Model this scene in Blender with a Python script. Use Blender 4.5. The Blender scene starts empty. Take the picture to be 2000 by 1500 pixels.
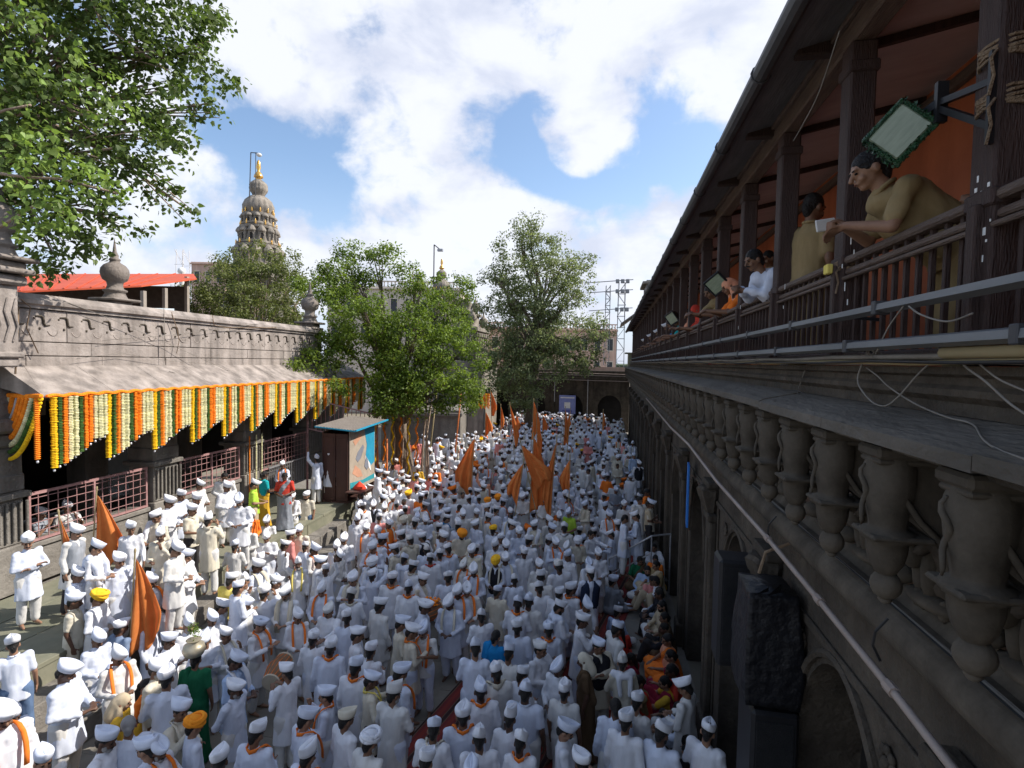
import bpy, math, random
import numpy as np
from mathutils import Vector, Matrix, Euler, Quaternion, noise
R = math.radians
sc = bpy.context.scene
C = sc.collection
random.seed(7); np.random.seed(7)

# ---------------------------------------------------------------- camera
CAM = Vector((0, 0, 6.2)); FPX = 1050.0
cam = bpy.data.objects.new('camera', bpy.data.cameras.new('camera'))
cam.data.sensor_width = 36; cam.data.lens = FPX / 2000 * 36
cam.data.clip_start = 0.05; cam.data.clip_end = 3000
MC = Matrix.Rotation(R(10.26), 4, 'Z') @ Matrix.Rotation(R(90 - 2.4), 4, 'X') @ Matrix.Rotation(R(1.1), 4, 'Z')
cam.matrix_world = Matrix.Translation(CAM) @ MC
C.objects.link(cam); sc.camera = cam

def ray(px, py):
    d = MC.to_3x3() @ Vector(((px - 1000) / FPX, -(py - 750) / FPX, -1))
    return d                      # not normalised: unit depth along the axis
def on_z(px, py, z):
    d = ray(px, py); return CAM + d * ((z - CAM.z) / d.z)
def on_x(px, py, x):
    d = ray(px, py); return CAM + d * ((x - CAM.x) / d.x)
def at_d(px, py, depth):
    return CAM + ray(px, py) * depth
def to_px(p):
    q = MC.to_3x3().transposed() @ (Vector(p) - CAM)
    if q.z > -0.05: return None
    return (1000 + FPX * q.x / -q.z, 750 - FPX * q.y / -q.z, -q.z)

# ---------------------------------------------------------------- light
SUN = Vector((0.80, 0.30, 0.78)).normalized()
sun = bpy.data.objects.new('sun', bpy.data.lights.new('sun', 'SUN'))
sun.data.energy = 2.75; sun.data.angle = R(0.5); sun.data.color = (1.0, 0.94, 0.86)
sun.rotation_euler = (-SUN).to_track_quat('-Z', 'Y').to_euler()
sun.location = (0, 0, 40); C.objects.link(sun)
w = bpy.data.worlds.new('World'); sc.world = w; w.use_nodes = True
nt = w.node_tree; N = nt.nodes; L = nt.links
for n in list(N): N.remove(n)
def nd(nt, t, **k):
    n = nt.nodes.new(t)
    for a, b in k.items(): setattr(n, a, b)
    return n
out = nd(nt, 'ShaderNodeOutputWorld'); bg = nd(nt, 'ShaderNodeBackground'); bg.inputs[1].default_value = 0.12
sky = nd(nt, 'ShaderNodeTexSky', sky_type='NISHITA'); sky.sun_disc = False
sky.sun_elevation = math.asin(SUN.z); sky.sun_rotation = math.atan2(SUN.x, SUN.y)
sky.air_density = 1.0; sky.dust_density = 1.2; sky.ozone_density = 1.6
CB = (2.62, 2.80, 3.35); CW = (3.55, 3.65, 3.95); SKT = (.74, .76, .77)      # cloud base, cloud top, sky tint
tc = nd(nt, 'ShaderNodeTexCoord')
nrm = nd(nt, 'ShaderNodeVectorMath', operation='NORMALIZE'); L.new(tc.outputs['Generated'], nrm.inputs[0])
def mth(op, a, b=None, c=None, clamp=False):
    m = nd(nt, 'ShaderNodeMath', operation=op); m.use_clamp = clamp
    for i, v in enumerate((a, b, c)):
        if v is None: continue
        if isinstance(v, (int, float)): m.inputs[i].default_value = v
        else: L.new(v, m.inputs[i])
    return m.outputs[0]
# cloud masses: (direction through these points of the view, angular radius in degrees, weight)
CL = [(520,40,9,1),(640,60,8,1),(760,70,9,1),(880,70,8,1),(700,200,6,.9),(790,190,6,.9),(640,150,5,.7),(860,160,5,.8),(730,270,4.5,.9),(840,270,3,.7),(940,280,2.6,.55),
      (1000,30,8,1),(1120,60,8,1),(1240,60,7,1),(1340,60,7,1),(1320,170,4,1),(1440,120,5,.9),(1500,30,7,.9),(1120,140,4,.8),(470,110,4,.5),
      (200,60,10,.8),(340,120,5,.6),(150,300,9,.7),(390,320,3.2,.8),
      (860,400,5,1.0),(800,430,4,1.1),(900,370,4,1.1),(990,450,4,.9),(750,430,2.4,.7),(1140,305,2.4,1.9),(1215,292,1.9,2.0),(1075,235,1.3,1.0),(1090,300,1.7,1.1),(1075,235,1.6,.7),(1150,205,1.7,.75),(1160,240,1.6,.6),
      (1080,480,5,1.1),(1180,490,5,1.1),(1270,470,5,1.1),(1330,420,4,1.1),(1040,430,2.6,.9),(1250,540,7,.9),(600,540,7,.8),(740,520,6,.8),(860,540,7,.9),(300,500,6,.75),(250,455,3,.7),(400,470,4,.5),
      (1100,640,9,.8),(665,465,1.3,1.0),(590,450,3,.9),(330,440,3.5,.9),(1560,60,9,.9),(100,640,9,.7),(700,480,5,.7),(820,480,6,.8),(950,520,6,.9),(380,520,7,.8),(500,560,8,.8),(1350,500,7,1.1),(1000,560,8,.9)]
acc = None
for (x, y, rad, wt) in CL:
    d = ray(x, y).normalized()
    dp = nd(nt, 'ShaderNodeVectorMath', operation='DOT_PRODUCT'); L.new(nrm.outputs[0], dp.inputs[0]); dp.inputs[1].default_value = d
    k = 1 / (1 - math.cos(R(rad)))
    e = mth('EXPONENT', mth('MULTIPLY', mth('SUBTRACT', dp.outputs['Value'], 1.0), k * 1.15))
    e = mth('MULTIPLY', e, wt)
    acc = e if acc is None else mth('ADD', acc, e)
sep = nd(nt, 'ShaderNodeSeparateXYZ'); L.new(nrm.outputs[0], sep.inputs[0])
def nz(scale, det, rough, off=0.0, dist=0.0, sz=1.25):
    n = nd(nt, 'ShaderNodeTexNoise'); n.inputs['Scale'].default_value = scale; n.inputs['Detail'].default_value = det
    n.inputs['Roughness'].default_value = rough; n.inputs['Distortion'].default_value = dist
    a = nd(nt, 'ShaderNodeVectorMath', operation='MULTIPLY_ADD'); a.inputs[1].default_value = (1, 1, sz); a.inputs[2].default_value = (off, off * 2, off); L.new(nrm.outputs[0], a.inputs[0]); L.new(a.outputs[0], n.inputs['Vector'])
    return n.outputs['Fac']
big = nz(7.0, 8, .56, 3.1, .25); tone = nz(5.0, 6, .55, 21.3, .3, 2.0)
fr_ = nd(nt, 'ShaderNodeVectorMath', operation='DOT_PRODUCT'); L.new(nrm.outputs[0], fr_.inputs[0]); fr_.inputs[1].default_value = ray(850, 400).normalized()
# the same broken cloud cover over the rest of the dome
outm = nd(nt, 'ShaderNodeMapRange', interpolation_type='SMOOTHSTEP'); L.new(fr_.outputs['Value'], outm.inputs[0]); outm.inputs[1].default_value = .80; outm.inputs[2].default_value = .55
back = mth('MULTIPLY', mth('MULTIPLY', nz(1.6, 4, .5, 40.0), 1.9), outm.outputs[0])
acc = mth('MINIMUM', acc, 1.5)
# gaps where the blue shows
for (x, y, rad, wt) in [(500,270,4.6,.95),(600,350,4,.8),(660,390,3,.4),(985,240,3.3,.8),(1040,350,3,.6),(1230,385,3.4,.8),(1120,380,2.4,.5),(1330,290,4,.85),(1250,240,2,.5),(1060,200,2.2,.45),(440,390,2.6,.45),(920,215,2.2,.4)]:
    dp = nd(nt, 'ShaderNodeVectorMath', operation='DOT_PRODUCT'); L.new(nrm.outputs[0], dp.inputs[0]); dp.inputs[1].default_value = ray(x, y).normalized()
    e = mth('EXPONENT', mth('MULTIPLY', mth('SUBTRACT', dp.outputs['Value'], 1.0), 1.15 / (1 - math.cos(R(rad)))))
    acc = mth('SUBTRACT', acc, mth('MULTIPLY', e, wt))
m = mth('ADD', acc, back)
m = mth('ADD', m, mth('MULTIPLY', mth('SUBTRACT', big, .5), 2.8))
m = mth('ADD', m, mth('MULTIPLY', mth('SUBTRACT', nz(15.0, 7, .58, 61.0, .2), .5), 1.5))
mr = nd(nt, 'ShaderNodeMapRange', interpolation_type='SMOOTHSTEP'); L.new(m, mr.inputs[0]); mr.inputs[1].default_value = .66; mr.inputs[2].default_value = 1.45
tr = nd(nt, 'ShaderNodeMapRange', interpolation_type='SMOOTHSTEP'); L.new(mth('ADD', tone, mth('MULTIPLY', m, .10)), tr.inputs[0]); tr.inputs[1].default_value = .46; tr.inputs[2].default_value = .72
cc = nd(nt, 'ShaderNodeMix', data_type='RGBA'); L.new(tr.outputs[0], cc.inputs[0])
cc.inputs[6].default_value = (CB[0], CB[1], CB[2], 1); cc.inputs[7].default_value = (CW[0], CW[1], CW[2], 1)
hz = nd(nt, 'ShaderNodeMapRange', interpolation_type='SMOOTHSTEP'); L.new(sep.outputs[2], hz.inputs[0]); hz.inputs[1].default_value = 0.34; hz.inputs[2].default_value = -0.02
sk2 = nd(nt, 'ShaderNodeMix', data_type='RGBA', blend_type='MULTIPLY'); sk2.inputs[0].default_value = 1.0
L.new(sky.outputs[0], sk2.inputs[6]); sk2.inputs[7].default_value = (SKT[0], SKT[1], SKT[2], 1)
sk3 = nd(nt, 'ShaderNodeMix', data_type='RGBA'); L.new(mth('MULTIPLY', hz.outputs[0], .75), sk3.inputs[0]); L.new(sk2.outputs[2], sk3.inputs[6]); sk3.inputs[7].default_value = (CB[0], CB[1] * 1.04, CB[2] * 1.1, 1)
mx = nd(nt, 'ShaderNodeMix', data_type='RGBA'); L.new(mth('MULTIPLY', mr.outputs[0], .95), mx.inputs[0]); L.new(sk3.outputs[2], mx.inputs[6]); L.new(cc.outputs[2], mx.inputs[7])
L.new(mx.outputs[2], bg.inputs[0]); L.new(bg.outputs[0], out.inputs[0])
sc.view_settings.view_transform = 'Standard'; sc.view_settings.look = 'None'
sc.view_settings.exposure = 1.22; sc.view_settings.gamma = 1.0; sc.view_settings.use_curve_mapping = False
sc.render.engine = 'CYCLES'
sc.cycles.use_denoising = True; sc.cycles.max_bounces = 6; sc.cycles.diffuse_bounces = 4; sc.cycles.glossy_bounces = 2; sc.cycles.transmission_bounces = 2

# ---------------------------------------------------------------- materials
MAT = {}
def mat(name, c1, c2=None, rough=.85, scale=4.0, bump=0.0, bscale=None, stretch=(1, 1, 1), metal=0.0, island=0.0, trans=None, coat=None, spec=.3, streak=0.0):
    if name in MAT: return MAT[name]
    m = bpy.data.materials.new(name); m.use_nodes = True; t = m.node_tree
    b = t.nodes['Principled BSDF']; b.inputs['Roughness'].default_value = rough; b.inputs['Metallic'].default_value = metal
    b.inputs['Specular IOR Level'].default_value = spec
    c2 = c2 or tuple(min(1, v * 1.25) for v in c1)
    co = t.nodes.new('ShaderNodeTexCoord'); mp = t.nodes.new('ShaderNodeMapping'); mp.inputs['Scale'].default_value = stretch
    t.links.new(co.outputs['Object'], mp.inputs['Vector'])
    n = t.nodes.new('ShaderNodeTexNoise'); n.inputs['Scale'].default_value = scale; n.inputs['Detail'].default_value = 6; n.inputs['Roughness'].default_value = .65
    t.links.new(mp.outputs[0], n.inputs['Vector'])
    r = t.nodes.new('ShaderNodeValToRGB'); r.color_ramp.elements[0].position = .33; r.color_ramp.elements[1].position = .68
    r.color_ramp.elements[0].color = (*c1, 1); r.color_ramp.elements[1].color = (*c2, 1)
    t.links.new(n.outputs['Fac'], r.inputs[0]); col = r.outputs[0]
    if streak:
        n3 = t.nodes.new('ShaderNodeTexNoise'); n3.inputs['Scale'].default_value = 1.0; n3.inputs['Detail'].default_value = 5
        mp3 = t.nodes.new('ShaderNodeMapping'); mp3.inputs['Scale'].default_value = (3.0, 3.0, .35); t.links.new(co.outputs['Object'], mp3.inputs['Vector']); t.links.new(mp3.outputs[0], n3.inputs['Vector'])
        mr3 = t.nodes.new('ShaderNodeMapRange'); mr3.inputs[1].default_value = .35; mr3.inputs[2].default_value = .65; mr3.inputs[3].default_value = 1 - streak; mr3.inputs[4].default_value = 1 + streak * .4
        t.links.new(n3.outputs['Fac'], mr3.inputs[0])
        ms = t.nodes.new('ShaderNodeVectorMath'); ms.operation = 'SCALE'; t.links.new(col, ms.inputs[0]); t.links.new(mr3.outputs[0], ms.inputs['Scale']); col = ms.outputs[0]
    if island:
        g = t.nodes.new('ShaderNodeNewGeometry'); mr_ = t.nodes.new('ShaderNodeMapRange'); t.links.new(g.outputs['Random Per Island'], mr_.inputs[0])
        mr_.inputs[3].default_value = 1 - island; mr_.inputs[4].default_value = 1 + island
        ms = t.nodes.new('ShaderNodeVectorMath'); ms.operation = 'SCALE'; t.links.new(col, ms.inputs[0]); t.links.new(mr_.outputs[0], ms.inputs['Scale']); col = ms.outputs[0]
    t.links.new(col, b.inputs['Base Color'])
    if bump:
        n2 = t.nodes.new('ShaderNodeTexNoise'); n2.inputs['Scale'].default_value = bscale or scale * 5; n2.inputs['Detail'].default_value = 5
        t.links.new(mp.outputs[0], n2.inputs['Vector'])
        bp = t.nodes.new('ShaderNodeBump'); bp.inputs['Strength'].default_value = min(1, bump * 3); bp.inputs['Distance'].default_value = bump * .06
        t.links.new(n2.outputs['Fac'], bp.inputs['Height']); t.links.new(bp.outputs[0], b.inputs['Normal'])
    if trans:
        tr_ = t.nodes.new('ShaderNodeBsdfTranslucent'); ms2 = t.nodes.new('ShaderNodeVectorMath'); ms2.operation = 'MULTIPLY'
        t.links.new(col, ms2.inputs[0]); ms2.inputs[1].default_value = trans; t.links.new(ms2.outputs[0], tr_.inputs[0])
        mxs = t.nodes.new('ShaderNodeMixShader'); mxs.inputs[0].default_value = .4
        t.links.new(b.outputs[0], mxs.inputs[1]); t.links.new(tr_.outputs[0], mxs.inputs[2])
        t.links.new(mxs.outputs[0], t.nodes['Material Output'].inputs[0])
    MAT[name] = m; return m

M_basalt = mat('dark_basalt', (.052, .041, .031), (.100, .082, .062), scale=2.2, bump=.5, bscale=16, streak=.3)
M_basalt2 = mat('worn_basalt', (.058, .047, .035), (.125, .104, .080), scale=4, bump=.16, bscale=30, streak=.25)
M_ledge = mat('ledge_stone', (.08, .069, .056), (.148, .13, .108), scale=1.5, bump=.4, bscale=14, stretch=(2, .6, 1))
M_brownplaster = mat('brown_plaster', (.08, .054, .040), (.125, .087, .066), scale=2.5, bump=.3)
M_pinkstone = mat('pinkish_grey_stone', (.25, .215, .19), (.355, .31, .28), scale=2.4, bump=.3, bscale=14, streak=.4)
M_greystone = mat('grey_stone', (.16, .145, .125), (.235, .215, .19), scale=2.2, bump=.4, bscale=14, streak=.25)
M_pavement = mat('courtyard_paving', (.17, .155, .13), (.26, .24, .205), scale=.9, bump=.3, bscale=9)
M_green_slab = mat('greenish_slab', (.145, .15, .105), (.23, .22, .16), scale=1.4, bump=.2, bscale=10)
M_dark = mat('interior_shade_dark', (.02, .018, .016), (.035, .03, .027), scale=2)  # near-black colour stands in for the shade inside rooms and openings
M_wood = mat('dark_brown_wood', (.046, .027, .023), (.080, .048, .040), rough=.6, scale=5, bump=.3, stretch=(6, 6, .8), streak=.2)
M_woodrail = mat('worn_handrail_wood', (.10, .068, .055), (.17, .125, .10), rough=.65, scale=7, bump=.3, stretch=(4, .6, 4))
M_paleboard = mat('pinkish_ceiling_board', (.46, .34, .31), (.56, .43, .39), scale=2, bump=.1, stretch=(.6, 3, 3))
M_orangewall = mat('orange_wall_paint', (.36, .10, .045), (.45, .135, .06), scale=1.6, bump=.1, streak=.15)
M_eave = mat('grey_eave_sheet', (.12, .112, .112), (.19, .18, .178), rough=.6, scale=2.5, stretch=(5, .7, 1), bump=.2)
M_black = mat('black_plastic', (.012, .012, .014), (.02, .02, .022), rough=.45)
M_plasticwrap = mat('black_plastic_wrap', (.007, .007, .009), (.014, .014, .017), rough=.45, bump=.4, bscale=14, spec=.3)
M_metal = mat('galvanised_metal', (.32, .32, .33), (.45, .45, .46), rough=.45, scale=8, metal=.5)
M_alu = mat('grey_light_batten', (.13, .135, .14), (.19, .195, .2), rough=.5, scale=5, stretch=(1, .3, 1))
M_pinkpaint = mat('faded_red_paint', (.30, .155, .15), (.42, .25, .24), rough=.5, scale=9)
M_bamboo = mat('bamboo', (.30, .235, .12), (.42, .34, .19), scale=4, stretch=(1, .2, 1))
M_pipe = mat('pale_plastic_pipe', (.28, .22, .185), (.38, .31, .27), rough=.5, scale=3)
M_cable = mat('dusty_cable', (.16, .14, .12), (.26, .235, .20), rough=.6)
M_rope = mat('rope', (.24, .16, .10), (.36, .26, .17), scale=20, bump=.5)
M_tin = mat('rusty_tin_sheet', (.13, .11, .095), (.24, .215, .19), rough=.6, scale=3, metal=.2, stretch=(1, 4, 1))
M_redroof = mat('orange_red_roof', (.46, .075, .03), (.56, .105, .045), rough=.6, scale=1.2)
M_browndoor = mat('maroon_door', (.055, .026, .022), (.09, .045, .036), rough=.55, scale=3, stretch=(1, 1, .3))
M_cyan = mat('cyan_paint', (.015, .22, .36), (.025, .29, .44), rough=.6)
M_tealp = mat('teal_paint', (.02, .22, .27), (.04, .30, .34), rough=.6)
M_beigep = mat('beige_paint', (.30, .25, .195), (.40, .34, .27), rough=.7)  # this and the cyan are darkened to paint in the kiosk panel's partial shade
M_blue = mat('blue_signboard', (.02, .16, .55), (.03, .20, .62), rough=.5)
M_lav = mat('lavender_banner', (.20, .24, .52), (.27, .31, .62), rough=.6)
M_whitep = mat('white_paint', (.68, .68, .66), (.80, .80, .78), rough=.6)
M_gold = mat('gilded_metal', (.72, .40, .10), (.90, .55, .16), rough=.28, metal=.85, scale=6)
M_pinkbld = mat('pink_plaster', (.50, .34, .27), (.60, .43, .35), scale=.6, streak=.15)
M_creambld = mat('cream_plaster', (.58, .50, .42), (.68, .60, .50), scale=.6, streak=.15)
M_glassd = mat('dark_window_glass', (.03, .035, .04), (.05, .055, .06), rough=.2)
M_orangecloth = mat('saffron_cloth', (.74, .26, .065), (.86, .34, .10), rough=.9, scale=3, bump=.2, bscale=14, trans=(1.1, .95, .8))
M_bark = mat('tree_bark', (.13, .10, .075), (.24, .19, .145), scale=3, bump=.8, bscale=10, stretch=(3, 3, .6))
M_aerial = mat('pale_bark', (.26, .19, .145), (.38, .29, .22), scale=3, bump=.8, bscale=10, stretch=(3, 3, .6))
M_green_foil = mat('green_decorative_foil', (.01, .05, .022), (.035, .13, .05), rough=.25, bump=1.0, bscale=45, spec=.7)
M_lampglass = mat('frosted_lamp_glass', (.20, .25, .17), (.32, .38, .27), rough=.2, scale=7, spec=.6, stretch=(1, 1, 6))
M_gutter = mat('dark_gutter', (.055, .055, .06), (.09, .09, .095), rough=.5)
M_carpet = None

# ---------------------------------------------------------------- mesh helper
class MB:
    def __init__(s): s.v = []; s.f = []; s.m = []; s.g = []; s.cur = False
    def add(s, vs, fs, mi=0):
        k = len(s.v); s.v += [tuple(p) for p in vs]; s.f += [tuple(i + k for i in f) for f in fs]; s.m += [mi] * len(fs); s.g += [s.cur] * len(fs); return s
    def box(s, a, b, mi=0):
        (x0, y0, z0), (x1, y1, z1) = a, b
        vs = [(x0,y0,z0),(x1,y0,z0),(x1,y1,z0),(x0,y1,z0),(x0,y0,z1),(x1,y0,z1),(x1,y1,z1),(x0,y1,z1)]
        return s.add(vs, [(0,3,2,1),(4,5,6,7),(0,1,5,4),(1,2,6,5),(2,3,7,6),(3,0,4,7)], mi)
    def bevbox(s, a, b, e=.01, mi=0):      # box with chamfered edges
        a = Vector(a); b = Vector(b); c = (a + b) / 2; h = (b - a) / 2
        e = min(e, h.x * .9, h.y * .9, h.z * .9); vs = []; idx = {}
        for ax in range(3):
            for sx in (-1, 1):
                for sy in (-1, 1):
                    for sz in (-1, 1):
                        sg = (sx, sy, sz); p = [c[i] + sg[i] * (h[i] - (0 if i == ax else e)) for i in range(3)]
                        idx[(ax, sx, sy, sz)] = len(vs); vs.append(p)
        fs = []
        g = lambda ax, sx, sy, sz: idx[(ax, sx, sy, sz)]
        for sgn in (-1, 1):
            fs.append([g(0,sgn,-1,-1),g(0,sgn,1,-1),g(0,sgn,1,1),g(0,sgn,-1,1)][::sgn])
            fs.append([g(1,-1,sgn,-1),g(1,-1,sgn,1),g(1,1,sgn,1),g(1,1,sgn,-1)][::sgn])
            fs.append([g(2,-1,-1,sgn),g(2,1,-1,sgn),g(2,1,1,sgn),g(2,-1,1,sgn)][::sgn])
        for p in (-1, 1):
            for q in (-1, 1):
                fs.append((g(0,p,q,-1),g(1,p,q,-1),g(1,p,q,1),g(0,p,q,1)) if p*q>0 else (g(1,p,q,-1),g(0,p,q,-1),g(0,p,q,1),g(1,p,q,1)))
                fs.append((g(0,p,-1,q),g(0,p,1,q),g(2,p,1,q),g(2,p,-1,q)) if p*q>0 else (g(2,p,-1,q),g(2,p,1,q),g(0,p,1,q),g(0,p,-1,q)))
                fs.append((g(1,-1,p,q),g(2,-1,p,q),g(2,1,p,q),g(1,1,p,q)) if p*q>0 else (g(2,-1,p,q),g(1,-1,p,q),g(1,1,p,q),g(2,1,p,q)))
        for sx in (-1, 1):
            for sy in (-1, 1):
                for sz in (-1, 1):
                    t_ = (g(0,sx,sy,sz),g(1,sx,sy,sz),g(2,sx,sy,sz)); fs.append(t_ if sx*sy*sz > 0 else t_[::-1])
        return s.add(vs, fs, mi)
    def tube(s, pts, r, seg=6, mi=0, cap=True):
        pts = [Vector(p) for p in pts]; n = len(pts)
        rr = r if isinstance(r, (list, tuple)) else [r] * n
        vs = []; up = None
        for i, p in enumerate(pts):
            t = (pts[min(i + 1, n - 1)] - pts[max(i - 1, 0)])
            t = t.normalized() if t.length > 1e-9 else Vector((0, 0, 1))
            if up is None: up = Vector((0, 0, 1)) if abs(t.z) < .9 else Vector((1, 0, 0))
            u = (up - t * up.dot(t))
            u = u.normalized() if u.length > 1e-6 else t.orthogonal().normalized()
            up = u; v = t.cross(u)
            for k in range(seg):
                a = 2 * math.pi * k / seg; vs.append(p + (u * math.cos(a) + v * math.sin(a)) * rr[i])
        fs = [(i*seg+k, (i+1)*seg+k, (i+1)*seg+(k+1)%seg, i*seg+(k+1)%seg) for i in range(n-1) for k in range(seg)]
        fs = [f[::-1] for f in fs]
        if cap: fs += [tuple(range(seg))[::-1], tuple((n-1)*seg + k for k in range(seg))]
        s.cur = True; s.add(vs, fs, mi); s.cur = False; return s
    def bar(s, a, b, wd, ht=None, mi=0):
        ht = ht or wd; a = Vector(a); b = Vector(b); t = (b - a).normalized()
        u = (Vector((0, 0, 1)) if abs(t.z) < .95 else Vector((0, 1, 0))); sd = t.cross(u).normalized(); u = sd.cross(t).normalized()
        vs = [p + sd * sx * wd / 2 + u * sz * ht / 2 for p in (a, b) for sx, sz in ((-1,-1),(1,-1),(1,1),(-1,1))]
        return s.add(vs, [(0,1,2,3),(7,6,5,4),(0,4,5,1),(1,5,6,2),(2,6,7,3),(3,7,4,0)], mi)
    def lathe(s, prof, c=(0, 0, 0), seg=12, mi=0, sx=1, sy=1, flute=0.0, nf=0):
        vs = []; c = Vector(c)
        for (r, z) in prof:
            for k in range(seg):
                a = 2 * math.pi * k / seg; q = r * (1 + flute * math.cos(nf * a)) if flute else r
                vs.append((c.x + q * math.cos(a) * sx, c.y + q * math.sin(a) * sy, c.z + z))
        n = len(prof)
        fs = [(i*seg+k, i*seg+(k+1)%seg, (i+1)*seg+(k+1)%seg, (i+1)*seg+k) for i in range(n-1) for k in range(seg)]
        s.cur = True; s.add(vs, fs, mi); s.cur = False
        return s.add([vs[k] for k in range(seg)] + [vs[(n-1)*seg+k] for k in range(seg)], [tuple(range(seg))[::-1], tuple(seg+k for k in range(seg))], mi)
    def extr(s, prof, y0, y1, mi=0):       # profile in XZ extruded along Y
        n = len(prof); vs = [(x, y0, z) for x, z in prof] + [(x, y1, z) for x, z in prof]
        fs = [(i, (i+1) % n, n+(i+1) % n, n+i) for i in range(n)] + [tuple(range(n))[::-1], tuple(range(n, 2*n))]
        return s.add(vs, fs, mi)
    def ell(s, c, r, seg=10, ring=6, rot=None, mi=0):
        c = Vector(c); vs = []; rot = rot or Matrix.Identity(3)
        for i in range(1, ring):
            th = math.pi * i / ring
            for k in range(seg):
                a = 2 * math.pi * k / seg
                vs.append(c + rot @ Vector((r[0]*math.sin(th)*math.cos(a), r[1]*math.sin(th)*math.sin(a), r[2]*math.cos(th))))
        vs += [c + rot @ Vector((0, 0, r[2])), c + rot @ Vector((0, 0, -r[2]))]; t = len(vs) - 2
        fs = [((i)*seg+k, (i+1)*seg+k, (i+1)*seg+(k+1)%seg, i*seg+(k+1)%seg) for i in range(ring-2) for k in range(seg)]
        fs += [(t, k, (k+1) % seg) for k in range(seg)] + [(t+1, (ring-2)*seg+(k+1) % seg, (ring-2)*seg+k) for k in range(seg)]
        s.cur = True; s.add(vs, fs, mi); s.cur = False; return s
    def mesh(s, name, mats, smooth=False):
        me = bpy.data.meshes.new(name); me.from_pydata(s.v, [], s.f)
        for m in (mats if isinstance(mats, (list, tuple)) else [mats]): me.materials.append(m)
        me.polygons.foreach_set('material_index', s.m)
        me.polygons.foreach_set('use_smooth', s.g if smooth == 'auto' and len(s.g) == len(s.f) else [bool(smooth)] * len(s.f)); me.update(); return me
    def build(s, name, mats, parent=None, loc=(0, 0, 0), rz=0, smooth=False, **tags):
        return put(name, s.mesh(name, mats, smooth), parent, loc, rz, **tags)
def put(name, me, parent=None, loc=(0, 0, 0), rz=0, **tags):
    o = bpy.data.objects.new(name, me); C.objects.link(o); o.location = loc; o.rotation_euler = (0, 0, rz)
    if parent is not None: o.parent = parent
    for k, v in tags.items(): o[k] = v
    return o
def thing(name, label, cat, loc=(0, 0, 0), rz=0, group=None):
    o = put(name, None, None, loc, rz, label=label, category=cat)
    o.empty_display_size = .1
    if group: o['group'] = group
    return o
ST = dict(kind='structure')
# ================================================================ SETTING
# ground sheet
g = MB(); n = 24; S = 600.0
for i in range(n + 1):
    for j in range(n + 1):
        g.v.append((-S + 2 * S * i / n, -200 + 1000.0 * j / n, 0.0))
for i in range(n):
    for j in range(n):
        a = i * (n + 1) + j; g.f.append((a, a + n + 1, a + n + 2, a + 1)); g.m.append(0)
g.build('ground', mat('distant_earth', (.16, .14, .10), (.24, .21, .16), scale=.3), loc=(0, 0, -.02), **ST)
# paving of the courtyard: individual slabs near, material beyond
pv = put('courtyard_paving', None, label='worn grey stone paving of the long courtyard', **ST) if False else None
base = MB(); base.box((-12.4, -2, -.014), (1.78, 52, -.006)); base.box((-16, 19.5, -.015), (-12.4, 52, -.007))
pav = base.build('paving', M_pavement, **ST)
sl = []
for k in range(3):
    b_ = MB(); b_.bevbox((0, 0, -.03), (1.17, .88, .004 + .003 * k), .006); sl.append(b_.mesh('paving_slab', [M_pavement]))
cnt = 0
for i in range(8):
    for j in range(22):
        y = 5.0 + j * .9; x = -8.05 + i * 1.2 + (.6 if j % 2 else 0)
        if x > .6 : continue
        q = put('paving_slab', sl[(i * 7 + j * 3) % 3], pav, (x, y, 0)); cnt += 1

# hills / horizon greenery
hm = MB(); pts = 90
for i in range(pts + 1):
    a = R(-75 + 150 * i / pts); r_ = 420
    h = 5 + 4 * noise.noise(Vector((i * .35, 0, 3))) + 2 * noise.noise(Vector((i * 1.3, 5, 3)))
    x, y = r_ * math.sin(a), r_ * math.cos(a)
    hm.v += [(x, y, -1), (x, y, max(2, h)), (x * 1.15, y * 1.15, max(2, h) + 1)]
for i in range(pts):
    k = i * 3; hm.f += [(k, k+3, k+4, k+1), (k+1, k+4, k+5, k+2)]; hm.m += [0, 0]
hm.build('hills', mat('far_treeline', (.05, .07, .035), (.09, .11, .06), scale=.12), **ST)

PZ = 1.2; HX = -12.0; PX = -8.9       # platform top, hall front plane, platform edge
# ---------------------------------------------------------------- platform and steps
def platform():
    t = thing('stone_platform', 'raised platform of greenish stone slabs with steps below the garlanded hall', 'platform')
    c = MB(); c.box((-17.2, 4.0, 0), (PX - .06, 18.9, PZ - .085)); c.build('core', M_greystone, t)
    meshes = []
    for k in range(3):
        b_ = MB(); b_.bevbox((0, 0, -.085), (1.0, 1.44, 0.0 - .002 * k), .008); meshes.append(b_.mesh('slab', [M_green_slab]))
    y = 4.0; j = 0
    while y < 18.3:
        for i in range(3):
            put('slab', meshes[(i + 2 * j) % 3], t, (PX - 1.03 * (i + 1) + .02 + .03, y, PZ))
        y += 1.46; j += 1
    # riser stones and two steps running along
    for lev, (xo, zt) in enumerate([(.0, PZ - .09), (.42, .80), (.84, .40)]):
        yy = 4.0; j = 0
        b_ = MB(); hgt = .40 if lev else .32
        b_.bevbox((-.45, 0, -hgt), (0, 1.78, 0), .012)
        me = b_.mesh('step_stone', [M_green_slab if lev == 0 else M_greystone])
        while yy < (18.7 if lev == 0 else 15.2):
            put('step_stone', me, t, (PX + xo, yy, zt)); yy += 1.8; j += 1
    c2 = MB(); c2.box((-9.5, 4.0, 0), (PX - .03, 18.8, .88)); c2.box((-9.4, 4, 0), (PX + .38, 16.7, .40)); c2.build('riser', M_green_slab, t)
platform()

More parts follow.
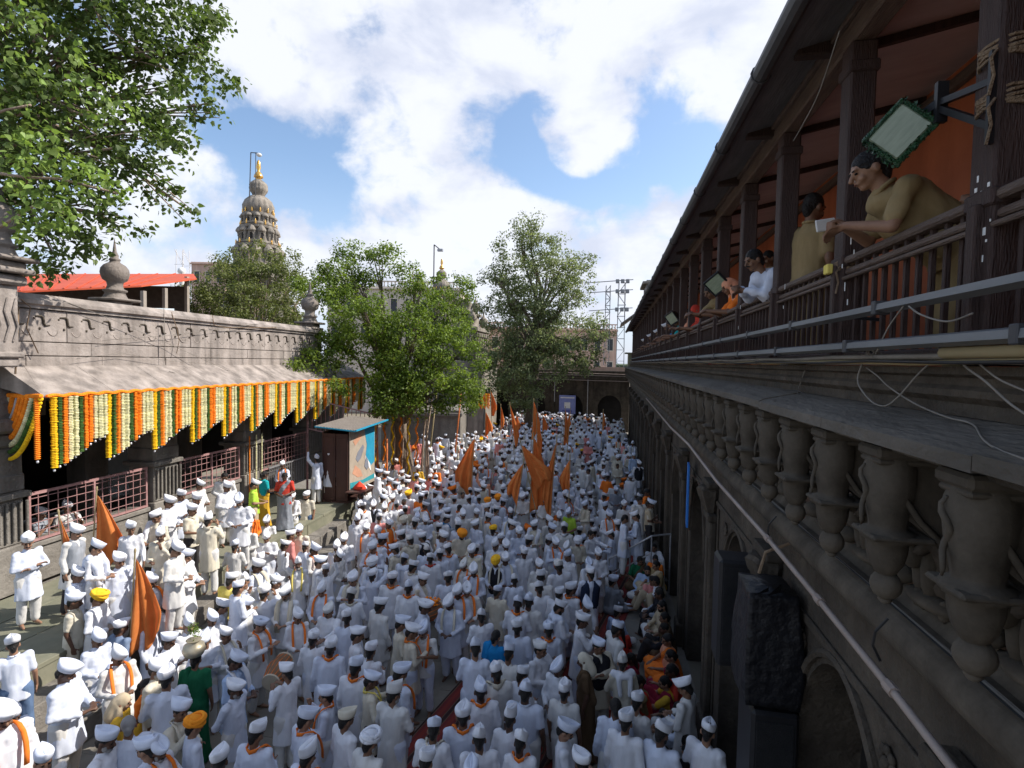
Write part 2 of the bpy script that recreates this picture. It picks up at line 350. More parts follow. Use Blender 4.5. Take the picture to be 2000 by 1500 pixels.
# ---------------------------------------------------------------- garlanded hall on the left
M_finial = mat('grey_brown_finial_stone', (.17, .145, .125), (.26, .225, .20), scale=3, bump=.3, streak=.25)
def hall():
    t = thing('garlanded_hall', 'long low grey stone hall with grilled openings and sloping stone eave, courtyard left side', 'hall')
    PY = [8.75, 12.85, 16.5, 20.55]
    YA, YB = 8.3, 23.0
    # pillars
    for k, y in enumerate(PY):
        h = 5.15 - PZ; wd = .46
        m = MB(); m.bevbox((-wd, -wd, 0), (wd, wd, 1.0), .02); m.bevbox((-wd + .05, -wd + .05, 1.0), (wd - .05, wd - .05, h - .9), .03)
        m.bevbox((-wd - .05, -wd - .05, 1.98), (wd + .05, wd + .05, 2.1), .02)
        m.bevbox((-wd + .02, -wd + .02, 2.1), (wd - .02, wd - .02, 2.5), .05)
        m.bevbox((-wd, -wd, h - .9), (wd, wd, h - .6), .05); m.bevbox((-wd - .12, -wd - .2, h - .6), (wd + .12, wd + .2, h - .3), .06); m.box((-wd + .02, -wd - .4, h - .3), (wd - .02, wd + .4, h))
        for q in range(7):   # fluting on the court face
            yy = -wd + .1 + q * .13; m.bevbox((wd - .04, yy, 1.1), (wd + .015, yy + .05, 1.9), .012)
        m.build('pillar', M_greystone, t, (HX - .42, y, PZ))
    # plinth wall below the grilles, grille surround
    for (a, b) in zip([4.2] + [p + .46 for p in PY], [8.28] + [p - .46 for p in PY[1:]] + [23.0]):
        if a < 5 or a > 20.9: continue
        m = MB(); m.bevbox((HX - .55, a + .003, PZ), (HX - .12, b - .003, PZ + .78), .02); m.bevbox((HX - .62, a + .003, PZ + .78), (HX - .06, b - .003, PZ + .9), .02)
        m.build('parapet', M_greystone, t)
    # beam above and interior shell
    m = MB(); m.box((HX - .84, YA, 5.15), (HX, YB, 5.5)); m.build('beam', M_greystone, t)
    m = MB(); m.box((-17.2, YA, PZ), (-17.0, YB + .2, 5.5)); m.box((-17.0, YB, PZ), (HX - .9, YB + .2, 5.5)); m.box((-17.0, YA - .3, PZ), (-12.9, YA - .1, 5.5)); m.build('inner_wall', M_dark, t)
    m = MB(); m.box((-17.2, YA - .3, 5.5), (HX - .3, YB + .2, 5.6)); m.build('roof_slab', M_greystone, t)
    for y in PY:
        m = MB(); m.bevbox((-.35, -.35, 0), (.35, .35, 3.95), .04); m.build('inner_column', M_greystone, t, (-14.6, y, PZ))
    # sloping eave slabs (chhajja), joints between
    y = 8.75; k = 0
    while y < YB - .2:
        e = min(y + 1.55, YB)
        pr = [(-11.0, 5.37), (-11.0, 5.30), (-11.15, 5.28), (HX - .02, 5.48), (HX - .02, 5.92), (HX + .05, 5.90)]
        m = MB(); m.extr(pr, y + .004, e - .004); m.build('eave_slab', M_pinkstone, t); y = e; k += 1
    # near end: the eave turns the corner and runs back, away from the court
    dx, dy = math.sin(R(-62)), math.cos(R(-62))
    c0 = Vector((-11.0, 8.75)); c1 = c0 + Vector((dx, dy)) * 0.0
    m = MB()
    A = Vector((-11.0, 8.75, 5.335)); B = A + Vector((-5.2, .9, 0)); Ai = Vector((HX, 9.2, 5.9)); Bi = B + Vector((0, .9, .55))
    vs = []
    for p in (A, B, Bi, Ai): vs += [p + Vector((0, 0, .035)), p + Vector((0, 0, -.035))]
    m.add(vs, [(0,2,4,6),(7,5,3,1),(0,1,3,2),(2,3,5,4),(4,5,7,6),(6,7,1,0)]); m.build('corner_eave', M_pinkstone, t)
    m = MB(); m.bar(A + Vector((-.55, .35, -.12)), B + Vector((0, .35, -.12)), .3, .25); m.build('end_beam', M_greystone, t)
    # upper wall: coursed long stones with recessed joints
    courses = [(5.86, 6.12), (6.125, 6.42), (6.425, 7.12)]
    back = MB(); back.box((HX - .5, 8.2, 5.55), (HX - .05, 20.95, 7.15)); back.build('wall_core', M_greystone, t)
    r = random.Random(3)
    for ci, (z0, z1) in enumerate(courses):
        y = 7.6 - ci * .6
        while y < 20.95:
            ln = r.uniform(1.5, 2.1); e = min(y + ln, 20.98); y0 = max(y, 8.2)
            if e > y0 + .2:
                m = MB(); px_ = HX + r.uniform(-.006, .006)
                m.bevbox((HX - .3, y0 + .004, z0 + .006), (px_, e - .004, z1 - .006), .01); m.build('wall_stone', M_pinkstone, t)
            y = e
            if e >= 20.97: break
    # coping
    y = 8.2
    while y < 20.9:
        e = min(y + 1.75, 20.98)
        m = MB(); m.extr([(HX - .36, 7.13), (HX + .06, 7.13), (HX + .06, 7.19), (HX + .13, 7.22), (HX + .13, 7.30), (HX + .03, 7.36), (HX - .03, 7.44), (HX - .36, 7.46)], y + .003, e - .003)
        m.build('coping_stone', M_pinkstone, t); y = e
    # raised meander relief: a hook and a dot, repeated
    hk = MB()
    hk.tube([(0, -.10, .09), (.012, .02, .10), (.012, .05, .07), (.012, .07, -.06), (.012, .10, -.10), (0, .20, -.09)], [.014, .022, .026, .026, .022, .012], 6)
    hk.bevbox((-.01, -.03, -.19), (.02, .01, -.14), .008)
    hk.bevbox((-.01, -.14, .03), (.012, -.10, .07), .008)
    hme = hk.mesh('relief_scroll', [M_basalt2], True)
    fl = MB(); fl.tube([(0, .12 * math.cos(a), .15 * math.sin(a) - .12) for a in [R(200 + 20 * i) for i in range(8)]], .014, 5); fme = fl.mesh('relief_petal', [M_pinkstone], True)
    y = 8.5
    while y < 20.4:
        put('relief_scroll', hme, t, (HX + .004, y, 6.88)); put('relief_petal', fme, t, (HX + .002, y + .27, 6.84)); y += .52
    # carved end pier (nearest, partly out of view)
    m = MB(); m.bevbox((-.55, -.42, 0), (.35, .42, 1.65), .03); m.bevbox((-.6, -.48, .18), (.42, .48, .3), .03)
    for q in range(5): m.tube([(.36, -.3 + q*.15, .5), (.38, -.22 + q*.15, .8), (.37, -.3 + q*.15, 1.1), (.36, -.24 + q*.15, 1.35)], .02, 5)
    m.bevbox((-.68, -.52, 1.6), (.48, .52, 1.8), .05)
    m.build('end_pier', M_pinkstone, t, (HX + .12, 8.35, 5.9))
    # finials
    def finial(x, y, z, s, tall=True):
        m = MB(); q = [(-.42, 0), (.42, 0)]
        m.bevbox((-.40, -.40, 0), (.40, .40, .10), .02); m.bevbox((-.30, -.30, .1), (.30, .30, .24), .03); m.bevbox((-.46, -.46, .24), (.46, .46, .32), .03)
        m.lathe([(.33, .30), (.27, .42), (.24, .5), (.30, .53), (.30, .57), (.22, .60), (.19, .70), (.21, .80), (.30, .86), (.34, .96), (.36, 1.06), (.34, 1.18), (.27, 1.28), (.14, 1.36), (.12, 1.40), (.15, 1.43), (.13, 1.47), (.09, 1.5), (.10, 1.56), (.05, 1.68), (.02, 1.95), (.005, 2.05)], (0, 0, 0), 14)
        me = m.mesh('finial', [M_finial], True)
        for p in me.polygons: p.use_smooth = len(p.vertices) == 4 and p.area < .05
        o = put('finial', me, t, (x, y, z)); o.scale = (s, s, s); return o
    finial(HX + .36, 8.5, 7.72, .98); finial(HX - .45, 11.75, 7.32, .88); finial(HX - .3, 20.55, 7.35, 1.0)
    # end wall beside the kiosk
    m = MB(); m.box((HX - .5, 21.0, PZ), (HX - .02, 23.0, 5.15)); m.build('end_wall', M_greystone, t)
hall()

def grilles():
    for k, (a, b) in enumerate([(9.3, 12.3), (13.4, 15.95), (17.05, 20.0)]):
        t = thing('window_grille', ['pink painted iron grille in the opening nearest the stone steps', 'pink painted iron grille in the middle opening behind standing men', 'pink painted iron grille beside the brown kiosk'][k], 'grille', (HX - .1, a, 2.12), 0, 'iron grilles of the garlanded hall')
        L_ = b - a
        m = MB(); m.bar((0, 0, 1.05), (0, L_, 1.05), .05, .06); m.bar((0, 0, .03), (0, L_, .03), .05, .05); m.build('rail', M_pinkpaint, t)
        for y in (0.03, L_ * .5, L_ - .03):
            m = MB(); m.bar((0, y, 0), (0, y, 1.05), .045); m.build('post', M_pinkpaint, t)
        v = MB(); v.bar((0, 0, .05), (0, 0, 1.02), .014); vm = v.mesh('bar', [M_pinkpaint])
        n_ = int(L_ / .21)
        for i in range(1, n_): put('bar', vm, t, (0, i * L_ / n_, 0))
        h = MB(); h.bar((.012, .03, 0), (.012, L_ - .03, 0), .013); hm_ = h.mesh('bar', [M_pinkpaint])
        for z in (.22, .41, .6, .79, .95): put('bar', hm_, t, (0, 0, z))
    # lower vertical-bar gate in front of the third bay
    t = thing('barred_gate', 'low grey gate of upright bars below the third grille', 'gate', (HX + .05, 17.3, PZ))
    m = MB(); m.bar((0, 0, 1.0), (0, 2.3, 1.0), .05); m.bar((0, 0, .1), (0, 2.3, .1), .05); m.build('frame', M_metal, t)
    v = MB(); v.bar((0, 0, .1), (0, 0, 1.0), .025); vm = v.mesh('bar', [M_metal])
    for i in range(19): put('bar', vm, t, (0, .06 + i * .12, 0))
grilles()

# wires and ropes strung over the hall wall
for k, (pts, r_, mm, lb) in enumerate([([(36,600),(34,660),(30,730)], .018, M_rope, 'thick rope hanging down the near end of the hall wall'), ([(42,585),(60,600),(52,640),(75,690)], .012, M_rope, 'tangled rope end beside the thick hanging rope'), ([(90,575),(210,620),(330,672),(470,735)], .006, M_cable, 'thin wire sagging across the wall from the near pier'), ([(200,665),(330,655),(450,640),(520,630)], .006, M_cable, 'thin wire rising along the wall toward the far finial'), ([(320,600),(322,660),(322,705)], .008, M_cable, 'upright wire in the middle of the hall wall'), ([(335,610),(345,640),(350,665),(345,690)], .010, M_rope, 'pale cord looped over the coping'), ([(410,640),(412,705)], .006, M_cable, 'upright wire on the far part of the hall wall'), ([(415,615),(418,635),(440,640),(540,640)], .010, M_rope, 'pale cord resting along the coping'), ([(330,725),(370,738),(420,728),(460,740),(400,736),(350,732)], .009, M_cable, 'tangled wires lying on the sloping eave'), ([(150,700),(240,690),(330,705),(430,712)], .005, M_cable, 'low slack wire along the hall wall foot'), ([(120,735),(140,760),(145,772)], .008, M_rope, 'short cord tied to the eave edge')]):
    m = MB(); xx = HX + .14
    m.tube([on_x(a, b, xx if b < 712 else -11.6) for a, b in pts], r_, 5); m.build('wire' if mm is M_cable else 'rope', mm, None, smooth=True, label=lb, category='wire' if mm is M_cable else 'rope', group='wires and ropes on the hall wall')
# ---------------------------------------------------------------- flower garlands
FLM = {'o': mat('orange_marigold', (.80, .20, .01), (.95, .30, .02), rough=.9, scale=30, island=.15), 'y': mat('yellow_marigold', (.85, .50, .01), (.95, .62, .02), rough=.9, scale=30, island=.12),
       'c': mat('cream_tuberose', (.66, .62, .33), (.82, .79, .52), rough=.9, scale=30, island=.25), 'g': mat('green_leaf_string', (.035, .085, .015), (.07, .15, .03), rough=.8, scale=30, island=.4),
       'w': mat('silver_bead', (.55, .56, .6), (.75, .76, .8), rough=.3, metal=.3)}
def garlands():
    t = thing('garland_curtain', 'sawtooth curtain of orange, yellow, cream and green flower strings along the eave', 'garland', (-10.97, 8.95, 5.30))
    rr = random.Random(5); cache = {}
    def string(c, ln, r_):
        ln = round(ln / .06) * .06; key = (c, ln)
        if key in cache: return cache[key]
        m = MB(); n_ = max(6, int(ln / .034))
        for i in range(n_):
            z = -i * ln / n_; s = 6
            ph = rr.uniform(0, 1); r2 = r_ * rr.uniform(.86, 1.12)
            m.lathe([(r2 * .45, .013), (r2, .004), (r2 * .95, -.012), (r2 * .4, -.02)], (rr.uniform(-.004, .004), rr.uniform(-.004, .004), z), s)
        me = m.mesh('garland_string', [FLM[c]]); cache[key] = me; return me
    bead = MB(); bead.ell((0, 0, 0), (.024, .024, .03), 8, 5); bme = bead.mesh('bead_tip', [FLM['w']], True)
    P_ = 1.215; pat = 'yygoocccgoocccc'.replace('yy', 'yy'); pat = ['y', 'g', 'o', 'c', 'c', 'g', 'o', 'o', 'c', 'c', 'c', 'g', 'o']
    pat = ['y', 'g', 'o', 'c', 'c', 'g', 'o', 'o', 'c', 'c', 'c']
    n_per = 12; dp = P_ / len(pat)
    for p in range(n_per):
        for i, c in enumerate(pat):
            y = p * P_ + i * dp
            if y > 14.0: break
            f = i / (len(pat) - 1)
            ln = 1.45 - .52 * f ** .9 + .03 * math.sin(f * 6.28) + rr.uniform(-.02, .02)
            o = put('garland_string', string(c, ln, .062), t, (rr.uniform(-.01, .01), y, 0)); o.rotation_euler = (rr.uniform(-.012, .012), 0, rr.uniform(0, 6))
            put('bead_tip', bme, t, (0, y, -ln - .02))
    m = MB()
    for i in range(340):
        y = -.1 + i * 14.2 / 340; m.lathe([(.03, .03), (.055, .01), (.055, -.02), (.03, -.03)], (.02, y, .04 + .015 * math.sin(i * .7)), 6)
    m.build('top_garland', FLM['o'], t)
    # swag on the near end
    t = thing('garland_swag', 'nested marigold swags hanging on the near end of the eave', 'garland', (-11.0, 8.75, 5.28))
    e = Vector((-2.3, .42, 0))
    for k, (c, dep, r_) in enumerate([('y', 1.28, .06), ('g', 1.14, .07), ('c', 1.0, .07), ('o', .86, .075), ('o', .74, .07), ('o', .62, .065), ('w', .50, .03), ('o', .42, .06), ('c', .30, .06)]):
        ins = k * .055; m = MB(); n_ = 70
        for i in range(n_):
            f = ins / 1.0 + (1 - 2 * ins) * i / (n_ - 1)
            u = (f - .5) / (.5 - ins) if ins < .5 else 0
            p = e * f + Vector((0, -.02, -dep * (1 - abs(u) ** 2.2) + .0))
            m.ell(p, (r_ * .8, r_ * .8, r_ * .7), 6, 4)
        m.build('garland_string', FLM[c], t)
    m = MB()
    for i in range(48): m.ell(e * (i / 47.0) + Vector((.02, -.04, .06 - .02 * math.sin(i / 47 * 3.14))), (.05, .05, .05), 6, 4)
    m.build('top_garland', FLM['o'], t)
    for xx in (-.06,):
        m = MB()
        for i in range(32): m.lathe([(.03, .015), (.055, .0), (.03, -.02)], (xx, -.05, -i * .038), 6)
        m.build('garland_string', FLM['o'], t)
        put('bead_tip', bme, t, (xx, -.05, -1.24))
    # two thin strings on the middle pillar
    for k, (y, c) in enumerate([(16.2, 'o'), (16.55, 'c'), (16.85, 'c')]):
        m = MB()
        for i in range(60): m.lathe([(.015, .015), (.03, 0), (.015, -.02)], (0, 0, -i * .036), 5)
        m.build('hanging_garland', FLM[c], None, (HX + .10, y, 3.5), label=['orange marigold string hanging on the pillar between the grilles', 'pale flower string beside the orange string on the pillar', 'pale flower string at the far corner of the pillar'][k], category='garland', group='flower strings on the pillar')
garlands()

# ---------------------------------------------------------------- kiosk
def kiosk():
    o = on_z(690, 978, PZ)
    t = thing('kiosk', 'brown roadside kiosk with tin roof and painted blue side panel', 'kiosk', (-9.6, 17.05, PZ - .0), R(0))
    # local: x from -1.9..1.0 , y 0..2.0
    X0, X1, Y0, Y1, H_ = -.12, .85, .0, 2.1, 2.45
    m = MB(); m.box((X0, Y0, .05), (X0 + .05, Y1, H_)); m.box((X0, Y1 - .05, .05), (X1, Y1, H_)); m.box((X0, Y0, 0), (X1, Y1, .06)); m.build('wall', M_browndoor, t)
    for i in range(2):
        m = MB(); m.bevbox((X0 + .05 + i * .46, Y0, .07), (X0 + .49 + i * .46, Y0 + .04, H_ - .05), .01); m.bevbox((X0 + .10 + i * .46, Y0 - .015, .2), (X0 + .44 + i * .46, Y0, H_ - .2), .01)
        m.build('door', M_browndoor, t)
    m = MB()
    nn = 28
    for i in range(nn):
        x0 = X0 - .15 + (X1 - X0 + .55) * i / nn; x1 = X0 - .15 + (X1 - X0 + .55) * (i + 1) / nn
        z0 = H_ + .22 - .1 * (i / nn) + (.02 if i % 2 else 0); z1 = H_ + .22 - .1 * ((i + 1) / nn) + (0 if i % 2 else .02)
        m.add([(x0, Y0 - .3, z0), (x1, Y0 - .3, z1), (x1, Y1 + .25, z1 + .1), (x0, Y1 + .25, z0 + .1), (x0, Y0 - .3, z0 - .012), (x1, Y0 - .3, z1 - .012), (x1, Y1 + .25, z1 + .088), (x0, Y1 + .25, z0 + .088)], [(0,1,2,3),(7,6,5,4),(0,4,5,1),(1,5,6,2),(2,6,7,3),(3,7,4,0)])
    m.build('tin_roof', M_tin, t)
    m = MB(); m.bar((X1 + .42, Y0 - .3, H_ + .12), (X1 + .42, Y1 + .25, H_ + .22), .05); m.bar((X1 + .4, Y0 - .32, H_ + .1), (X0 - .1, Y0 - .32, H_ + .2), .04); m.build('roof_edge', M_cyan, t)
    # painted side panel facing the courtyard
    p = MB(); p.bevbox((X1, Y0 + .04, .35), (X1 + .03, Y1 - .05, H_ + .05), .005); pan = p.build('mural_panel', M_beigep, t)
    def shp(pts, d, mm, nm):
        q = MB(); n_ = len(pts); vs = [(X1 + .034 + d, Y0 + .04 + (Y1 - .1) * a, .35 + (H_ - .3) * b) for a, b in pts] + [(X1 + .03, Y0 + .04 + (Y1 - .1) * a, .35 + (H_ - .3) * b) for a, b in pts]
        q.add(vs, [tuple(range(n_))] + [(i, i + n_, (i + 1) % n_ + n_, (i + 1) % n_) for i in range(n_)]); q.build(nm, mm, pan)
    shp([(.55, .98), (.98, .98), (.98, .35), (.80, .30), (.62, .52), (.66, .7)], .004, M_cyan, 'painted_shape')
    shp([(.02, .06), (.98, .06), (.98, .14), (.5, .12), (.02, .16)], .004, M_tealp, 'painted_shape')
    shp([(.60, .52), (.80, .34), (.84, .20), (.74, .3), (.6, .44)], .008, M_whitep, 'painted_shape')
    shp([(.3, .62), (.5, .72), (.55, .66), (.42, .5), (.3, .45), (.22, .52)], .004, mat('mural_grey', (.16, .17, .2)), 'painted_shape')
    shp([(.62, .5), (.7, .42), (.74, .3), (.66, .26), (.56, .34)], .012, mat('mural_grey', (.16, .17, .2)), 'painted_shape')
    shp([(.12, .82), (.4, .93), (.46, .86), (.2, .74)], .004, mat('mural_brown', (.42, .22, .14)), 'painted_shape')
    shp([(.1, .3), (.3, .2), (.5, .18), (.42, .3), (.2, .42)], .004, mat('mural_brown', (.42, .22, .14)), 'painted_shape')
    # counter shelf with a red bag
    m = MB(); m.bevbox((X1 + .04, Y0 - .3, .42), (X1 + .62, Y0 + .8, .47), .01)
    for xx, yy in ((X1 + .56, Y0 - .24), (X1 + .56, Y0 + .72)): m.bar((xx, yy, -1.2), (xx, yy, .42), .05)
    m.build('counter', M_browndoor, t)
kiosk()
b_ = MB(); b_.lathe([(.02, .26), (.06, .22), (.15, .14), (.22, .05), (.2, 0)], seg=9, flute=.15, nf=4); b_.build('cloth_bundle', mat('red_cloth', (.62, .04, .02), (.75, .07, .03)), None, (-8.45, 17.3, PZ + .47), smooth=True, label='bright red cloth bundle on the kiosk counter', category='bundle')

# red iron stair rail behind the kiosk, poles with orange tops
def stair_rail():
    t = thing('stair_railing', 'rusty iron railing of upright bars behind the kiosk', 'railing', (-11.7, 19.4, 0))
    a = Vector((0, 0, 4.6)); b = Vector((2.4, 1.2, 3.9))
    m = MB(); m.bar(a, b, .05); m.bar(a - Vector((0, 0, 1.2)), b - Vector((0, 0, 1.2)), .05); m.build('rail', M_pinkpaint, t)
    for q in (a, b):
        m = MB(); m.bar((q.x, q.y, 0), q, .06); m.build('post', M_pinkpaint, t)
    for i in range(1, 16):
        p = a.lerp(b, i / 16); m = MB(); m.bar(p - Vector((0, 0, 1.2)), p, .022); m.build('bar', M_pinkpaint, t)
stair_rail()
M_opaint = mat('orange_pole_paint', (.50, .13, .03), (.62, .18, .05), rough=.6)
poles = [(-9.6, 20.3, 3.6, .05, M_opaint, 'orange', 2), (-9.2, 20.6, 3.4, .045, M_opaint, 'orange', -2), (-10.3, 26.5, 5.2, .05, M_opaint, 'orange', 0), (-9.3, 26.8, 5.0, .045, M_bamboo, 'bare bamboo', 6), (-8.1, 27.5, 4.6, .045, M_opaint, 'rust coloured', 5), (-8.7, 20.2, 3.0, .05, M_opaint, 'orange', 0)]
for k, (x, y, h, r_, mm, nm, tl) in enumerate(poles):
    m = MB(); m.tube([(0, 0, 0), (h * math.sin(R(tl)) * .5, 0, h * .5), (h * math.sin(R(tl)), 0, h)], [r_, r_ * .9, r_ * .75], 8)
    m.build('pole', mm, None, (x, y, 0), smooth=True, label=['tall orange pole just behind the kiosk roof', 'second orange pole close behind the kiosk', 'thin orange pole below the banyan crown', 'bare bamboo pole leaning under the banyan crown', 'rust coloured pole nearest the plain beige wall', 'short orange pole at the blue panel edge'][k], category='pole', group='poles under the banyan')

# ---------------------------------------------------------------- orange roof shed and buildings behind the hall
def shed():
    t = thing('red_roofed_shed', 'open shed with bright orange red sheet roof behind the hall wall', 'shed')
    # roof plane points in world
    a = at_d(30, 541, 17); b = at_d(385, 537, 25.5); z = a.z
    m = MB()
    A = Vector((-19.5, 12.0, 7.75)); 
    p = [at_d(-120, 578, 17), at_d(276, 559, 20.5), at_d(384, 545, 24.5), at_d(378, 536, 26.5), at_d(-120, 536, 26)]
    vs = [q + Vector((0, 0, .03)) for q in p] + [q - Vector((0, 0, .03)) for q in p]
    m.add(vs, [(0,1,4), (1,3,4), (1,2,3), (9,6,5), (9,8,6), (8,7,6)] + [(i, i + 5, (i + 1) % 5 + 5, (i + 1) % 5) for i in range(5)]); 
    m.build('roof', M_redroof, t)
    for i in range(14):
        f = i / 14; q0 = p[0].lerp(p[1], f) + Vector((0, 0, .05)); q1 = p[4].lerp(p[3], f) + Vector((0, 0, .05)); mm = MB(); mm.bar(q0, q1, .05, .03); mm.build('roof_rib', M_redroof, t)
    for (px_, py_, d) in [(190, 590, 19), (280, 575, 20.2), (322, 570, 22), (225, 585, 23.5), (120, 585, 23.5), (365, 548, 24.4)]:
        q = at_d(px_, py_ - 12, d); m = MB(); m.bar((q.x, q.y, 0), (q.x, q.y, q.z - .1), .14); m.build('post', mat('grey_post', (.28, .24, .2)), t)
    c_ = at_d(-60, 590, 25.2); d_ = at_d(365, 580, 25.2)
    m = MB(); m.bar((c_.x, c_.y, 4.7), (d_.x, d_.y, 4.7), .2, 9.4); m.build('back_wall', mat('dim_shed_wall', (.07, .055, .045), (.11, .09, .075)), t)
    c_ = at_d(180, 602, 16.2); d_ = at_d(345, 606, 20.5)
    m = MB(); m.bar((c_.x, c_.y, c_.z - 3), (d_.x, d_.y, d_.z - 3), .1, 6.1); m.build('low_wall', mat('pale_blue_wall', (.45, .52, .56), (.55, .62, .66)), t)
shed()

def building(name, label, cat, px0, px1, pytop, depth, thick, material, floors=2, cols=6, cornice=True, wz=None, roofm=None, balusters=False, wingl=True):
    a = at_d(px0, pytop, depth); b = at_d(px1, pytop, depth); a.z = b.z = (a.z + b.z) / 2
    H_ = a.z; Lx = (b - a).length; ang = math.atan2(b.y - a.y, b.x - a.x)
    t = thing(name, label, cat, (a.x, a.y, 0), ang)
    fh = wz or 3.2; nfl = floors; 
    m = MB(); m.box((0, 0, 0), (Lx, thick, H_ - .35)); m.build('wall', material, t)
    m = MB(); m.bevbox((-.15, -.25, H_ - .35), (Lx + .15, thick + .1, H_ - .15), .03); m.bevbox((-.05, -.1, H_ - .15), (Lx + .05, thick, H_), .02); m.build('cornice', material, t)
    wm = MB(); wm.box((0, -.04, 0), (Lx / cols * .42, .02, fh * .5)); wme = wm.mesh('window', [M_glassd])
    fm = MB(); ww = Lx / cols * .42
    for (x0, x1, z0, z1) in ((-.1, 0, -.1, fh*.5+.1), (ww, ww+.1, -.1, fh*.5+.1), (0, ww, fh*.5, fh*.5+.12), (0, ww, -.12, 0)): fm.box((x0, -.1, z0), (x1, -.003, z1))
    fme = fm.mesh('window_frame', [M_creambld])
    for fl_ in range(nfl):
        z = H_ - .7 - fh * (fl_ + 1) + fh * .28
        for c_ in range(cols):
            x = Lx * (c_ + .29) / cols
            put('window', wme, t, (x, 0, z)); put('window_frame', fme, t, (x, 0, z))
    if balusters:
        bb = MB(); bb.lathe([(.06, 0), (.09, .15), (.05, .3), (.08, .45), (.06, .55)], seg=6); bme = bb.mesh('baluster', [material])
        nb = int(Lx / .42)
        for i in range(nb): put('baluster', bme, t, (.2 + i * .42, .1, H_))
        m = MB(); m.box((0, 0, H_ + .55), (Lx, .25, H_ + .68)); m.build('parapet_rail', material, t)
    return t
building('pink_building', 'long pink plaster building with cream balustrade behind the courtyard trees', 'building', 905, 1205, 640, 75, 10, M_pinkbld, 3, 12, balusters=True)
building('cream_building', 'cream balustraded building between banyan crown and small gilded spire', 'building', 640, 900, 560, 62, 10, M_creambld, 2, 9, balusters=True)
building('plain_beige_building', 'plain beige rooftop block beside the lattice mast', 'building', 374, 440, 512, 80, 8, M_pinkbld, 1, 3)
building('beige_base_wall', 'plain beige stone block with dark opening under the banyan crown', 'building', 900, 944, 768, 38, 4, M_pinkstone, 0, 1)
t_ = building('shaded_wall_block', 'dark stone block behind the poles under the banyan', 'building', 745, 899, 800, 33, 5, M_greystone, 0, 1)

# ---------------------------------------------------------------- end wall of the courtyard with arches
def arch_pts(w_, zs, za, n_=10):      # pointed arch, half width w_, springing zs, apex za
    pts = []
    for i in range(n_ + 1):
        f = -1 + 2 * i / n_; a = abs(f)
        pts.append((f * w_, zs + (za - zs) * (1 - a ** 2.0) ** .62))
    return pts
def arch_panel(m, y0, y1, z0, z1, w_, zs, za, depth, mi=0, mj=1, n_=12):
    """wall panel in local XY: X = 0 is the face, the opening centred between y0 and y1, recess goes to +X"""
    c_ = (y0 + y1) / 2; pts = arch_pts(w_, zs, za, n_)
    q = lambda pts_: m.add(pts_, [(0, 1, 2, 3)], mi)
    q([(0, y0, z0), (0, y0, z1), (0, c_ - w_, z1), (0, c_ - w_, z0)])
    q([(0, c_ + w_, z0), (0, c_ + w_, z1), (0, y1, z1), (0, y1, z0)])
    for i in range(n_):
        (a, za_), (b, zb_) = pts[i], pts[i + 1]
        q([(0, c_ + a, za_), (0, c_ + a, z1), (0, c_ + b, z1), (0, c_ + b, zb_)])
        q([(0, c_ + a, za_), (0, c_ + b, zb_), (depth, c_ + b, zb_), (depth, c_ + a, za_)])
    q([(0, c_ - w_, z0), (0, c_ - w_, zs), (depth, c_ - w_, zs), (depth, c_ - w_, z0)])
    q([(0, c_ + w_, zs), (0, c_ + w_, z0), (depth, c_ + w_, z0), (depth, c_ + w_, zs)])
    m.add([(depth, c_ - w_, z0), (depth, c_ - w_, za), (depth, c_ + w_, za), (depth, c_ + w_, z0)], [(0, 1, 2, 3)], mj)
EY = 49.5
def end_wall():
    t = thing('end_wall_block', 'dark single storey stone wall with arched openings closing the courtyard', 'wall', (-15.5, EY, 0), R(90))
    # local y -> world -x ... build with rotation: local X = +Y world, local Y = -X world
    span = 17.3; nb = 5; bw = span / nb
    for i in range(nb):
        m = MB(); arch_panel(m, -(i + 1) * bw, -i * bw, 0, 4.75, 1.05, 2.3, 3.3, .9)
        m.build('arch_bay', [M_basalt, M_dark], t)
        m = MB(); m.bevbox((-.08, -i * bw - .2, 0), (0, -i * bw + .2, 4.7), .02); m.build('pilaster', M_basalt, t)
    m = MB(); m.box((-.35, -span, 4.752), (1.2, 0, 4.9)); m.box((-.2, -span, 4.9), (1.2, 0, 5.35)); m.box((-.3, -span, 5.35), (4.0, 0, 5.5)); m.build('cornice', M_basalt2, t)
    for z in (4.6, 5.05, 5.22):
        m = MB(); m.tube([(-.4, -span + .1, z), (-.4, -span * .6, z + .05), (-.4, -span * .4, z - .03), (-.4, -6, z)], .035, 6); m.build('conduit', M_pipe, t)
    for y in (-13.6, -10.6):
        m = MB(); m.tube([(-.45, y, 0 if y < -11 and False else 2.6 if y > -11 else 0.3), (-.45, y, 4.7)], .04, 6); m.build('downpipe', M_metal, t)
    m = MB(); m.box((1.0, -span, 5.5), (1.25, 0, 5.85)); m.build('roof_parapet', M_pinkbld, t)
end_wall()
def panel(name, label, cat, px, py, y, wpx, hpx, mm, extras=()):
    c_ = CAM + ray(px, py) * ((y - CAM.y) / ray(px, py).y); d = to_px(c_)[2]; w_ = wpx / FPX * d; h_ = hpx / FPX * d
    t = thing(name, label, cat, c_)
    m = MB(); m.bevbox((-w_/2, -.05, -h_/2), (w_/2, .05, h_/2), .02); m.build('board', mm, t)
    for (x0, z0, x1, z1, em) in extras:
        m = MB(); m.box((w_ * x0, -.062, h_ * z0), (w_ * x1, -.051, h_ * z1)); m.build('print', em, t)
    return t
panel('banner', 'lavender banner with white panel standing before the end wall', 'banner', 1108, 790, EY - .7, 32, 36, M_lav, [(-.42, .34, .42, .4, M_whitep), (-.18, -.2, .18, .12, M_whitep), (-.3, -.42, .3, -.3, mat('darker_lavender', (.12, .14, .4)))])
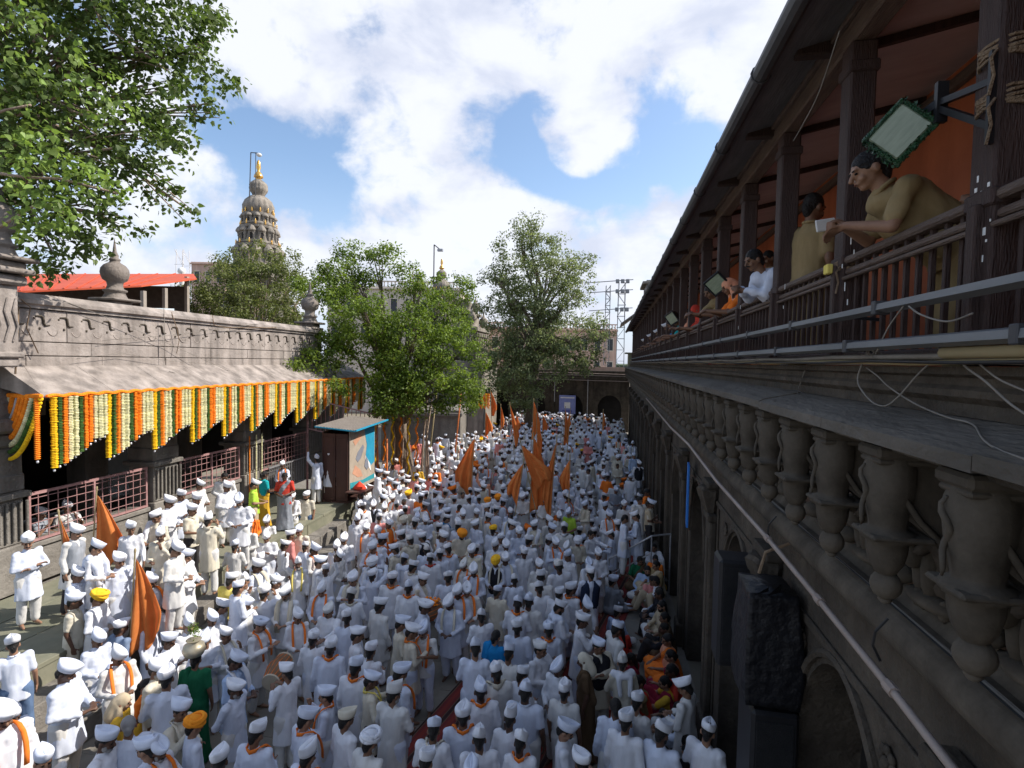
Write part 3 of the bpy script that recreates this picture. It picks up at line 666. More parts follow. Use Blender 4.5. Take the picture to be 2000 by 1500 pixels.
panel('blue_notice', 'small blue notice with white line left of the tree trunk', 'sign', 1005, 785, EY - .4, 14, 6, M_blue, [(-.4, -.1, .4, .1, M_whitep)])
# ================================================================ RIGHT SIDE: arcade and gallery
WX = 1.75; YS, YE = -1.5, 48.0
def arcade():
    t = thing('stone_arcade', 'long shaded basalt arcade with carved brackets under a stone ledge, courtyard right side', 'building')
    # bays
    bw = 3.2; y0 = 2.7 - bw * 2
    k = 0
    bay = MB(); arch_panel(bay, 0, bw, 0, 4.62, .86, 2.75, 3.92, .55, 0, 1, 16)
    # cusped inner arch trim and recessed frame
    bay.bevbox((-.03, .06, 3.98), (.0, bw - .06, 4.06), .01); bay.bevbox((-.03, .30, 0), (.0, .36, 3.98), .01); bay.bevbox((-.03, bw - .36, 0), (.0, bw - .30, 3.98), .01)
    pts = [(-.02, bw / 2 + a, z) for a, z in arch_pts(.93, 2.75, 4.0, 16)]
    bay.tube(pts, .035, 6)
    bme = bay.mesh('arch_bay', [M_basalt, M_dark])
    pil = MB(); pil.bevbox((-.11, -.2, 0), (0, .2, 3.7), .025); pil.bevbox((-.16, -.24, .0), (0, .24, .5), .03); pil.bevbox((-.15, -.23, 3.7), (0, .23, 3.82), .02)
    pil.lathe([(.10, 3.82), (.16, 3.95), (.22, 4.12), (.24, 4.2), (.2, 4.24)], (-.05, 0, 0), 16, flute=.08, nf=8); pil.bevbox((-.18, -.26, 4.24), (0, .26, 4.34), .02)
    pil.bevbox((-.13, -.08, 1.0), (-.1, .08, 3.4), .01)
    pme = pil.mesh('pilaster', [M_basalt])
    ros = MB()
    for q in range(8):
        a = q * math.pi / 4; ros.ell((-.02, .07 * math.cos(a), .07 * math.sin(a)), (.02, .035, .035), 8, 5)
    ros.ell((-.03, 0, 0), (.025, .035, .035), 8, 5); rme = ros.mesh('rosette', [M_basalt], True)
    while y0 + k * bw < YE - .5:
        y = y0 + k * bw
        put('arch_bay', bme, t, (WX, y, 0)); put('pilaster', pme, t, (WX, y, 0))
        for s in (-.75, .75): put('rosette', rme, t, (WX, y + bw / 2 + s, 3.8))
        k += 1
    # wall above arches, mouldings, frieze
    m = MB(); m.box((WX, YS - 2, 4.62), (WX + .5, YE, 6.2)); m.build('frieze_wall', M_brownplaster, t)
    n_ = 14; prof = [(WX + .02, 4.55)]
    prof += [(WX - .05, 4.55), (WX - .05, 4.60)]
    for i in range(n_ + 1):
        a = math.pi * (-.5 + i / n_); prof.append((WX - .06 - .13 * math.cos(a), 4.73 + .12 * math.sin(a)))
    prof += [(WX - .04, 4.88), (WX + .0, 4.95), (WX + .02, 4.95)]
    y = -.5
    while y < YE - .1:
        e = min(y + 2.4, YE); m = MB(); m.extr(prof, y + .002, e - .002); m.build('roll_moulding', M_basalt2, t); y = e
    # ledge slabs
    y = -.6; r = random.Random(2)
    while y < YE - .1:
        e = min(y + 1.36, YE); dz = r.uniform(-.006, .006)
        m = MB(); m.extr([(1.25, 5.845 + dz), (1.25, 5.905 + dz), (1.29, 5.925 + dz), (1.62, 6.0 + dz), (1.62, 5.90 + dz), (1.33, 5.85 + dz)], y + .003, e - .003); m.build('ledge_slab', M_ledge, t); y = e
    # bead fillet below the ledge, soffit
    m = MB(); m.extr([(1.36, 5.80), (1.36, 5.86), (1.76, 5.91), (1.76, 5.80)], -.6, YE - .02); m.build('soffit', M_basalt, t)
    # upper band
    pr = [(1.58, 5.99), (1.58, 6.05), (1.545, 6.08), (1.545, 6.11), (1.57, 6.13), (1.57, 6.165), (1.53, 6.18), (1.53, 6.215), (2.3, 6.215), (2.3, 5.99)]
    y = -.6
    while y < YE - .1:
        e = min(y + 2.72, YE); m = MB(); m.extr(pr, y + .002, e - .002); m.build('band_stone', M_basalt, t); y = e
    # bracket
    b = MB()
    b.bevbox((-.15, -.115, .60), (.30, .115, .66), .015); b.bevbox((-.14, -.10, .57), (.28, .10, .60), .01)
    arm = [(.30, .60), (.30, .02), (.24, .0), (.20, .10), (.12, .22), (.02, .30), (-.03, .42), (-.08, .60)]
    b.extr([(x, z) for x, z in arm], -.065, .065)
    b.tube([(-.04, -.085, .58), (-.02, -.09, .42), (.06, -.09, .30), (.16, -.09, .2), (.22, -.085, .06)], .018, 5)
    b.lathe([(x * .78, z) for x, z in [(.125, .60), (.145, .55), (.148, .48), (.138, .40), (.118, .32), (.105, .26), (.108, .24), (.150, .228), (.158, .21), (.150, .19), (.115, .17), (.112, .12), (.095, .06), (.06, .01), (.02, -.01)]][::-1], (-.04, 0, 0), 28, flute=.035, nf=14)
    b.bevbox((-.16, -.125, .195), (.12, .125, .222), .01)
    b.ell((-.035, 0, -.055), (.072, .072, .075), 12, 8); b.lathe([(.02, 0), (.035, -.01), (.02, -.03)], (-.035, 0, -.12), 8)
    b.tube([(-.158 - .012 * math.sin(q * .9), .018 * math.sin(q * 1.25), .56 - q * .031) for q in range(11)], [.006, .011, .013, .014, .014, .014, .013, .012, .011, .009, .005], 6)
    b.bevbox((.10, .16, .10), (.30, .30, .20), .012); b.lathe([(.05, .10), (.07, .05), (.05, .0), (.02, -.03)], (.2, .23, 0), 10); b.bevbox((.14, .18, .2), (.3, .28, .6), .01)
    bkm = b.mesh('bracket', [M_basalt2], 'auto')
    # carved relief groups: a standing and a seated small figure, lumpy
    def carve(seed):
        rr = random.Random(seed); m = MB()
        x = 0
        m.ell((0, 0, .50), (.045, .055, .07), 8, 6); m.ell((-.005, 0, .34), (.05, .08, .12), 8, 6); m.ell((0, -.03, .16), (.045, .045, .14), 8, 6); m.ell((0, .04, .16), (.045, .045, .14), 8, 6)
        m.tube([(0, -.08, .40), (-.05, -.12, .30), (-.05, -.03, .24)], .022, 6); m.tube([(0, .08, .40), (-.03, .13, .44), (-.04, .12, .54)], .02, 6)
        m.ell((0, .20, .33), (.04, .045, .055), 8, 6); m.ell((-.005, .20, .19), (.05, .07, .09), 8, 6); m.ell((-.02, .2, .08), (.055, .10, .05), 8, 6)
        m.ell((0, -.02, .03), (.06, .18, .035), 8, 5)
        for q in range(26):
            m.ell((rr.uniform(-.02, .01), rr.uniform(-.2, .3), rr.uniform(.0, .6)), (rr.uniform(.015, .035), rr.uniform(.015, .04), rr.uniform(.015, .05)), 6, 4)
        return m.mesh('carved_figure', [M_basalt2], True)
    cm = [carve(s) for s in range(5)]
    i = 0; y = .28
    while y < YE - .4:
        put('bracket', bkm, t, (1.45, y, 5.155)); 
        if y < 34: put('carved_figure', cm[i % 5], t, (WX - .03, y + .17 + .03 * (i % 3), 4.93)).scale = (1.5, 1.15, 1.25)
        y += .68; i += 1
arcade()

def pipes():
    pts = []
    for (px_, py_, x) in [(1905, 1560, 1.46), (1860, 1500, 1.47), (1740, 1345, 1.47), (1600, 1172, 1.48), (1500, 1052, 1.46), (1400, 940, 1.42), (1345, 868, 1.35), (1310, 835, 1.40), (1285, 805, 1.46), (1262, 778, 1.5)]:
        pts.append(on_x(px_, py_, x))
    m = MB(); m.tube(pts, .022, 8)
    t = thing('drain_pipe', 'pale plastic pipe running slantwise along the arcade wall', 'pipe')
    m.build('pipe', M_pipe, t, smooth=True)
    for p in (pts[2], pts[3], pts[4]):
        m = MB(); d = (pts[4] - pts[3]).normalized(); m.tube([p - d * .04, p + d * .04], .031, 8); m.build('coupling', M_pipe, t)
    for k, yy in enumerate([2.0, 3.2, 5.2]):
        m = MB(); m.tube([(1.50, yy, 4.6), (1.46, yy, 4.68), (1.47, yy, 4.76), (1.53, yy, 4.84)], .008, 5)
        m.build('hook', M_black, t)
    # thin cables along the roll moulding
    for k in range(3):
        m = MB(); m.tube([(1.60 + .012 * k, y_ * 1.0, 4.868 - .004 * k + .006 * math.sin(y_ * 2.1 + k)) for y_ in np.linspace(.4, 30, 60)], .005 + .002 * (k == 1), 5)
        m.build('cable', M_cable if k else M_black, None, label=['thin dark cable lying along the roll moulding', 'thicker dusty cable lying along the roll moulding', 'third dusty cable nearest the wall on the moulding'][k], category='cable', group='cables on the moulding')
pipes()

def loose_cables():
    def cab(pts, r_, nm, mm=None):
        P = [Vector(p) for p in pts]; out_ = []
        for i in range(len(P) - 1):     # Catmull-Rom
            p0, p1, p2, p3 = P[max(i-1, 0)], P[i], P[i+1], P[min(i+2, len(P)-1)]
            for s in range(6):
                u = s / 6; out_.append(.5 * ((2*p1) + (-p0+p2)*u + (2*p0-5*p1+4*p2-p3)*u*u + (-p0+3*p1-3*p2+p3)*u**3))
        out_.append(P[-1])
        m = MB(); m.tube(out_, r_, 5); m.build('cable', mm or M_cable, None, smooth=True, label=nm, category='cable', group='loose cables on the band')
    X = 1.47
    cab([on_x(x, y, X) for x, y in [(1698, 688), (1682, 716), (1676, 748), (1700, 782), (1728, 793), (1755, 775), (1790, 735), (1838, 688)]], .005, 'big looped cable hanging on the stone band')
    cab([on_x(x, y, X + .02) for x, y in [(1692, 718), (1715, 735), (1738, 757), (1790, 790), (1850, 815), (1900, 829)]] + [(1.3, 2.05, 5.93), (1.22, 1.2, 5.92)], .0045, 'long cable drooping across the stone ledge')
    cab([on_x(x, y, X) for x, y in [(1862, 684), (1885, 715), (1925, 745), (1975, 790), (2030, 825)]], .005, 'cable falling from the bamboo toward the ledge')
    cab([on_x(x, y, X) for x, y in [(1868, 682), (1900, 700), (1950, 740), (2020, 770)]], .004, 'thin cable beside the one falling to the ledge')
    cab([on_x(x, y, 1.42) for x, y in [(1765, 598), (1735, 640), (1712, 688)]], .004, 'short cable hanging from the upper light batten')
    cab([on_x(x, y, 1.40) for x, y in [(1775, 598), (1800, 615), (1850, 628), (1900, 612)]], .0045, 'cable linking the upper and lower battens')
    cab([on_x(x, y, 1.38) for x, y in [(1640, 60), (1600, 180), (1570, 240), (1550, 275)]], .004, 'thin wire hanging from the eave edge')
    cab([on_x(x, y, 1.55) for x, y in [(1575, 715), (1563, 750), (1558, 770)]], .004, 'short wire on the stone band')
    cab([on_x(x, y, 1.5) for x, y in [(1535, 762), (1560, 764), (1590, 780), (1620, 786)]], .004, 'black wire resting on the ledge', M_black)
    for k in range(5):
        z = 6.235 + .028 * (k % 2); x = 1.50 - .03 * (k // 2)
        m = MB(); m.tube([(x, y_, z + .006 * math.sin(3 * y_ + k)) for y_ in np.linspace(.3 + .2 * k, 38, 50)], [.014, .01, .012, .016, .008][k], 6)
        m.build('conduit', [M_pipe, M_black, M_bamboo, M_cable, M_black][k], None, smooth=True, label=['pale conduit on top of the stone band', 'thin black conduit behind the pale one on the band', 'bamboo coloured pole on the stone band', 'dusty conduit at the outer edge of the band', 'thinnest black line on the outer band edge'][k], category='conduit', group='lines along the band')
    m = MB(); m.tube([(1.46, 0.4, 6.27), (1.46, 2.7, 6.275)], .026, 8); m.build('bamboo_pole', M_bamboo, None, smooth=True, label='short olive bamboo pole near the camera on the stone band', category='pole')
    rr = random.Random(9)
    for k, (px_, py_) in enumerate([(1700, 690), (1860, 680), (1480, 705)]):
        c_ = on_x(px_, py_, 1.47); m = MB()
        for q in range(7):
            a0 = rr.uniform(0, 6); m.tube([c_ + Vector((rr.uniform(-.02, .02), .06 * math.cos(a0 + a) + .012 * q - .04, .028 * math.sin(a0 + a) * rr.uniform(.6, 1.2))) for a in np.linspace(0, 5.5, 12)], .003, 4)
        m.build('wire_tangle', M_cable, None, label=['wire tangle knotted on the band below the officers', 'wire tangle knotted at the short bamboo pole', 'small wire tangle on the band below the white shirt'][k], category='wire tangle', group='wire tangles')
loose_cables()

def battens():
    for k, (zt, x) in enumerate([(6.56, 1.46), (6.36, 1.44)]):
        t = thing('light_batten', ['upper grey strip light batten in front of the balusters', 'lower grey strip light batten in front of the balusters'][k], 'light batten', (x, 0, zt), 0, 'strip light battens')
        y = .5 + k * .3
        while y < 39:
            m = MB(); m.extr([(0, 0), (-.05, -.012), (-.055, -.045), (0, -.06), (.02, -.03)], y + .01, y + 1.37); m.build('tube_section', M_alu, t)
            m = MB(); m.bevbox((-.06, y - .035, -.068), (.02, y + .01, .006), .005); m.build('end_clip', M_gutter, t)
            y += 1.38
        m = MB(); 
        for yy in np.arange(1.0, 38, 2.8): m.bar((.02, yy, -.03), (.22, yy, -.05), .02)
        m.build('bracket_arm', M_black, t)
battens()

GX = 1.70
def gallery():
    t = thing('wooden_gallery', 'long dark wooden balcony gallery with deep eaves above the stone arcade', 'gallery')
    zb = 6.22; zr = 6.94; zt = 8.5
    m = MB(); m.box((1.79, -1, 5.8), (3.3, 41.5, 5.85)); m.build('floor', M_wood, t)
    post = MB(); post.bevbox((-.085, -.085, 0), (.085, .085, zt - zb), .012); post.bevbox((-.098, -.098, zr - zb - .02), (.098, .098, zr - zb + .06), .01); post.bevbox((-.10, -.10, zt - zb - .22), (.10, .10, zt - zb - .14), .01)
    pm = post.mesh('post', [M_wood])
    half = MB(); half.bevbox((-.05, -.035, 0), (.0, .035, zr - zb), .008); hm_ = half.mesh('rail_post', [M_wood])
    ys = [2.78 + 1.53 * k for k in range(-2, 26)]
    bal = MB(); bal.bevbox((-.014, -.014, 0), (.014, .014, .66), .004); bm = bal.mesh('baluster', [M_wood]); nb = 0; far = MB()
    hr = MB(); hr.bevbox((-.05, .07, -.0), (.05, 1.46, .05), .014); hr.bevbox((-.035, .07, -.075), (.035, 1.46, -.035), .01); hr.bevbox((-.055, .07, -.115), (-.02, 1.46, -.09), .008)
    hrm = hr.mesh('handrail', [M_woodrail])
    br = MB(); br.bevbox((-.03, .07, .03), (.03, 1.46, .09), .01); brm = br.mesh('bottom_rail', [M_wood])
    for y in ys:
        put('post', pm, t, (GX, y, zb)); put('rail_post', hm_, t, (GX - .07, y, zb))
        if y < 39:
            put('handrail', hrm, t, (GX - .03, y, zr)); put('bottom_rail', brm, t, (GX - .03, y, zb))
        for i in range(1, 11):
            yy = y + .07 + i * 1.39 / 11
            if nb < 290 and yy > 1.6: put('baluster', bm, t, (GX - .03, yy, zb + .08)); nb += 1
            elif yy > 1.6 and yy < 41: far.box((GX - .044, yy - .014, zb + .08), (GX - .016, yy + .014, zr))
    far.build('far_balusters', M_wood, t, kind='stuff')
    # beam, joist ends, ceiling, inner wall
    m = MB(); m.bevbox((GX - .08, -1, zt), (GX + .08, 41.6, zt + .16), .015); m.bevbox((GX - .11, -1, zt + .16), (GX + .05, 41.6, zt + .22), .01); m.build('beam', M_woodrail, t)
    je = MB(); je.bevbox((-.32, -.05, 0), (.0, .05, .10), .01); jm = je.mesh('rafter_end', [M_wood])
    for y in ys: put('rafter_end', jm, t, (GX - .02, y + .3, zt + .10))
    # ceiling boards with joists
    y = -1.0; k = 0
    while y < 41.3:
        e = y + .94; m = MB(); m.add([(GX, y + .004, 8.62), (3.05, y + .004, 8.90), (3.05, e, 8.90), (GX, e, 8.62), (GX, y + .004, 8.64), (3.05, y + .004, 8.92), (3.05, e, 8.92), (GX, e, 8.64)], [(0,1,2,3),(7,6,5,4),(0,4,5,1),(1,5,6,2),(2,6,7,3),(3,7,4,0)])
        m.build('ceiling_board', M_paleboard, t); y = e; k += 1
    jo = MB(); jo.add([(0, 0, .07), (1.3, 0, .35), (1.3, .05, .35), (0, .05, .07), (0, 0, .13), (1.3, 0, .41), (1.3, .05, .41), (0, .05, .13)], [(3,2,1,0),(4,5,6,7),(0,1,5,4),(1,2,6,5),(2,3,7,6),(3,0,4,7)])
    jom = jo.mesh('joist', [M_wood])
    for y in ys: put('joist', jom, t, (GX + .04, y + .2, 8.49))
    m = MB(); m.box((3.0, -1.5, 5.85), (3.2, 41.6, 9.0)); m.build('inner_wall', M_orangewall, t)
    m = MB(); m.bevbox((2.93, -1, 8.70), (2.999, 41.6, 8.80), .01); m.build('cornice', M_woodrail, t)
    dm = MB(); dm.box((2.985, 0, 0), (3.0, .85, 1.9)); dmm = dm.mesh('door', [M_wood])
    for y in ys[6::5]: put('door', dmm, t, (0, y + .3, 5.86))
    # end wall of the corridor behind the camera side
    m = MB(); m.box((1.72, -1.8, 6.2), (3.2, -1.5, 9.0)); m.build('end_partition', M_orangewall, t)
    # eave: sheets with a curved gutter
    m = MB()
    y = -1.5
    while y < 42:
        e = y + 1.9
        m = MB(); m.add([(1.20, y + .003, 8.60), (1.20, e, 8.60), (GX + .06, e, 8.74), (GX + .06, y + .003, 8.74), (1.20, y + .003, 8.62), (1.20, e, 8.62), (GX + .06, e, 8.76), (GX + .06, y + .003, 8.76)], [(0,1,2,3),(7,6,5,4),(0,4,5,1),(1,5,6,2),(2,6,7,3),(3,7,4,0)][::1])
        m.build('eave_sheet', M_eave, t); y = e
    m = MB(); m.extr([(1.16 + .07 * math.cos(a), 8.60 + .07 * math.sin(a)) for a in np.linspace(math.pi * .5, math.pi * 2.0, 9)] + [(1.16 + .058 * math.cos(a), 8.60 + .058 * math.sin(a)) for a in np.linspace(math.pi * 2.0, math.pi * .5, 9)], -1.5, 42)
    m.build('gutter', M_gutter, t)
    cl = MB(); cl.tube([(1.16 + .075 * math.cos(a), 0, 8.60 + .075 * math.sin(a)) for a in np.linspace(math.pi * .4, math.pi * 2.1, 10)], .009, 5); cm_ = cl.mesh('gutter_strap', [M_gutter])
    for y in ys: put('gutter_strap', cm_, t, (0, y + .5, 0))
    m = MB(); m.add([(1.14, -1.5, 8.66), (1.14, 42, 8.66), (4.2, 42, 9.75), (4.2, -1.5, 9.75), (7.3, 42, 8.66), (7.3, -1.5, 8.66), (7.3, 42, 8.5), (7.3, -1.5, 8.5)], [(0,3,2,1),(3,5,4,2),(5,7,6,4)]); 
    m.add([(1.14, -1.5, 8.63), (1.14, 42, 8.63), (4.2, 42, 9.70), (4.2, -1.5, 9.70)], [(0,1,2,3)]); m.build('roof', M_tin, t)
    m = MB(); m.box((3.3, -3, 0), (7.2, 48, 8.5)); m.build('rear_block', M_greystone, t)
gallery()
m = MB(); rr = random.Random(21)
for (px_, py_, w_, h_) in [(1884, 350, .010, .03), (1880, 372, .016, .02), (1890, 384, .008, .05), (1878, 398, .006, .03), (1896, 452, .018, .035), (1900, 470, .01, .012), (1893, 505, .006, .03), (1905, 360, .014, .02), (1908, 430, .006, .012), (1882, 440, .005, .02)]:
    q = on_x(px_ + 26, py_, GX - .0862); m.bevbox((q.x - .002, q.y - w_ / 2, q.z - h_ / 2), (q.x + .003, q.y + w_ / 2, q.z + h_ / 2), .001)
for (px_, py_, h_) in [(1662, 470, .05), (1668, 492, .03), (1650, 560, .06), (1655, 590, .04), (1645, 520, .03), (1533, 560, .05), (1530, 600, .03), (1446, 600, .05), (1442, 640, .04)]:
    q = on_x(px_, py_, GX - .1215); m.bevbox((q.x - .002, q.y - .004, q.z - h_ / 2), (q.x + .003, q.y + .004, q.z + h_ / 2), .001)
m.build('paint_chips', M_whitep, [o for o in C.objects if o.name == 'wooden_gallery'][0], kind='stuff')
def rope_knots():
    for k, (px_, py_, s) in enumerate([(1945, 130, 1), (1950, 215, 1), (1632, 470, .7)]):
        c_ = Vector((GX, 2.78 if s == 1 else 4.31, on_x(px_, py_, GX).z if k < 2 else 6.93)); rr = random.Random(k); m = MB()
        for q in range(6):
            z = -.03 + q * .014; m.tube([c_ + Vector(((.085 + rr.uniform(0, .01)) * math.cos(a) * 1.15, (.085) * math.sin(a) * 1.15, z + .01 * math.sin(a * 2 + q))) for a in np.linspace(0, 6.28, 14)], .008, 5)
        m.tube([c_ + Vector((-.09, -.07, 0)), c_ + Vector((-.13, -.1, -.05)), c_ + Vector((-.11, -.09, -.12)), c_ + Vector((-.12, -.08, -.2))], .007, 5)
        m.build('rope_lashing', M_rope, None, label=['rope lashing round the nearest post above the lamp arm', 'rope lashing round the nearest post below the lamp arm', 'rope lashing on the second post at the handrail'][k], category='rope', group='rope lashings on gallery posts')
rope_knots()

def floodlight(cpos, yaw, tilt, roll, s, label, foil=True, arm=None):
    t = thing('floodlight', label, 'floodlight', cpos); t.rotation_euler = (0, 0, 0)
    t.rotation_mode = 'QUATERNION'
    t.rotation_quaternion = Euler((tilt, roll, yaw), 'XYZ').to_quaternion()
    m = MB()   # face looks to -Y
    w2, h2 = .21 * s, .18 * s
    vs = [(-w2, -.0, -h2), (w2, 0, -h2), (w2, 0, h2), (-w2, 0, h2), (-w2*.6, .22*s, -h2*.6), (w2*.6, .22*s, -h2*.6), (w2*.6, .22*s, h2*.6), (-w2*.6, .22*s, h2*.6)]
    m.add(vs, [(4,7,6,5),(0,4,5,1),(1,5,6,2),(2,6,7,3),(3,7,4,0)]); m.box((-.09*s, .22*s, -.09*s), (.09*s, .30*s, .09*s))
    for q in range(5): m.box((-w2*.62 + q * w2 * .28, .10*s, h2*.62), (-w2*.62 + q*w2*.28 + .008, .24*s, h2*.95))
    m.build('housing', M_black, t)
    m = MB()
    fo = 1.22
    for (x0, x1, z0, z1) in ((-w2*fo, w2*fo, h2, h2*fo*1.05), (-w2*fo, w2*fo, -h2*fo*1.05, -h2), (-w2*fo, -w2, -h2, h2), (w2, w2*fo, -h2, h2)): m.bevbox((x0, -.03*s, z0), (x1, .03*s, z1), .01)
    m.build('rim', M_green_foil if foil else M_black, t)
    if foil:
        rr = random.Random(4); m = MB()
        for q in range(420):
            side = rr.random(); x = rr.uniform(-w2, w2) * 1.25; z = -h2 * rr.uniform(1.0, 1.2) if side < .5 else rr.uniform(-h2, h2) * 1.2
            if side >= .5: x = rr.choice((-1, 1)) * w2 * rr.uniform(1.02, 1.25)
            p = Vector((x, rr.uniform(-.04, .12) * s, z)); a = Vector((rr.uniform(-1, 1), rr.uniform(-1, 1), rr.uniform(-1, 1))) * .018; b = Vector((rr.uniform(-1, 1), rr.uniform(-1, 1), rr.uniform(-1, 1))) * .018
            m.add([p - a, p + b, p + a], [(0, 1, 2)])
        m.build('foil_fringe', M_green_foil, t, kind='stuff')
    m = MB(); m.bevbox((-w2, -.012, -h2), (w2, .004, h2), .01); m.build('glass', M_lampglass, t)
    return t
# near floodlight on its arm
fc = on_x(1757, 258, 1.45)
floodlight(fc, R(-26), R(10), R(-47), .50, 'square floodlight edged with green foil on the nearest post')
t = thing('lamp_bracket', 'black steel arm holding the foil edged floodlight to the post', 'bracket', (0, 0, 0))
pz = on_x(1925, 195, GX).z; pz2 = on_x(1918, 265, GX).z
pA = Vector((GX - .07, 2.72, pz)); pB = Vector((GX - .07, 2.72, pz2 - .05)); v1 = on_x(1838, 200, 1.6)
m = MB(); m.bar(pA, v1, .03, .03); m.bar(pB, v1 + Vector((0, 0, -.03)), .03, .03); m.bar(v1 + Vector((0, 0, .10)), v1 - Vector((0, 0, .10)), .05, .03); m.bar(fc + Vector((.03, .17, .03)), v1, .04, .04); m.build('arm', M_black, t)
m = MB(); m.bar((GX - .085, 2.72, pz + .12), (GX - .085, 2.72, pz2 - .12), .05, .02); m.build('mount_plate', M_black, t)
floodlight(on_x(1400, 555, 1.52), R(-50), R(35), R(-30), .62, 'smaller dark floodlight over the women at the railing', foil=False)
floodlight(on_x(1312, 622, 1.52), R(-60), R(30), R(-20), .7, 'small distant floodlight on the gallery railing', foil=False)

# blue signboard projecting from the arcade
def sign():
    a = on_x(1333, 965, 1.5)
    t = thing('blue_signboard', 'tall narrow blue signboard hung flat along the arcade wall', 'sign', (1.60, a.y, a.z), R(84))
    m = MB(); m.bevbox((-.2, -.02, -.62), (.18, .02, .62), .006); m.build('board', M_blue, t)
    for i in range(11):
        z = .5 - i * .1; m = MB(); x1 = .12 - .05 * (i % 3); m.box((-.16, -.0235, z), (x1, -.0205, z + .035)); m.build('print', mat('pale_blue_print', (.12, .3, .7)), t)
sign()
# speakers / black wrapped stacks at lower right
def speakers():
    t = thing('wrapped_speaker', 'hanging loudspeaker bundled in glossy black plastic against the arcade wall', 'speaker', (0, 0, 0))
    y = 5.2
    bm = MB(); n1, n2 = 14, 18; rr = random.Random(8)
    X0, X1, Y0, Y1, Z0, Z1 = 1.26, 1.70, y - .26, y + .26, 3.2, 4.2
    for i in range(n2 + 1):
        z = Z0 + (Z1 - Z0) * i / n2
        for k in range(n1 * 4):
            sd, f = divmod(k, n1); f /= n1
            x, yy = [(X0 + (X1 - X0) * f, Y0), (X1, Y0 + (Y1 - Y0) * f), (X1 - (X1 - X0) * f, Y1), (X0, Y1 - (Y1 - Y0) * f)][sd]
            q = .016 * noise.noise(Vector((x * 5, yy * 5, z * 4))) + .012 * noise.noise(Vector((x * 14, yy * 14, z * 9)))
            sh = 1 + .10 * math.sin(z * 4)
            bm.v.append((1.41 + (x - 1.41) * sh + q, y + (yy - y) * sh + q, z + q * .5))
    n4 = n1 * 4
    for i in range(n2):
        for k in range(n4): bm.f.append((i*n4+k, i*n4+(k+1) % n4, (i+1)*n4+(k+1) % n4, (i+1)*n4+k)); bm.m.append(0)
    bm.f += [tuple(range(n4))[::-1], tuple(n2*n4+k for k in range(n4))]; bm.m += [0, 0]
    bm.build('plastic_wrap', M_plasticwrap, t, smooth=True)
    m = MB(); m.tube([(1.4, y, 4.3), (1.45, y, 4.5), (1.7, y, 4.62)], .015, 6); m.build('strap', M_rope, t)
    m = MB()
    for q in range(3):      # torn plastic corner
        m.add([(1.2 + .1*q, y - .27, 4.2), (1.3 + .1*q, y - .31, 4.26 + .04*q), (1.33 + .1*q, y - .21, 4.22)], [(0, 1, 2)])
    m.build('torn_flap', M_plasticwrap, t)
    t = thing('speaker_cabinet', 'tall flat black speaker cabinet next to the wrapped one', 'speaker', (0, 0, 0))
    m = MB(); m.bevbox((1.20, 5.9, 3.0), (1.72, 6.25, 4.15), .03); m.build('cabinet', M_black, t)
    m = MB(); m.bevbox((1.24, 5.888, 3.07), (1.68, 5.9, 4.08), .02); m.build('front_grille', mat('speaker_mesh', (.016, .016, .018), (.028, .028, .03), bump=.6, bscale=120), t)
    t = thing('speaker_stack', 'black subwoofer cabinets stacked on the ground by the arcade', 'speaker', (0, 0, 0))
    for k in range(3):
        m = MB(); m.bevbox((1.32, y - .25, .02 + k * 1.05), (1.72, y + .25, 1.05 + k * 1.05), .03); c_ = m.build('cabinet', M_black, t)
        m = MB(); m.bevbox((1.36, y - .262, .1 + k * 1.05), (1.67, y - .251, .97 + k * 1.05), .02); m.build('front_grille', mat('speaker_mesh', (.016, .016, .018)), c_)
speakers()
# steel handrail of the arcade steps
def step_rail():
    t = thing('steel_handrail', 'steel handrail on posts beside the steps among seated people', 'railing')
    a = on_x(1195, 1088, .05); 
    A = on_z(1190, 1092, 1.0); B = on_z(1275, 1047, 1.55)
    A = Vector((.0, 10.6, .98)); 
    A = at_d(1190, 1092, 14.5); B = at_d(1273, 1047, 14.0)
    m = MB(); m.tube([A, B], .024, 8); m.build('top_rail', M_metal, t)
    m = MB(); o = Vector((0, 0, -.45)); m.tube([A + o, B + o], .018, 8); m.build('lower_rail', M_metal, t)
    for p in (A, A.lerp(B, .5), B):
        m = MB(); m.tube([p, (p.x, p.y, 0)], .02, 8); m.build('post', M_metal, t)
    C_ = Vector((1.7, B.y + .3, B.z)); m = MB(); m.tube([B, C_], .024, 8); m.build('top_rail', M_metal, t)
    m = MB(); m.tube([C_, (C_.x, C_.y, 0)], .02, 8); m.build('post', M_metal, t)
step_rail()
# low plinth along the arcade wall
m = MB(); m.bevbox((1.1, 15.0, 0), (1.74, 46, .28), .02); m.build('plinth_step', M_basalt, None, label='low stone plinth at the foot of the arcade wall', category='step')

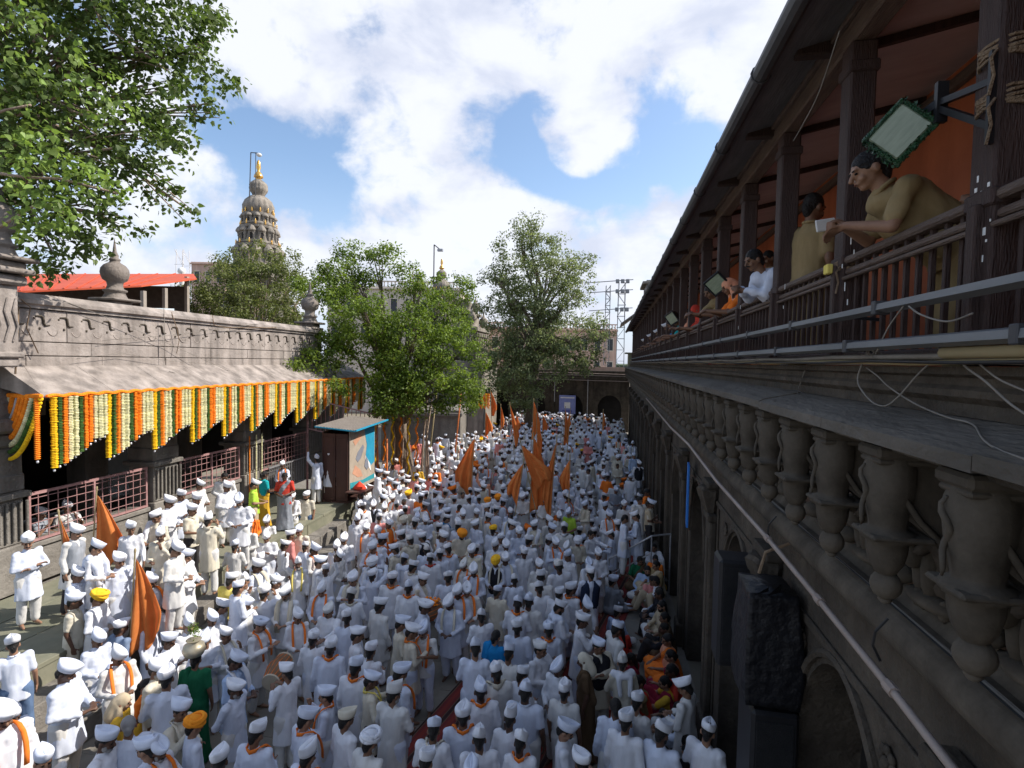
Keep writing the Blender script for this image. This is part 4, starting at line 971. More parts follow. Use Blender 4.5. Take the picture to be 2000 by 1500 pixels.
# tin annexes beyond the gallery
def annex():
    t = thing('tin_annex', 'small stepped tin roofed annex past the end of the gallery', 'building', (0, 0, 0))
    m = MB(); m.box((1.9, 43, 5.5), (6, 47, 8.3)); m.build('wall', mat('olive_wall', (.30, .29, .2), (.4, .38, .27)), t)
    m = MB(); m.add([(.75, 42.3, 9.3), (.75, 47, 9.3), (2.6, 47, 10.7), (2.6, 42.3, 10.7), (.75, 42.3, 9.2), (.75, 47, 9.2), (2.6, 47, 10.6), (2.6, 42.3, 10.6)], [(0,3,2,1),(4,5,6,7),(0,4,7,3),(0,1,5,4),(1,2,6,5),(2,3,7,6)]); m.build('roof', M_tin, t)
    m = MB(); m.box((1.9, 42.6, 8.3), (5, 46, 10.4)); m.box((2.6, 42.4, 10.4), (5, 46, 12.6)); m.build('upper_wall', M_eave, t)
    m = MB(); m.bevbox((2.3, 42.2, 12.3), (5, 46, 12.5), .03); m.build('slab', M_greystone, t)
    m = MB(); m.box((1.2, 44, 7.0), (1.9, 46, 7.1)); m.box((1.45, 44.1, 5.5), (1.9, 46, 7.0)); m.build('cabin', mat('olive_wall', (.3, .29, .2)), t)
annex()
# red carpet
def carpet():
    # left edge passes these ground points
    a = on_z(775, 1470, 0); d = Vector((math.sin(R(13)), math.cos(R(13)), 0)); n_ = Vector((d.y, -d.x, 0))
    mm = bpy.data.materials.new('striped_carpet'); mm.use_nodes = True; t = mm.node_tree; b = t.nodes['Principled BSDF']; b.inputs['Roughness'].default_value = .95
    co = t.nodes.new('ShaderNodeTexCoord'); wv = t.nodes.new('ShaderNodeTexWave'); wv.wave_type = 'BANDS'; wv.bands_direction = 'X'; wv.inputs['Scale'].default_value = 1.15; wv.inputs['Distortion'].default_value = .25; wv.inputs['Detail Scale'].default_value = 3
    t.links.new(co.outputs['Object'], wv.inputs[0]); r = t.nodes.new('ShaderNodeValToRGB'); t.links.new(wv.outputs[0], r.inputs[0])
    e = r.color_ramp.elements; e[0].position = 0; e[0].color = (.03, .012, .012, 1); e[1].position = 1; e[1].color = (.22, .03, .022, 1)
    for p, c_ in ((.12, (.05, .018, .015, 1)), (.2, (.20, .16, .11, 1)), (.26, (.06, .015, .015, 1)), (.34, (.2, .028, .02, 1)), (.62, (.17, .024, .02, 1)), (.7, (.05, .02, .05, 1)), (.76, (.2, .03, .02, 1))):
        q = e.new(p); q.color = c_
    t.links.new(r.outputs[0], b.inputs['Base Color'])
    m = MB(); nn = 40
    o = a - d * 3.0
    for i in range(nn + 1):
        for k in range(7):
            y = i * .4; x = k * .4; m.v.append((x, y, .016 + .006 * noise.noise(Vector((x * 2, y * 2, 0))) + .004))
    for i in range(nn):
        for k in range(6): s = i * 7 + k; m.f.append((s, s + 1, s + 8, s + 7)); m.m.append(0)
    m.build('carpet', mm, None, o, -R(13), label='red striped carpet running up the middle of the courtyard', category='carpet')
carpet()
# ================================================================ SPIRES, TOWERS, TREES
def shikhara(cx, cy, ztop, scale, label, small=False):
    t = thing('temple_spire', label, 'spire', (cx, cy, 0)); t.scale = (1.14, 1.14, 1)
    s = scale
    # tiers from the top down (relative heights in metres at scale 1; top of gilded finial = ztop)
    z = lambda q: ztop - q * s
    prof = [(.02, z(0)), (.16*s, z(.25)), (.22*s, z(.9)), (.12*s, z(1.25)), (.18*s, z(1.35)), (.34*s, z(1.6)), (.42*s, z(1.8)), (.44*s, z(1.95)), (.3*s, z(2.05)), (.22*s, z(2.15)), (.28*s, z(2.3))]
    m = MB(); m.lathe(prof[::-1], seg=16); m.build('gilded_finial', M_gold, t, smooth=True)
    m = MB(); m.lathe([(.28*s, z(2.2)), (.5*s, z(2.4)), (.74*s, z(2.65)), (.82*s, z(2.9)), (.78*s, z(3.05)), (.84*s, z(3.2)), (.76*s, z(3.5)), (.58*s, z(3.8)), (.5*s, z(4.2))][::-1], seg=48, flute=.05, nf=16); m.build('upper_bulb', M_basalt2b, t, smooth=True)
    m = MB(); m.lathe([(.5*s, z(4.0)), (.85*s, z(4.2)), (1.2*s, z(4.6)), (1.34*s, z(5.0)), (1.42*s, z(5.2)), (1.40*s, z(5.6)), (1.25*s, z(5.9)), (1.2*s, z(6.3))][::-1], seg=48, flute=.04, nf=16); m.build('dome', M_basalt2b, t, smooth=True)
    # body tiers with turrets and dark niche shade plates
    tiers = [(6.0, 7.4, 1.38, 1.62), (7.4, 9.5, 1.62, 1.92), (9.5, 12.0, 1.95, 2.4), (12.0, 15.5, 2.5, 3.1), (15.5, 22.5, 3.2, 4.0)]
    for k, (a, b, r0, r1) in enumerate(tiers):
        m = MB(); m.lathe([(r1*s*.93, z(b)), (r1*s*.9, z(b - .25)), (r0*s*.88, z(a + .5)), (r0*s*1.04, z(a + .35)), (r0*s*1.06, z(a + .1)), (r0*s*.9, z(a))], seg=32); m.lathe([(r1*s*1.02, z(b)), (r1*s*1.02, z(b - .18)), (r1*s*.9, z(b - .3))], seg=32)
        m.build('tier', M_basalt2b, t)
        n_ = 12 if k < 3 else 16; h = (b - a) * s
        tm = MB(); w_ = 2 * math.pi * r1 * s / n_ * .36
        tm.bevbox((-w_*.5, -w_*.9, -h*.88), (w_*.4, w_*.9, -h*.40), .04*s)
        tm.lathe([(w_*.95, -h*.42), (w_*1.08, -h*.36), (w_*.9, -h*.26), (w_*.55, -h*.16), (w_*.2, -h*.1), (w_*.1, -h*.04)], (0, 0, 0), 10, flute=.06, nf=5)
        tm.tube([(w_*.45, w_*.55*math.cos(a_), -h*.62 + h*.16*math.sin(a_)) for a_ in np.linspace(0, math.pi, 8)], w_*.12, 5)
        tme = tm.mesh('turret', [M_basalt2b]); gm = MB(); gm.lathe([(.02*s, -.0), (.10*s, .08*s), (.05*s, .2*s), (.09*s, .3*s), (.01, .55*s)], seg=8); gme = gm.mesh('gilded_knob', [M_gold], True)
        nm = MB(); nm.box((w_*.38, -w_*.35, -h*.82), (w_*.42, w_*.35, -h*.5)); nme = nm.mesh('niche_shade', [M_dark])  # flat dark plate on the face stands in for a shaded hollow
        for i in range(n_):
            a_ = 2 * math.pi * (i + .5 * (k % 2)) / n_; rr_ = (r0 + r1) / 2 * s * .93
            o = put('turret', tme, t, (rr_ * math.cos(a_), rr_ * math.sin(a_), z(a)), a_); put('niche_shade', nme, t, (rr_ * math.cos(a_), rr_ * math.sin(a_), z(a)), a_)
            if k < 3: put('gilded_knob', gme, t, (r0*s*1.02 * math.cos(a_ + .2), r0*s*1.02 * math.sin(a_ + .2), z(a) - .1*s))
    m = MB(); m.box((-3.8*s, -3.8*s, 0), (3.8*s, 3.8*s, z(22.5) + .1)); m.build('base_tower', M_basalt2b, t)
    return t
M_basalt2b = mat('weathered_temple_stone', (.20, .175, .145), (.32, .285, .24), scale=1.6, bump=.4, bscale=8, streak=.3)
p = at_d(505, 312, 60)
shikhara(p.x, p.y, p.z, 1.0, 'tall carved stone temple spire with gilded top above the trees')
# scaffold mast beside it
def mast():
    t = thing('lamp_mast', 'thin steel mast with lamp fixed beside the tall spire', 'mast')
    a = at_d(490, 298, 59); b = at_d(485, 400, 59)
    m = MB(); m.tube([(a.x, a.y, a.z), (b.x, b.y, b.z - 3)], .06, 6); m.tube([(a.x + .6, a.y, a.z), (a.x + .5, a.y, b.z - 3)], .04, 6); m.tube([a, (a.x + .9, a.y, a.z - .1)], .05, 6)
    for q in range(8): m.bar((a.x - .05, a.y, a.z - 5 - q * .5), (a.x + .55, a.y, a.z - 5 - q * .5), .04)
    m.build('pole', M_gutter, t); m = MB(); m.ell((a.x + 1.0, a.y, a.z - .3), (.3, .3, .2), 8, 5); m.build('lamp', M_whitep, t)
mast()
# smaller shrine spire right of the banyan
p = at_d(863, 505, 44)
shikhara(p.x, p.y, p.z, .42, 'small stone shrine spire with gilded tip behind the banyan crown')
def small_temple():
    t = thing('shrine_tower', 'stepped carved stone shrine tower between the two leafy trees', 'temple')
    q = at_d(888, 700, 46)
    lv = [(0, 3.1, 5.6), (5.6, 2.9, 6.2), (6.2, 2.2, 8.6), (8.6, 2.5, 8.95), (8.95, 1.7, 10.0), (10.0, 1.9, 10.25), (10.25, 1.1, 11.3)]
    for z0, w_, z1 in lv:
        m = MB(); m.bevbox((q.x - w_, q.y - w_, z0), (q.x + w_, q.y + w_, z1), .05); m.build('tier', M_basalt2b, t)
    cm = MB(); cm.bevbox((-.12, -.1, 0), (.12, .1, 2.1), .03); cm.bevbox((-.2, -.18, 1.9), (.2, .18, 2.25), .04); cmm = cm.mesh('column', [M_basalt2b])
    for i in range(6):
        put('column', cmm, t, (q.x - 1.9 + i * .76, q.y - 2.3, 6.25)); put('column', cmm, t, (q.x + 2.3, q.y - 1.9 + i * .76, 6.25), R(90))
    fm = MB(); fm.lathe([(.3, 0), (.22, .2), (.42, .55), (.36, .9), (.12, 1.1), (.02, 1.6)], seg=12); fmm = fm.mesh('corner_kalash', [M_basalt2b], True)
    for sx in (-1, 1):
        for sy in (-1, 1): put('corner_kalash', fmm, t, (q.x + sx * 2.0, q.y + sy * 2.0, 8.95)); put('corner_kalash', fmm, t, (q.x + sx * 1.4, q.y + sy * 1.4, 10.2))
    # lower wing
    q2 = at_d(915, 700, 46.5)
    m = MB(); m.bevbox((q2.x - 1, q2.y - 1.5, 0), (q2.x + .6, q2.y + 2, 6.0), .05); m.bevbox((q2.x - 1.2, q2.y - 1.7, 6.0), (q2.x + .8, q2.y + 2.2, 6.3), .05); m.build('wing', M_basalt2b, t)
    for i in range(3): put('column', cmm, t, (q2.x - .7 + i * .55, q2.y - 1.6, 3.8))
small_temple()
def flagpole():
    a = at_d(848, 478, 44); t = thing('lamp_pole', 'thin black pole with small lamp above the shrine spire', 'pole', (a.x, a.y, 0))
    m = MB(); m.tube([(0, 0, 4), (0, 0, a.z)], .05, 6); m.tube([(0, 0, a.z), (.45, 0, a.z - .35)], .04, 6); m.build('pole', M_gutter, t)
    m = MB(); m.bevbox((.3, -.12, a.z - .55), (.75, .12, a.z - .35), .02); m.build('lamp', M_metal, t)
flagpole()
def lattice(name, label, px, pyt, d, w_, h_, mm, lamps=0, panels=0):
    a = at_d(px, pyt, d); t = thing(name, label, 'mast', (a.x, a.y, 0)); z1 = a.z; z0 = z1 - h_
    m = MB(); n_ = int(h_ / w_ * .8)
    for sx in (-1, 1):
        for sy in (-1, 1): m.bar((sx * w_ / 2, sy * w_ / 2, z0), (sx * w_ / 2 * .7, sy * w_ / 2 * .7, z1), .06)
    m.build('leg', mm, t)
    m = MB()
    for i in range(n_):
        a0 = z0 + (z1 - z0) * i / n_; a1 = z0 + (z1 - z0) * (i + 1) / n_; s = 1 if i % 2 else -1
        for sy in (-1, 1): m.bar((-w_/2 * s, sy * w_/2 * .9, a0), (w_/2 * s, sy * w_/2 * .9, a1), .04); m.bar((-w_/2, sy * w_/2 * .9, a0), (w_/2, sy * w_/2 * .9, a0), .04)
        for sx in (-1, 1): m.bar((sx * w_/2 * .9, -w_/2 * s, a0), (sx * w_/2 * .9, w_/2 * s, a1), .04)
    m.build('bracing', mm, t, kind='stuff')
    return t, z0, z1
M_steelfar = mat('grey_lattice_steel', (.20, .21, .22), (.28, .29, .3))
t, z0, z1 = lattice('lighting_tower', 'steel lattice lighting tower carrying lamp bars by the gallery end', 1215, 552, 60, .9, 10, M_steelfar)
for k, z in enumerate((z1 - .1, z1 - 1.2, z1 - 3.2)):
    m = MB(); m.bar((-4.2 + k * .3, -.5, z), (1.2, -.5, z + .35), .08); m.build('crossbar', M_steelfar, t)
    lm = MB(); lm.bevbox((-.2, -.15, -.22), (.2, .15, .22), .04); lm = lm.mesh('lamp', [M_steelfar])
    for q in range(3): put('lamp', lm, t, (-.5 + q * .55, -.7, z + .15))
t2, z0, z1 = lattice('lattice_tower', 'second steel lattice frame standing left of the lighting tower', 1188, 558, 61, .6, 9, M_steelfar)
lattice('telecom_mast', 'white telecom lattice mast on a rooftop behind the orange red roof', 357, 488, 85, 1.7, 12, mat('white_mast', (.5, .48, .46), (.7, .68, .66)))
m = MB(); q = at_d(355, 535, 84); m.lathe([(.35, q.z - 3), (.35, q.z), (.6, q.z + .3), (.5, q.z + .8), (.1, q.z + 1)], (q.x, q.y, 0), 10); m.build('antenna_dome', M_whitep, None, smooth=True, label='white antenna drum low on the telecom mast', category='antenna')

# ---------------------------------------------------------------- trees
def leafmat(name, c1, c2, tr):
    return mat(name, c1, c2, rough=.55, scale=1.7, island=.45, trans=tr, spec=.35)
ML_ban = leafmat('banyan_leaf', (.070, .12, .018), (.205, .28, .042), (1.5, 1.5, .8))
ML_tree = leafmat('grey_green_leaf', (.125, .155, .065), (.27, .30, .145), (1.3, 1.4, .9))
ML_back = leafmat('olive_leaf', (.085, .108, .032), (.20, .215, .075), (1.4, 1.5, .9))
ML_peep = leafmat('peepal_leaf', (.07, .112, .03), (.145, .195, .055), (1.4, 1.5, .9))
ML_peepl = leafmat('young_peepal_leaf', (.15, .24, .05), (.25, .34, .09), (1.3, 1.3, .8))
def leaves_mesh(name, centres, radii, per, size, material, seed, droop=.5, heart=False, squash=.75):
    rs = np.random.RandomState(seed); Cn = np.repeat(np.asarray(centres), per, axis=0); Rr = np.repeat(np.asarray(radii), per)
    n = len(Cn); d = rs.normal(size=(n, 3)); d /= np.linalg.norm(d, axis=1)[:, None]
    rad = Rr * (rs.uniform(.15, 1, n) ** .5); pos = Cn + d * rad[:, None] * np.array([1, 1, squash])
    nrm_ = d * .6 + rs.normal(size=(n, 3)) * .55 + np.array([0, 0, .6]); nrm_ /= np.linalg.norm(nrm_, axis=1)[:, None]
    ax = rs.normal(size=(n, 3)) + np.array([0, 0, -droop * 1.6]) ; ax -= nrm_ * (ax * nrm_).sum(1)[:, None]; ax /= np.linalg.norm(ax, axis=1)[:, None] + 1e-9
    sd = np.cross(nrm_, ax); s = size * rs.uniform(.65, 1.25, n)[:, None]
    if heart:
        P = [pos, pos + ax*s*.25 + sd*s*.42, pos + ax*s*.62 + sd*s*.30, pos + ax*s*1.15, pos + ax*s*.62 - sd*s*.30, pos + ax*s*.25 - sd*s*.42]
        P[3] = P[3] - nrm_ * s * .15
        V = np.stack(P, 1).reshape(-1, 3); b = np.arange(n)[:, None] * 6
        F = np.concatenate([b + np.array([0, 1, 2, 3]), b + np.array([0, 3, 4, 5])], 0)
    else:
        P = [pos, pos + ax*s*.5 + sd*s*.27 + nrm_*s*.06, pos + ax*s, pos + ax*s*.5 - sd*s*.27 + nrm_*s*.06]
        V = np.stack(P, 1).reshape(-1, 3); b = np.arange(n)[:, None] * 4
        F = np.concatenate([b + np.array([0, 1, 2]), b + np.array([0, 2, 3])], 0)
    me = bpy.data.meshes.new(name); k = F.shape[1]
    me.vertices.add(len(V)); me.vertices.foreach_set('co', V.ravel().astype('f')); me.loops.add(F.size); me.loops.foreach_set('vertex_index', F.ravel().astype('i'))
    me.polygons.add(len(F)); me.polygons.foreach_set('loop_start', np.arange(len(F), dtype='i') * k); me.polygons.foreach_set('loop_total', np.full(len(F), k, 'i'))
    me.materials.append(material); me.update(calc_edges=True); me.validate(); return me
def tree(label, base, trunk_top, blobs, nclump, crad, per, size, lm, bark, seed, trunk_r, nlimbs=16, heart=False, extra_parts=None, twig=True, lm2=None):
    t = thing('tree', label, 'tree', base); base = Vector(base); rr = random.Random(seed); top = Vector(trunk_top)
    wts = [b[3] ** 2 for b in blobs]; tot = sum(wts); cs = []; rs_ = []
    for b, w_ in zip(blobs, wts):
        c_ = at_d(b[0], b[1], b[2]); R_ = b[3] / FPX * b[2]
        for i in range(max(2, int(nclump * w_ / tot))):
            d = Vector((rr.gauss(0, 1), rr.gauss(0, 1), rr.gauss(0, 1))).normalized(); q = R_ * rr.uniform(.1, 1) ** .45
            cs.append(c_ + Vector((d.x * q, d.y * q, d.z * q)) - base); rs_.append(crad * rr.uniform(.6, 1.35))
    m = leaves_mesh('crown', [tuple(c_) for c_ in cs], rs_, per, size, lm, seed, heart=heart)
    put('crown', m, t)
    tr = MB(); mid = (top - base); 
    for k in range(3):
        ofs = Vector((rr.uniform(-.2, .2), rr.uniform(-.2, .2), 0)) * (k > 0)
        tr.tube([ofs * 2.2, mid * .25 + ofs * 1.4 + Vector((rr.uniform(-.1, .1), 0, 0)), mid * .6 + ofs, mid], [trunk_r * (1.5 if not k else .8), trunk_r * (1.05 if not k else .6), trunk_r * .85, trunk_r * .6], 10)
    tr.build('trunk', bark, t, smooth=True)
    lb = MB(); tgt = rr.sample(cs, min(nlimbs, len(cs))); 
    for q in tgt:
        s = mid * rr.uniform(.7, 1.0); c1 = s.lerp(q, .35) + Vector((rr.uniform(-.3, .3), rr.uniform(-.3, .3), rr.uniform(.1, .5))) * (q - s).length * .3; c2 = s.lerp(q, .7) + Vector((0, 0, .12)) * (q - s).length * .5
        lb.tube([s, c1, c2, q], [trunk_r * .42, trunk_r * .27, trunk_r * .14, trunk_r * .05], 6)
        if twig:
            near = sorted(cs, key=lambda v: (v - q).length)[1:5]
            for v in near: lb.tube([c2, c2.lerp(v, .5) + Vector((0, 0, .1)), v], [trunk_r * .1, trunk_r * .06, trunk_r * .025], 4)
    lb.build('limb', bark, t, smooth=True)
    return t, cs, base
# banyan in the middle left
bl = [(650,560,23,58),(710,520,24,45),(760,500,24,30),(820,560,25,55),(880,620,25,55),(705,640,22.5,76),(800,660,23,85),(880,700,23.5,70),(640,680,22,48),(595,710,21,28),(755,735,22.5,55),(820,760,22.5,60),(900,760,23,42),(670,490,24,20),(900,560,25.5,30),(760,780,22,40),(590,560,25,25),(860,790,23,25),(575,715,20.3,16),(650,745,20.3,9),(672,765,21,8),(930,790,24,22)]
tb = at_d(790, 880, 25); tree('broad bright green banyan standing beyond the hall and kiosk', (tb.x, tb.y, 0), (tb.x - .3, tb.y, 4.4), bl, 560, .42, 85, .135, ML_ban, M_bark, 11, .42, 26)
# its aerial roots, wound with marigolds
t = thing('aerial_root_cluster', 'pale hanging aerial roots wound with marigold strings under the banyan', 'roots', (tb.x, tb.y, 0))
rr = random.Random(3)
for k in range(10):
    m = MB(); x = -1.3 + k * .3 + rr.uniform(-.1, .1); y = rr.uniform(-1.0, .2); m.tube([(x + .1, y, 0), (x, y, 1.3), (x + rr.uniform(-.1, .1), y, 2.6), (x + rr.uniform(-.3, .3), y, 4.6)], [.07, .05, .045, .03], 6); m.build('root', M_aerial, t, smooth=True)
for k in range(6):
    m = MB(); x = -.9 + k * .38; 
    for i in range(46): m.ell((x + .05 * math.sin(i * .5), -1.1 + .04 * math.cos(i * .5), 3.6 - i * .055), (.05, .05, .035), 6, 4)
    m.build('garland_string', FLM['o' if k % 2 else 'y'], t)
# small leaf sprays hanging over the eave
# tall pale tree at the end
bl = [(1030,450,42,32),(1010,500,42,50),(1080,500,42,48),(1120,560,41,46),(1060,560,42,75),(990,570,42,52),(960,550,42,28),(1140,520,42,25),(1030,640,41.5,80),(980,660,41,45),(1100,640,41,60),(1160,650,40,38),(1120,700,40,42),(1060,710,40.5,60),(1000,720,41,50),(960,700,41,38),(1170,690,40,20),(1045,430,42,14),(1030,770,40,34),(975,760,41,28),(945,600,42,18)]
tb2 = at_d(1035, 835, 42); tree('tall grey green peepal tree in front of the arched end wall', (tb2.x, tb2.y, 0), (tb2.x + .2, tb2.y, 8.5), bl, 760, .58, 60, .20, ML_tree, M_bark, 12, .48, 34)
# tree behind the hall wall
bl = [(520,560,28,75),(450,570,28,62),(390,590,27,52),(560,600,27,50),(500,510,29,40),(560,520,29,32),(440,515,29,30),(350,600,26,30),(480,610,26,60),(580,640,25,25),(600,555,30,30),(655,545,31,32)]
q = at_d(490, 700, 27.5); tree('olive green spreading tree behind the hall wall below the spire', (q.x, q.y, 0), (q.x, q.y, 5.8), bl, 380, .42, 70, .14, ML_back, M_aerial, 13, .26, 26)
# dark shrub-trees between the shrine and end wall
bl = [(940,690,50,30),(925,720,50,26),(960,740,49,30),(930,770,48,22)]
q = at_d(940, 790, 49); tree('small dark tree crowding the shrine tower foot', (q.x, q.y, 0), (q.x, q.y, 3.2), bl, 90, .55, 60, .2, ML_tree, M_bark, 14, .16, 8)
# overhanging peepal at upper left
bl = [(40,40,10.5,130),(200,20,11,120),(330,30,11.5,95),(400,60,12,52),(300,140,11.5,110),(390,170,12,65),(440,150,12,26),(130,180,11,130),(230,270,11,100),(330,260,11.5,65),(20,200,10,100),(60,330,10.5,100),(170,380,11,90),(300,350,11.5,50),(350,410,11.5,26),(110,480,11.5,66),(60,520,12,44),(190,460,11.5,48),(250,440,11.5,26),(-120,150,10.5,160),(-80,380,10.5,120),(150,-90,11,160),(330,-80,11.5,110),(-60,-100,11,160)]
pb = Vector((-19.0, 12.5, 0))
T, cs, b0 = tree('huge overhanging peepal with heart shaped leaves reaching in from the upper corner', pb, (-16.5, 11.0, 12.5), bl, 1350, .27, 16, .11, ML_peep, M_aerial, 15, .34, 46, heart=True)
bl2 = [(60,380,8.0,60),(110,440,8.0,40),(190,360,8.2,50),(140,330,8.2,60),(40,440,8,40),(90,270,8.4,60),(200,190,8.6,60),(30,300,8,50),(230,380,8.4,20),(60,90,8.6,80),(120,410,7.8,22)]
cl_ = []; rs_ = []; rr = random.Random(77)
for b in bl2:
    c_ = at_d(b[0], b[1], b[2]); R_ = b[3] / FPX * b[2]
    for i in range(int(b[3] * .26)):
        d = Vector((rr.gauss(0, 1), rr.gauss(0, 1), rr.gauss(0, 1))).normalized() * R_ * rr.random() ** .4; cl_.append(tuple(c_ + d - b0)); rs_.append(.16)
put('young_foliage', leaves_mesh('young_foliage', cl_, rs_, 7, .10, ML_peepl, 5, heart=True), T)
for (pts) in ([(-60,330,8.6),(40,345,8.3),(120,350,8.2),(230,378,8.4)], [(-80,250,9),(10,215,8.8),(60,205,8.8)], [(-60,480,9),(70,400,8.5),(140,420,8.4)], [(170,-30,10.5),(195,40,10.6),(185,45,10.6)], [(170,-60,10.8),(180,5,10.8),(197,35,10.8),(215,60,11),(260,90,11.2),(330,140,11.5)]):
    m = MB(); m.tube([at_d(*p_) - b0 for p_ in pts], [.045 if pts[0][0] > 0 else .03] + [.02] * (len(pts) - 1), 6); m.build('branch', M_aerial, T, smooth=True)
# ================================================================ PEOPLE
def cloth(name, c1, c2=None, **k): return mat(name, c1, c2, rough=.9, scale=6, bump=.10, bscale=9, stretch=(1.6, 1.6, .6), spec=.15, **k)
CLM = {'w': cloth('white_cotton', (.64, .65, .69), (.74, .75, .79)), 'w2': cloth('bluish_white_cotton', (.55, .59, .69), (.65, .69, .79)), 'w3': cloth('washed_white_cotton', (.58, .57, .55), (.68, .67, .65)),
       'c': cloth('cream_cotton', (.56, .51, .40), (.66, .61, .50)), 'g': cloth('grey_cotton', (.22, .24, .27), (.30, .32, .36)), 'b': cloth('dusty_blue_cotton', (.14, .19, .29), (.20, .26, .37)),
       'lb': cloth('light_blue_cotton', (.34, .44, .62), (.42, .53, .70)), 'k': cloth('black_cloth', (.015, .015, .02), (.03, .03, .035)), 'n': cloth('navy_cloth', (.02, .028, .055), (.03, .042, .08)),
       'dk': cloth('dark_trouser_cloth', (.03, .028, .03), (.055, .05, .05)), 'tan': cloth('khaki_cloth', (.24, .175, .085), (.31, .23, .12)), 'y': cloth('yellow_cotton', (.72, .58, .12), (.80, .66, .18)),
       'lime': cloth('lime_green_cloth', (.36, .56, .05), (.44, .64, .08)), 'o': cloth('orange_cloth', (.78, .17, .02), (.86, .23, .04)), 'ty': cloth('turban_yellow', (.80, .44, .02), (.88, .52, .04)), 'to': cloth('turban_orange', (.82, .26, .02), (.88, .32, .03)),
       'pk': cloth('pink_cloth', (.60, .22, .20), (.70, .30, .27)), 'r': cloth('red_cloth_worn', (.48, .045, .03), (.58, .07, .045)), 'm': cloth('maroon_cloth', (.22, .015, .04), (.30, .03, .06)), 'gr': cloth('bottle_green_cloth', (.01, .10, .045), (.02, .15, .07)),
       'teal': cloth('teal_cloth', (.01, .30, .32), (.02, .38, .40)), 'bl': cloth('bright_blue_cloth', (.01, .17, .42), (.02, .23, .5)), 'br': cloth('brown_cloth', (.09, .055, .03), (.13, .085, .05)), 'mu': cloth('mustard_cloth', (.55, .32, .03), (.64, .40, .05)),
       'pe': cloth('peach_cloth', (.70, .30, .18), (.78, .40, .26)), 'je': cloth('blue_denim', (.08, .13, .22), (.12, .18, .3)), 'beige': cloth('beige_cotton', (.42, .34, .23), (.52, .43, .30))}
CN = {'w': 'white', 'w2': 'white', 'w3': 'off-white', 'c': 'cream', 'g': 'grey', 'b': 'dusty blue', 'lb': 'light blue', 'k': 'black', 'n': 'navy', 'dk': 'dark', 'tan': 'khaki', 'y': 'yellow', 'lime': 'lime green', 'o': 'orange', 'ty': 'yellow', 'to': 'orange', 'pk': 'pink', 'r': 'red', 'm': 'maroon', 'gr': 'green', 'teal': 'teal', 'bl': 'blue', 'br': 'brown', 'mu': 'mustard', 'pe': 'peach', 'je': 'denim', 'beige': 'beige'}
SK = [mat('skin_a', (.25, .135, .085), (.31, .175, .11), rough=.5, scale=9), mat('skin_b', (.165, .085, .052), (.21, .115, .07), rough=.5, scale=9), mat('skin_c', (.09, .046, .03), (.12, .063, .041), rough=.5, scale=9)]
M_eye = mat('dark_eye', (.012, .009, .008)); M_lip = mat('lip', (.12, .045, .035)); M_hair = mat('black_hair', (.008, .007, .007), (.02, .017, .015), rough=.5, bump=.4, bscale=60); M_greyhair = mat('grey_hair', (.2, .19, .18), (.3, .29, .28), rough=.6)
M_brass = mat('brass_cymbal', (.55, .36, .12), (.7, .48, .18), rough=.3, metal=.8); M_drum = mat('drum_skin', (.50, .42, .30), (.6, .52, .4)); M_leather = mat('drum_leather', (.16, .09, .05), (.24, .14, .08))
PREB = []
def cap_(m, a, b, r1, r2, seg=12):
    a = Vector(a); b = Vector(b); d = b - a; t = d.normalized() if d.length > 1e-6 else Vector((0, 0, 1)); pts = []; rr = []
    for k in range(4): th = math.pi / 2 * k / 3.2; pts.append(a - t * r1 * math.cos(th)); rr.append(max(.002, r1 * math.sin(th)))
    for k in range(4): th = math.pi / 2 * (3 - k) / 3.2; pts.append(b + t * r2 * math.cos(th)); rr.append(max(.002, r2 * math.sin(th)))
    m.tube(pts, rr, seg)
def remesh(m, voxel, smooth=2, dec=None):
    me = m.mesh('tmp', []); o = bpy.data.objects.new('tmp', me); C.objects.link(o)
    md = o.modifiers.new('r', 'REMESH'); md.mode = 'VOXEL'; md.voxel_size = voxel
    if smooth: s = o.modifiers.new('s', 'SMOOTH'); s.iterations = smooth; s.factor = .5
    if dec: d = o.modifiers.new('d', 'DECIMATE'); d.ratio = dec
    return o
def mstand(): 
    return dict(pelvis=(0, 0, .92), chest=(0, .0, 1.24), neck=(0, -.01, 1.385), head=(0, .02, 1.535), hp=(0, 0), sh=((.165, 0, 1.345), (-.165, 0, 1.345)), el=((.225, -.02, 1.08), (-.225, -.02, 1.08)), wr=((.235, .06, .84), (-.235, .06, .84)), hd=((0, .15, -1), (0, .15, -1)),
                hip=((.09, 0, .88), (-.09, 0, .88)), kn=((.10, .015, .47), (-.10, .015, .47)), an=((.105, -.02, .075), (-.105, -.02, .075)), toe=((.13, .13, .03), (-.13, .13, .03)), curl=.5, stand=True)
def P(**k): d = mstand(); d.update(k); return d
seat = dict(pelvis=(0, 0, .13), chest=(0, .04, .46), neck=(0, .05, .60), head=(0, .09, .75), sh=((.165, .04, .565), (-.165, .04, .565)), stand=False)
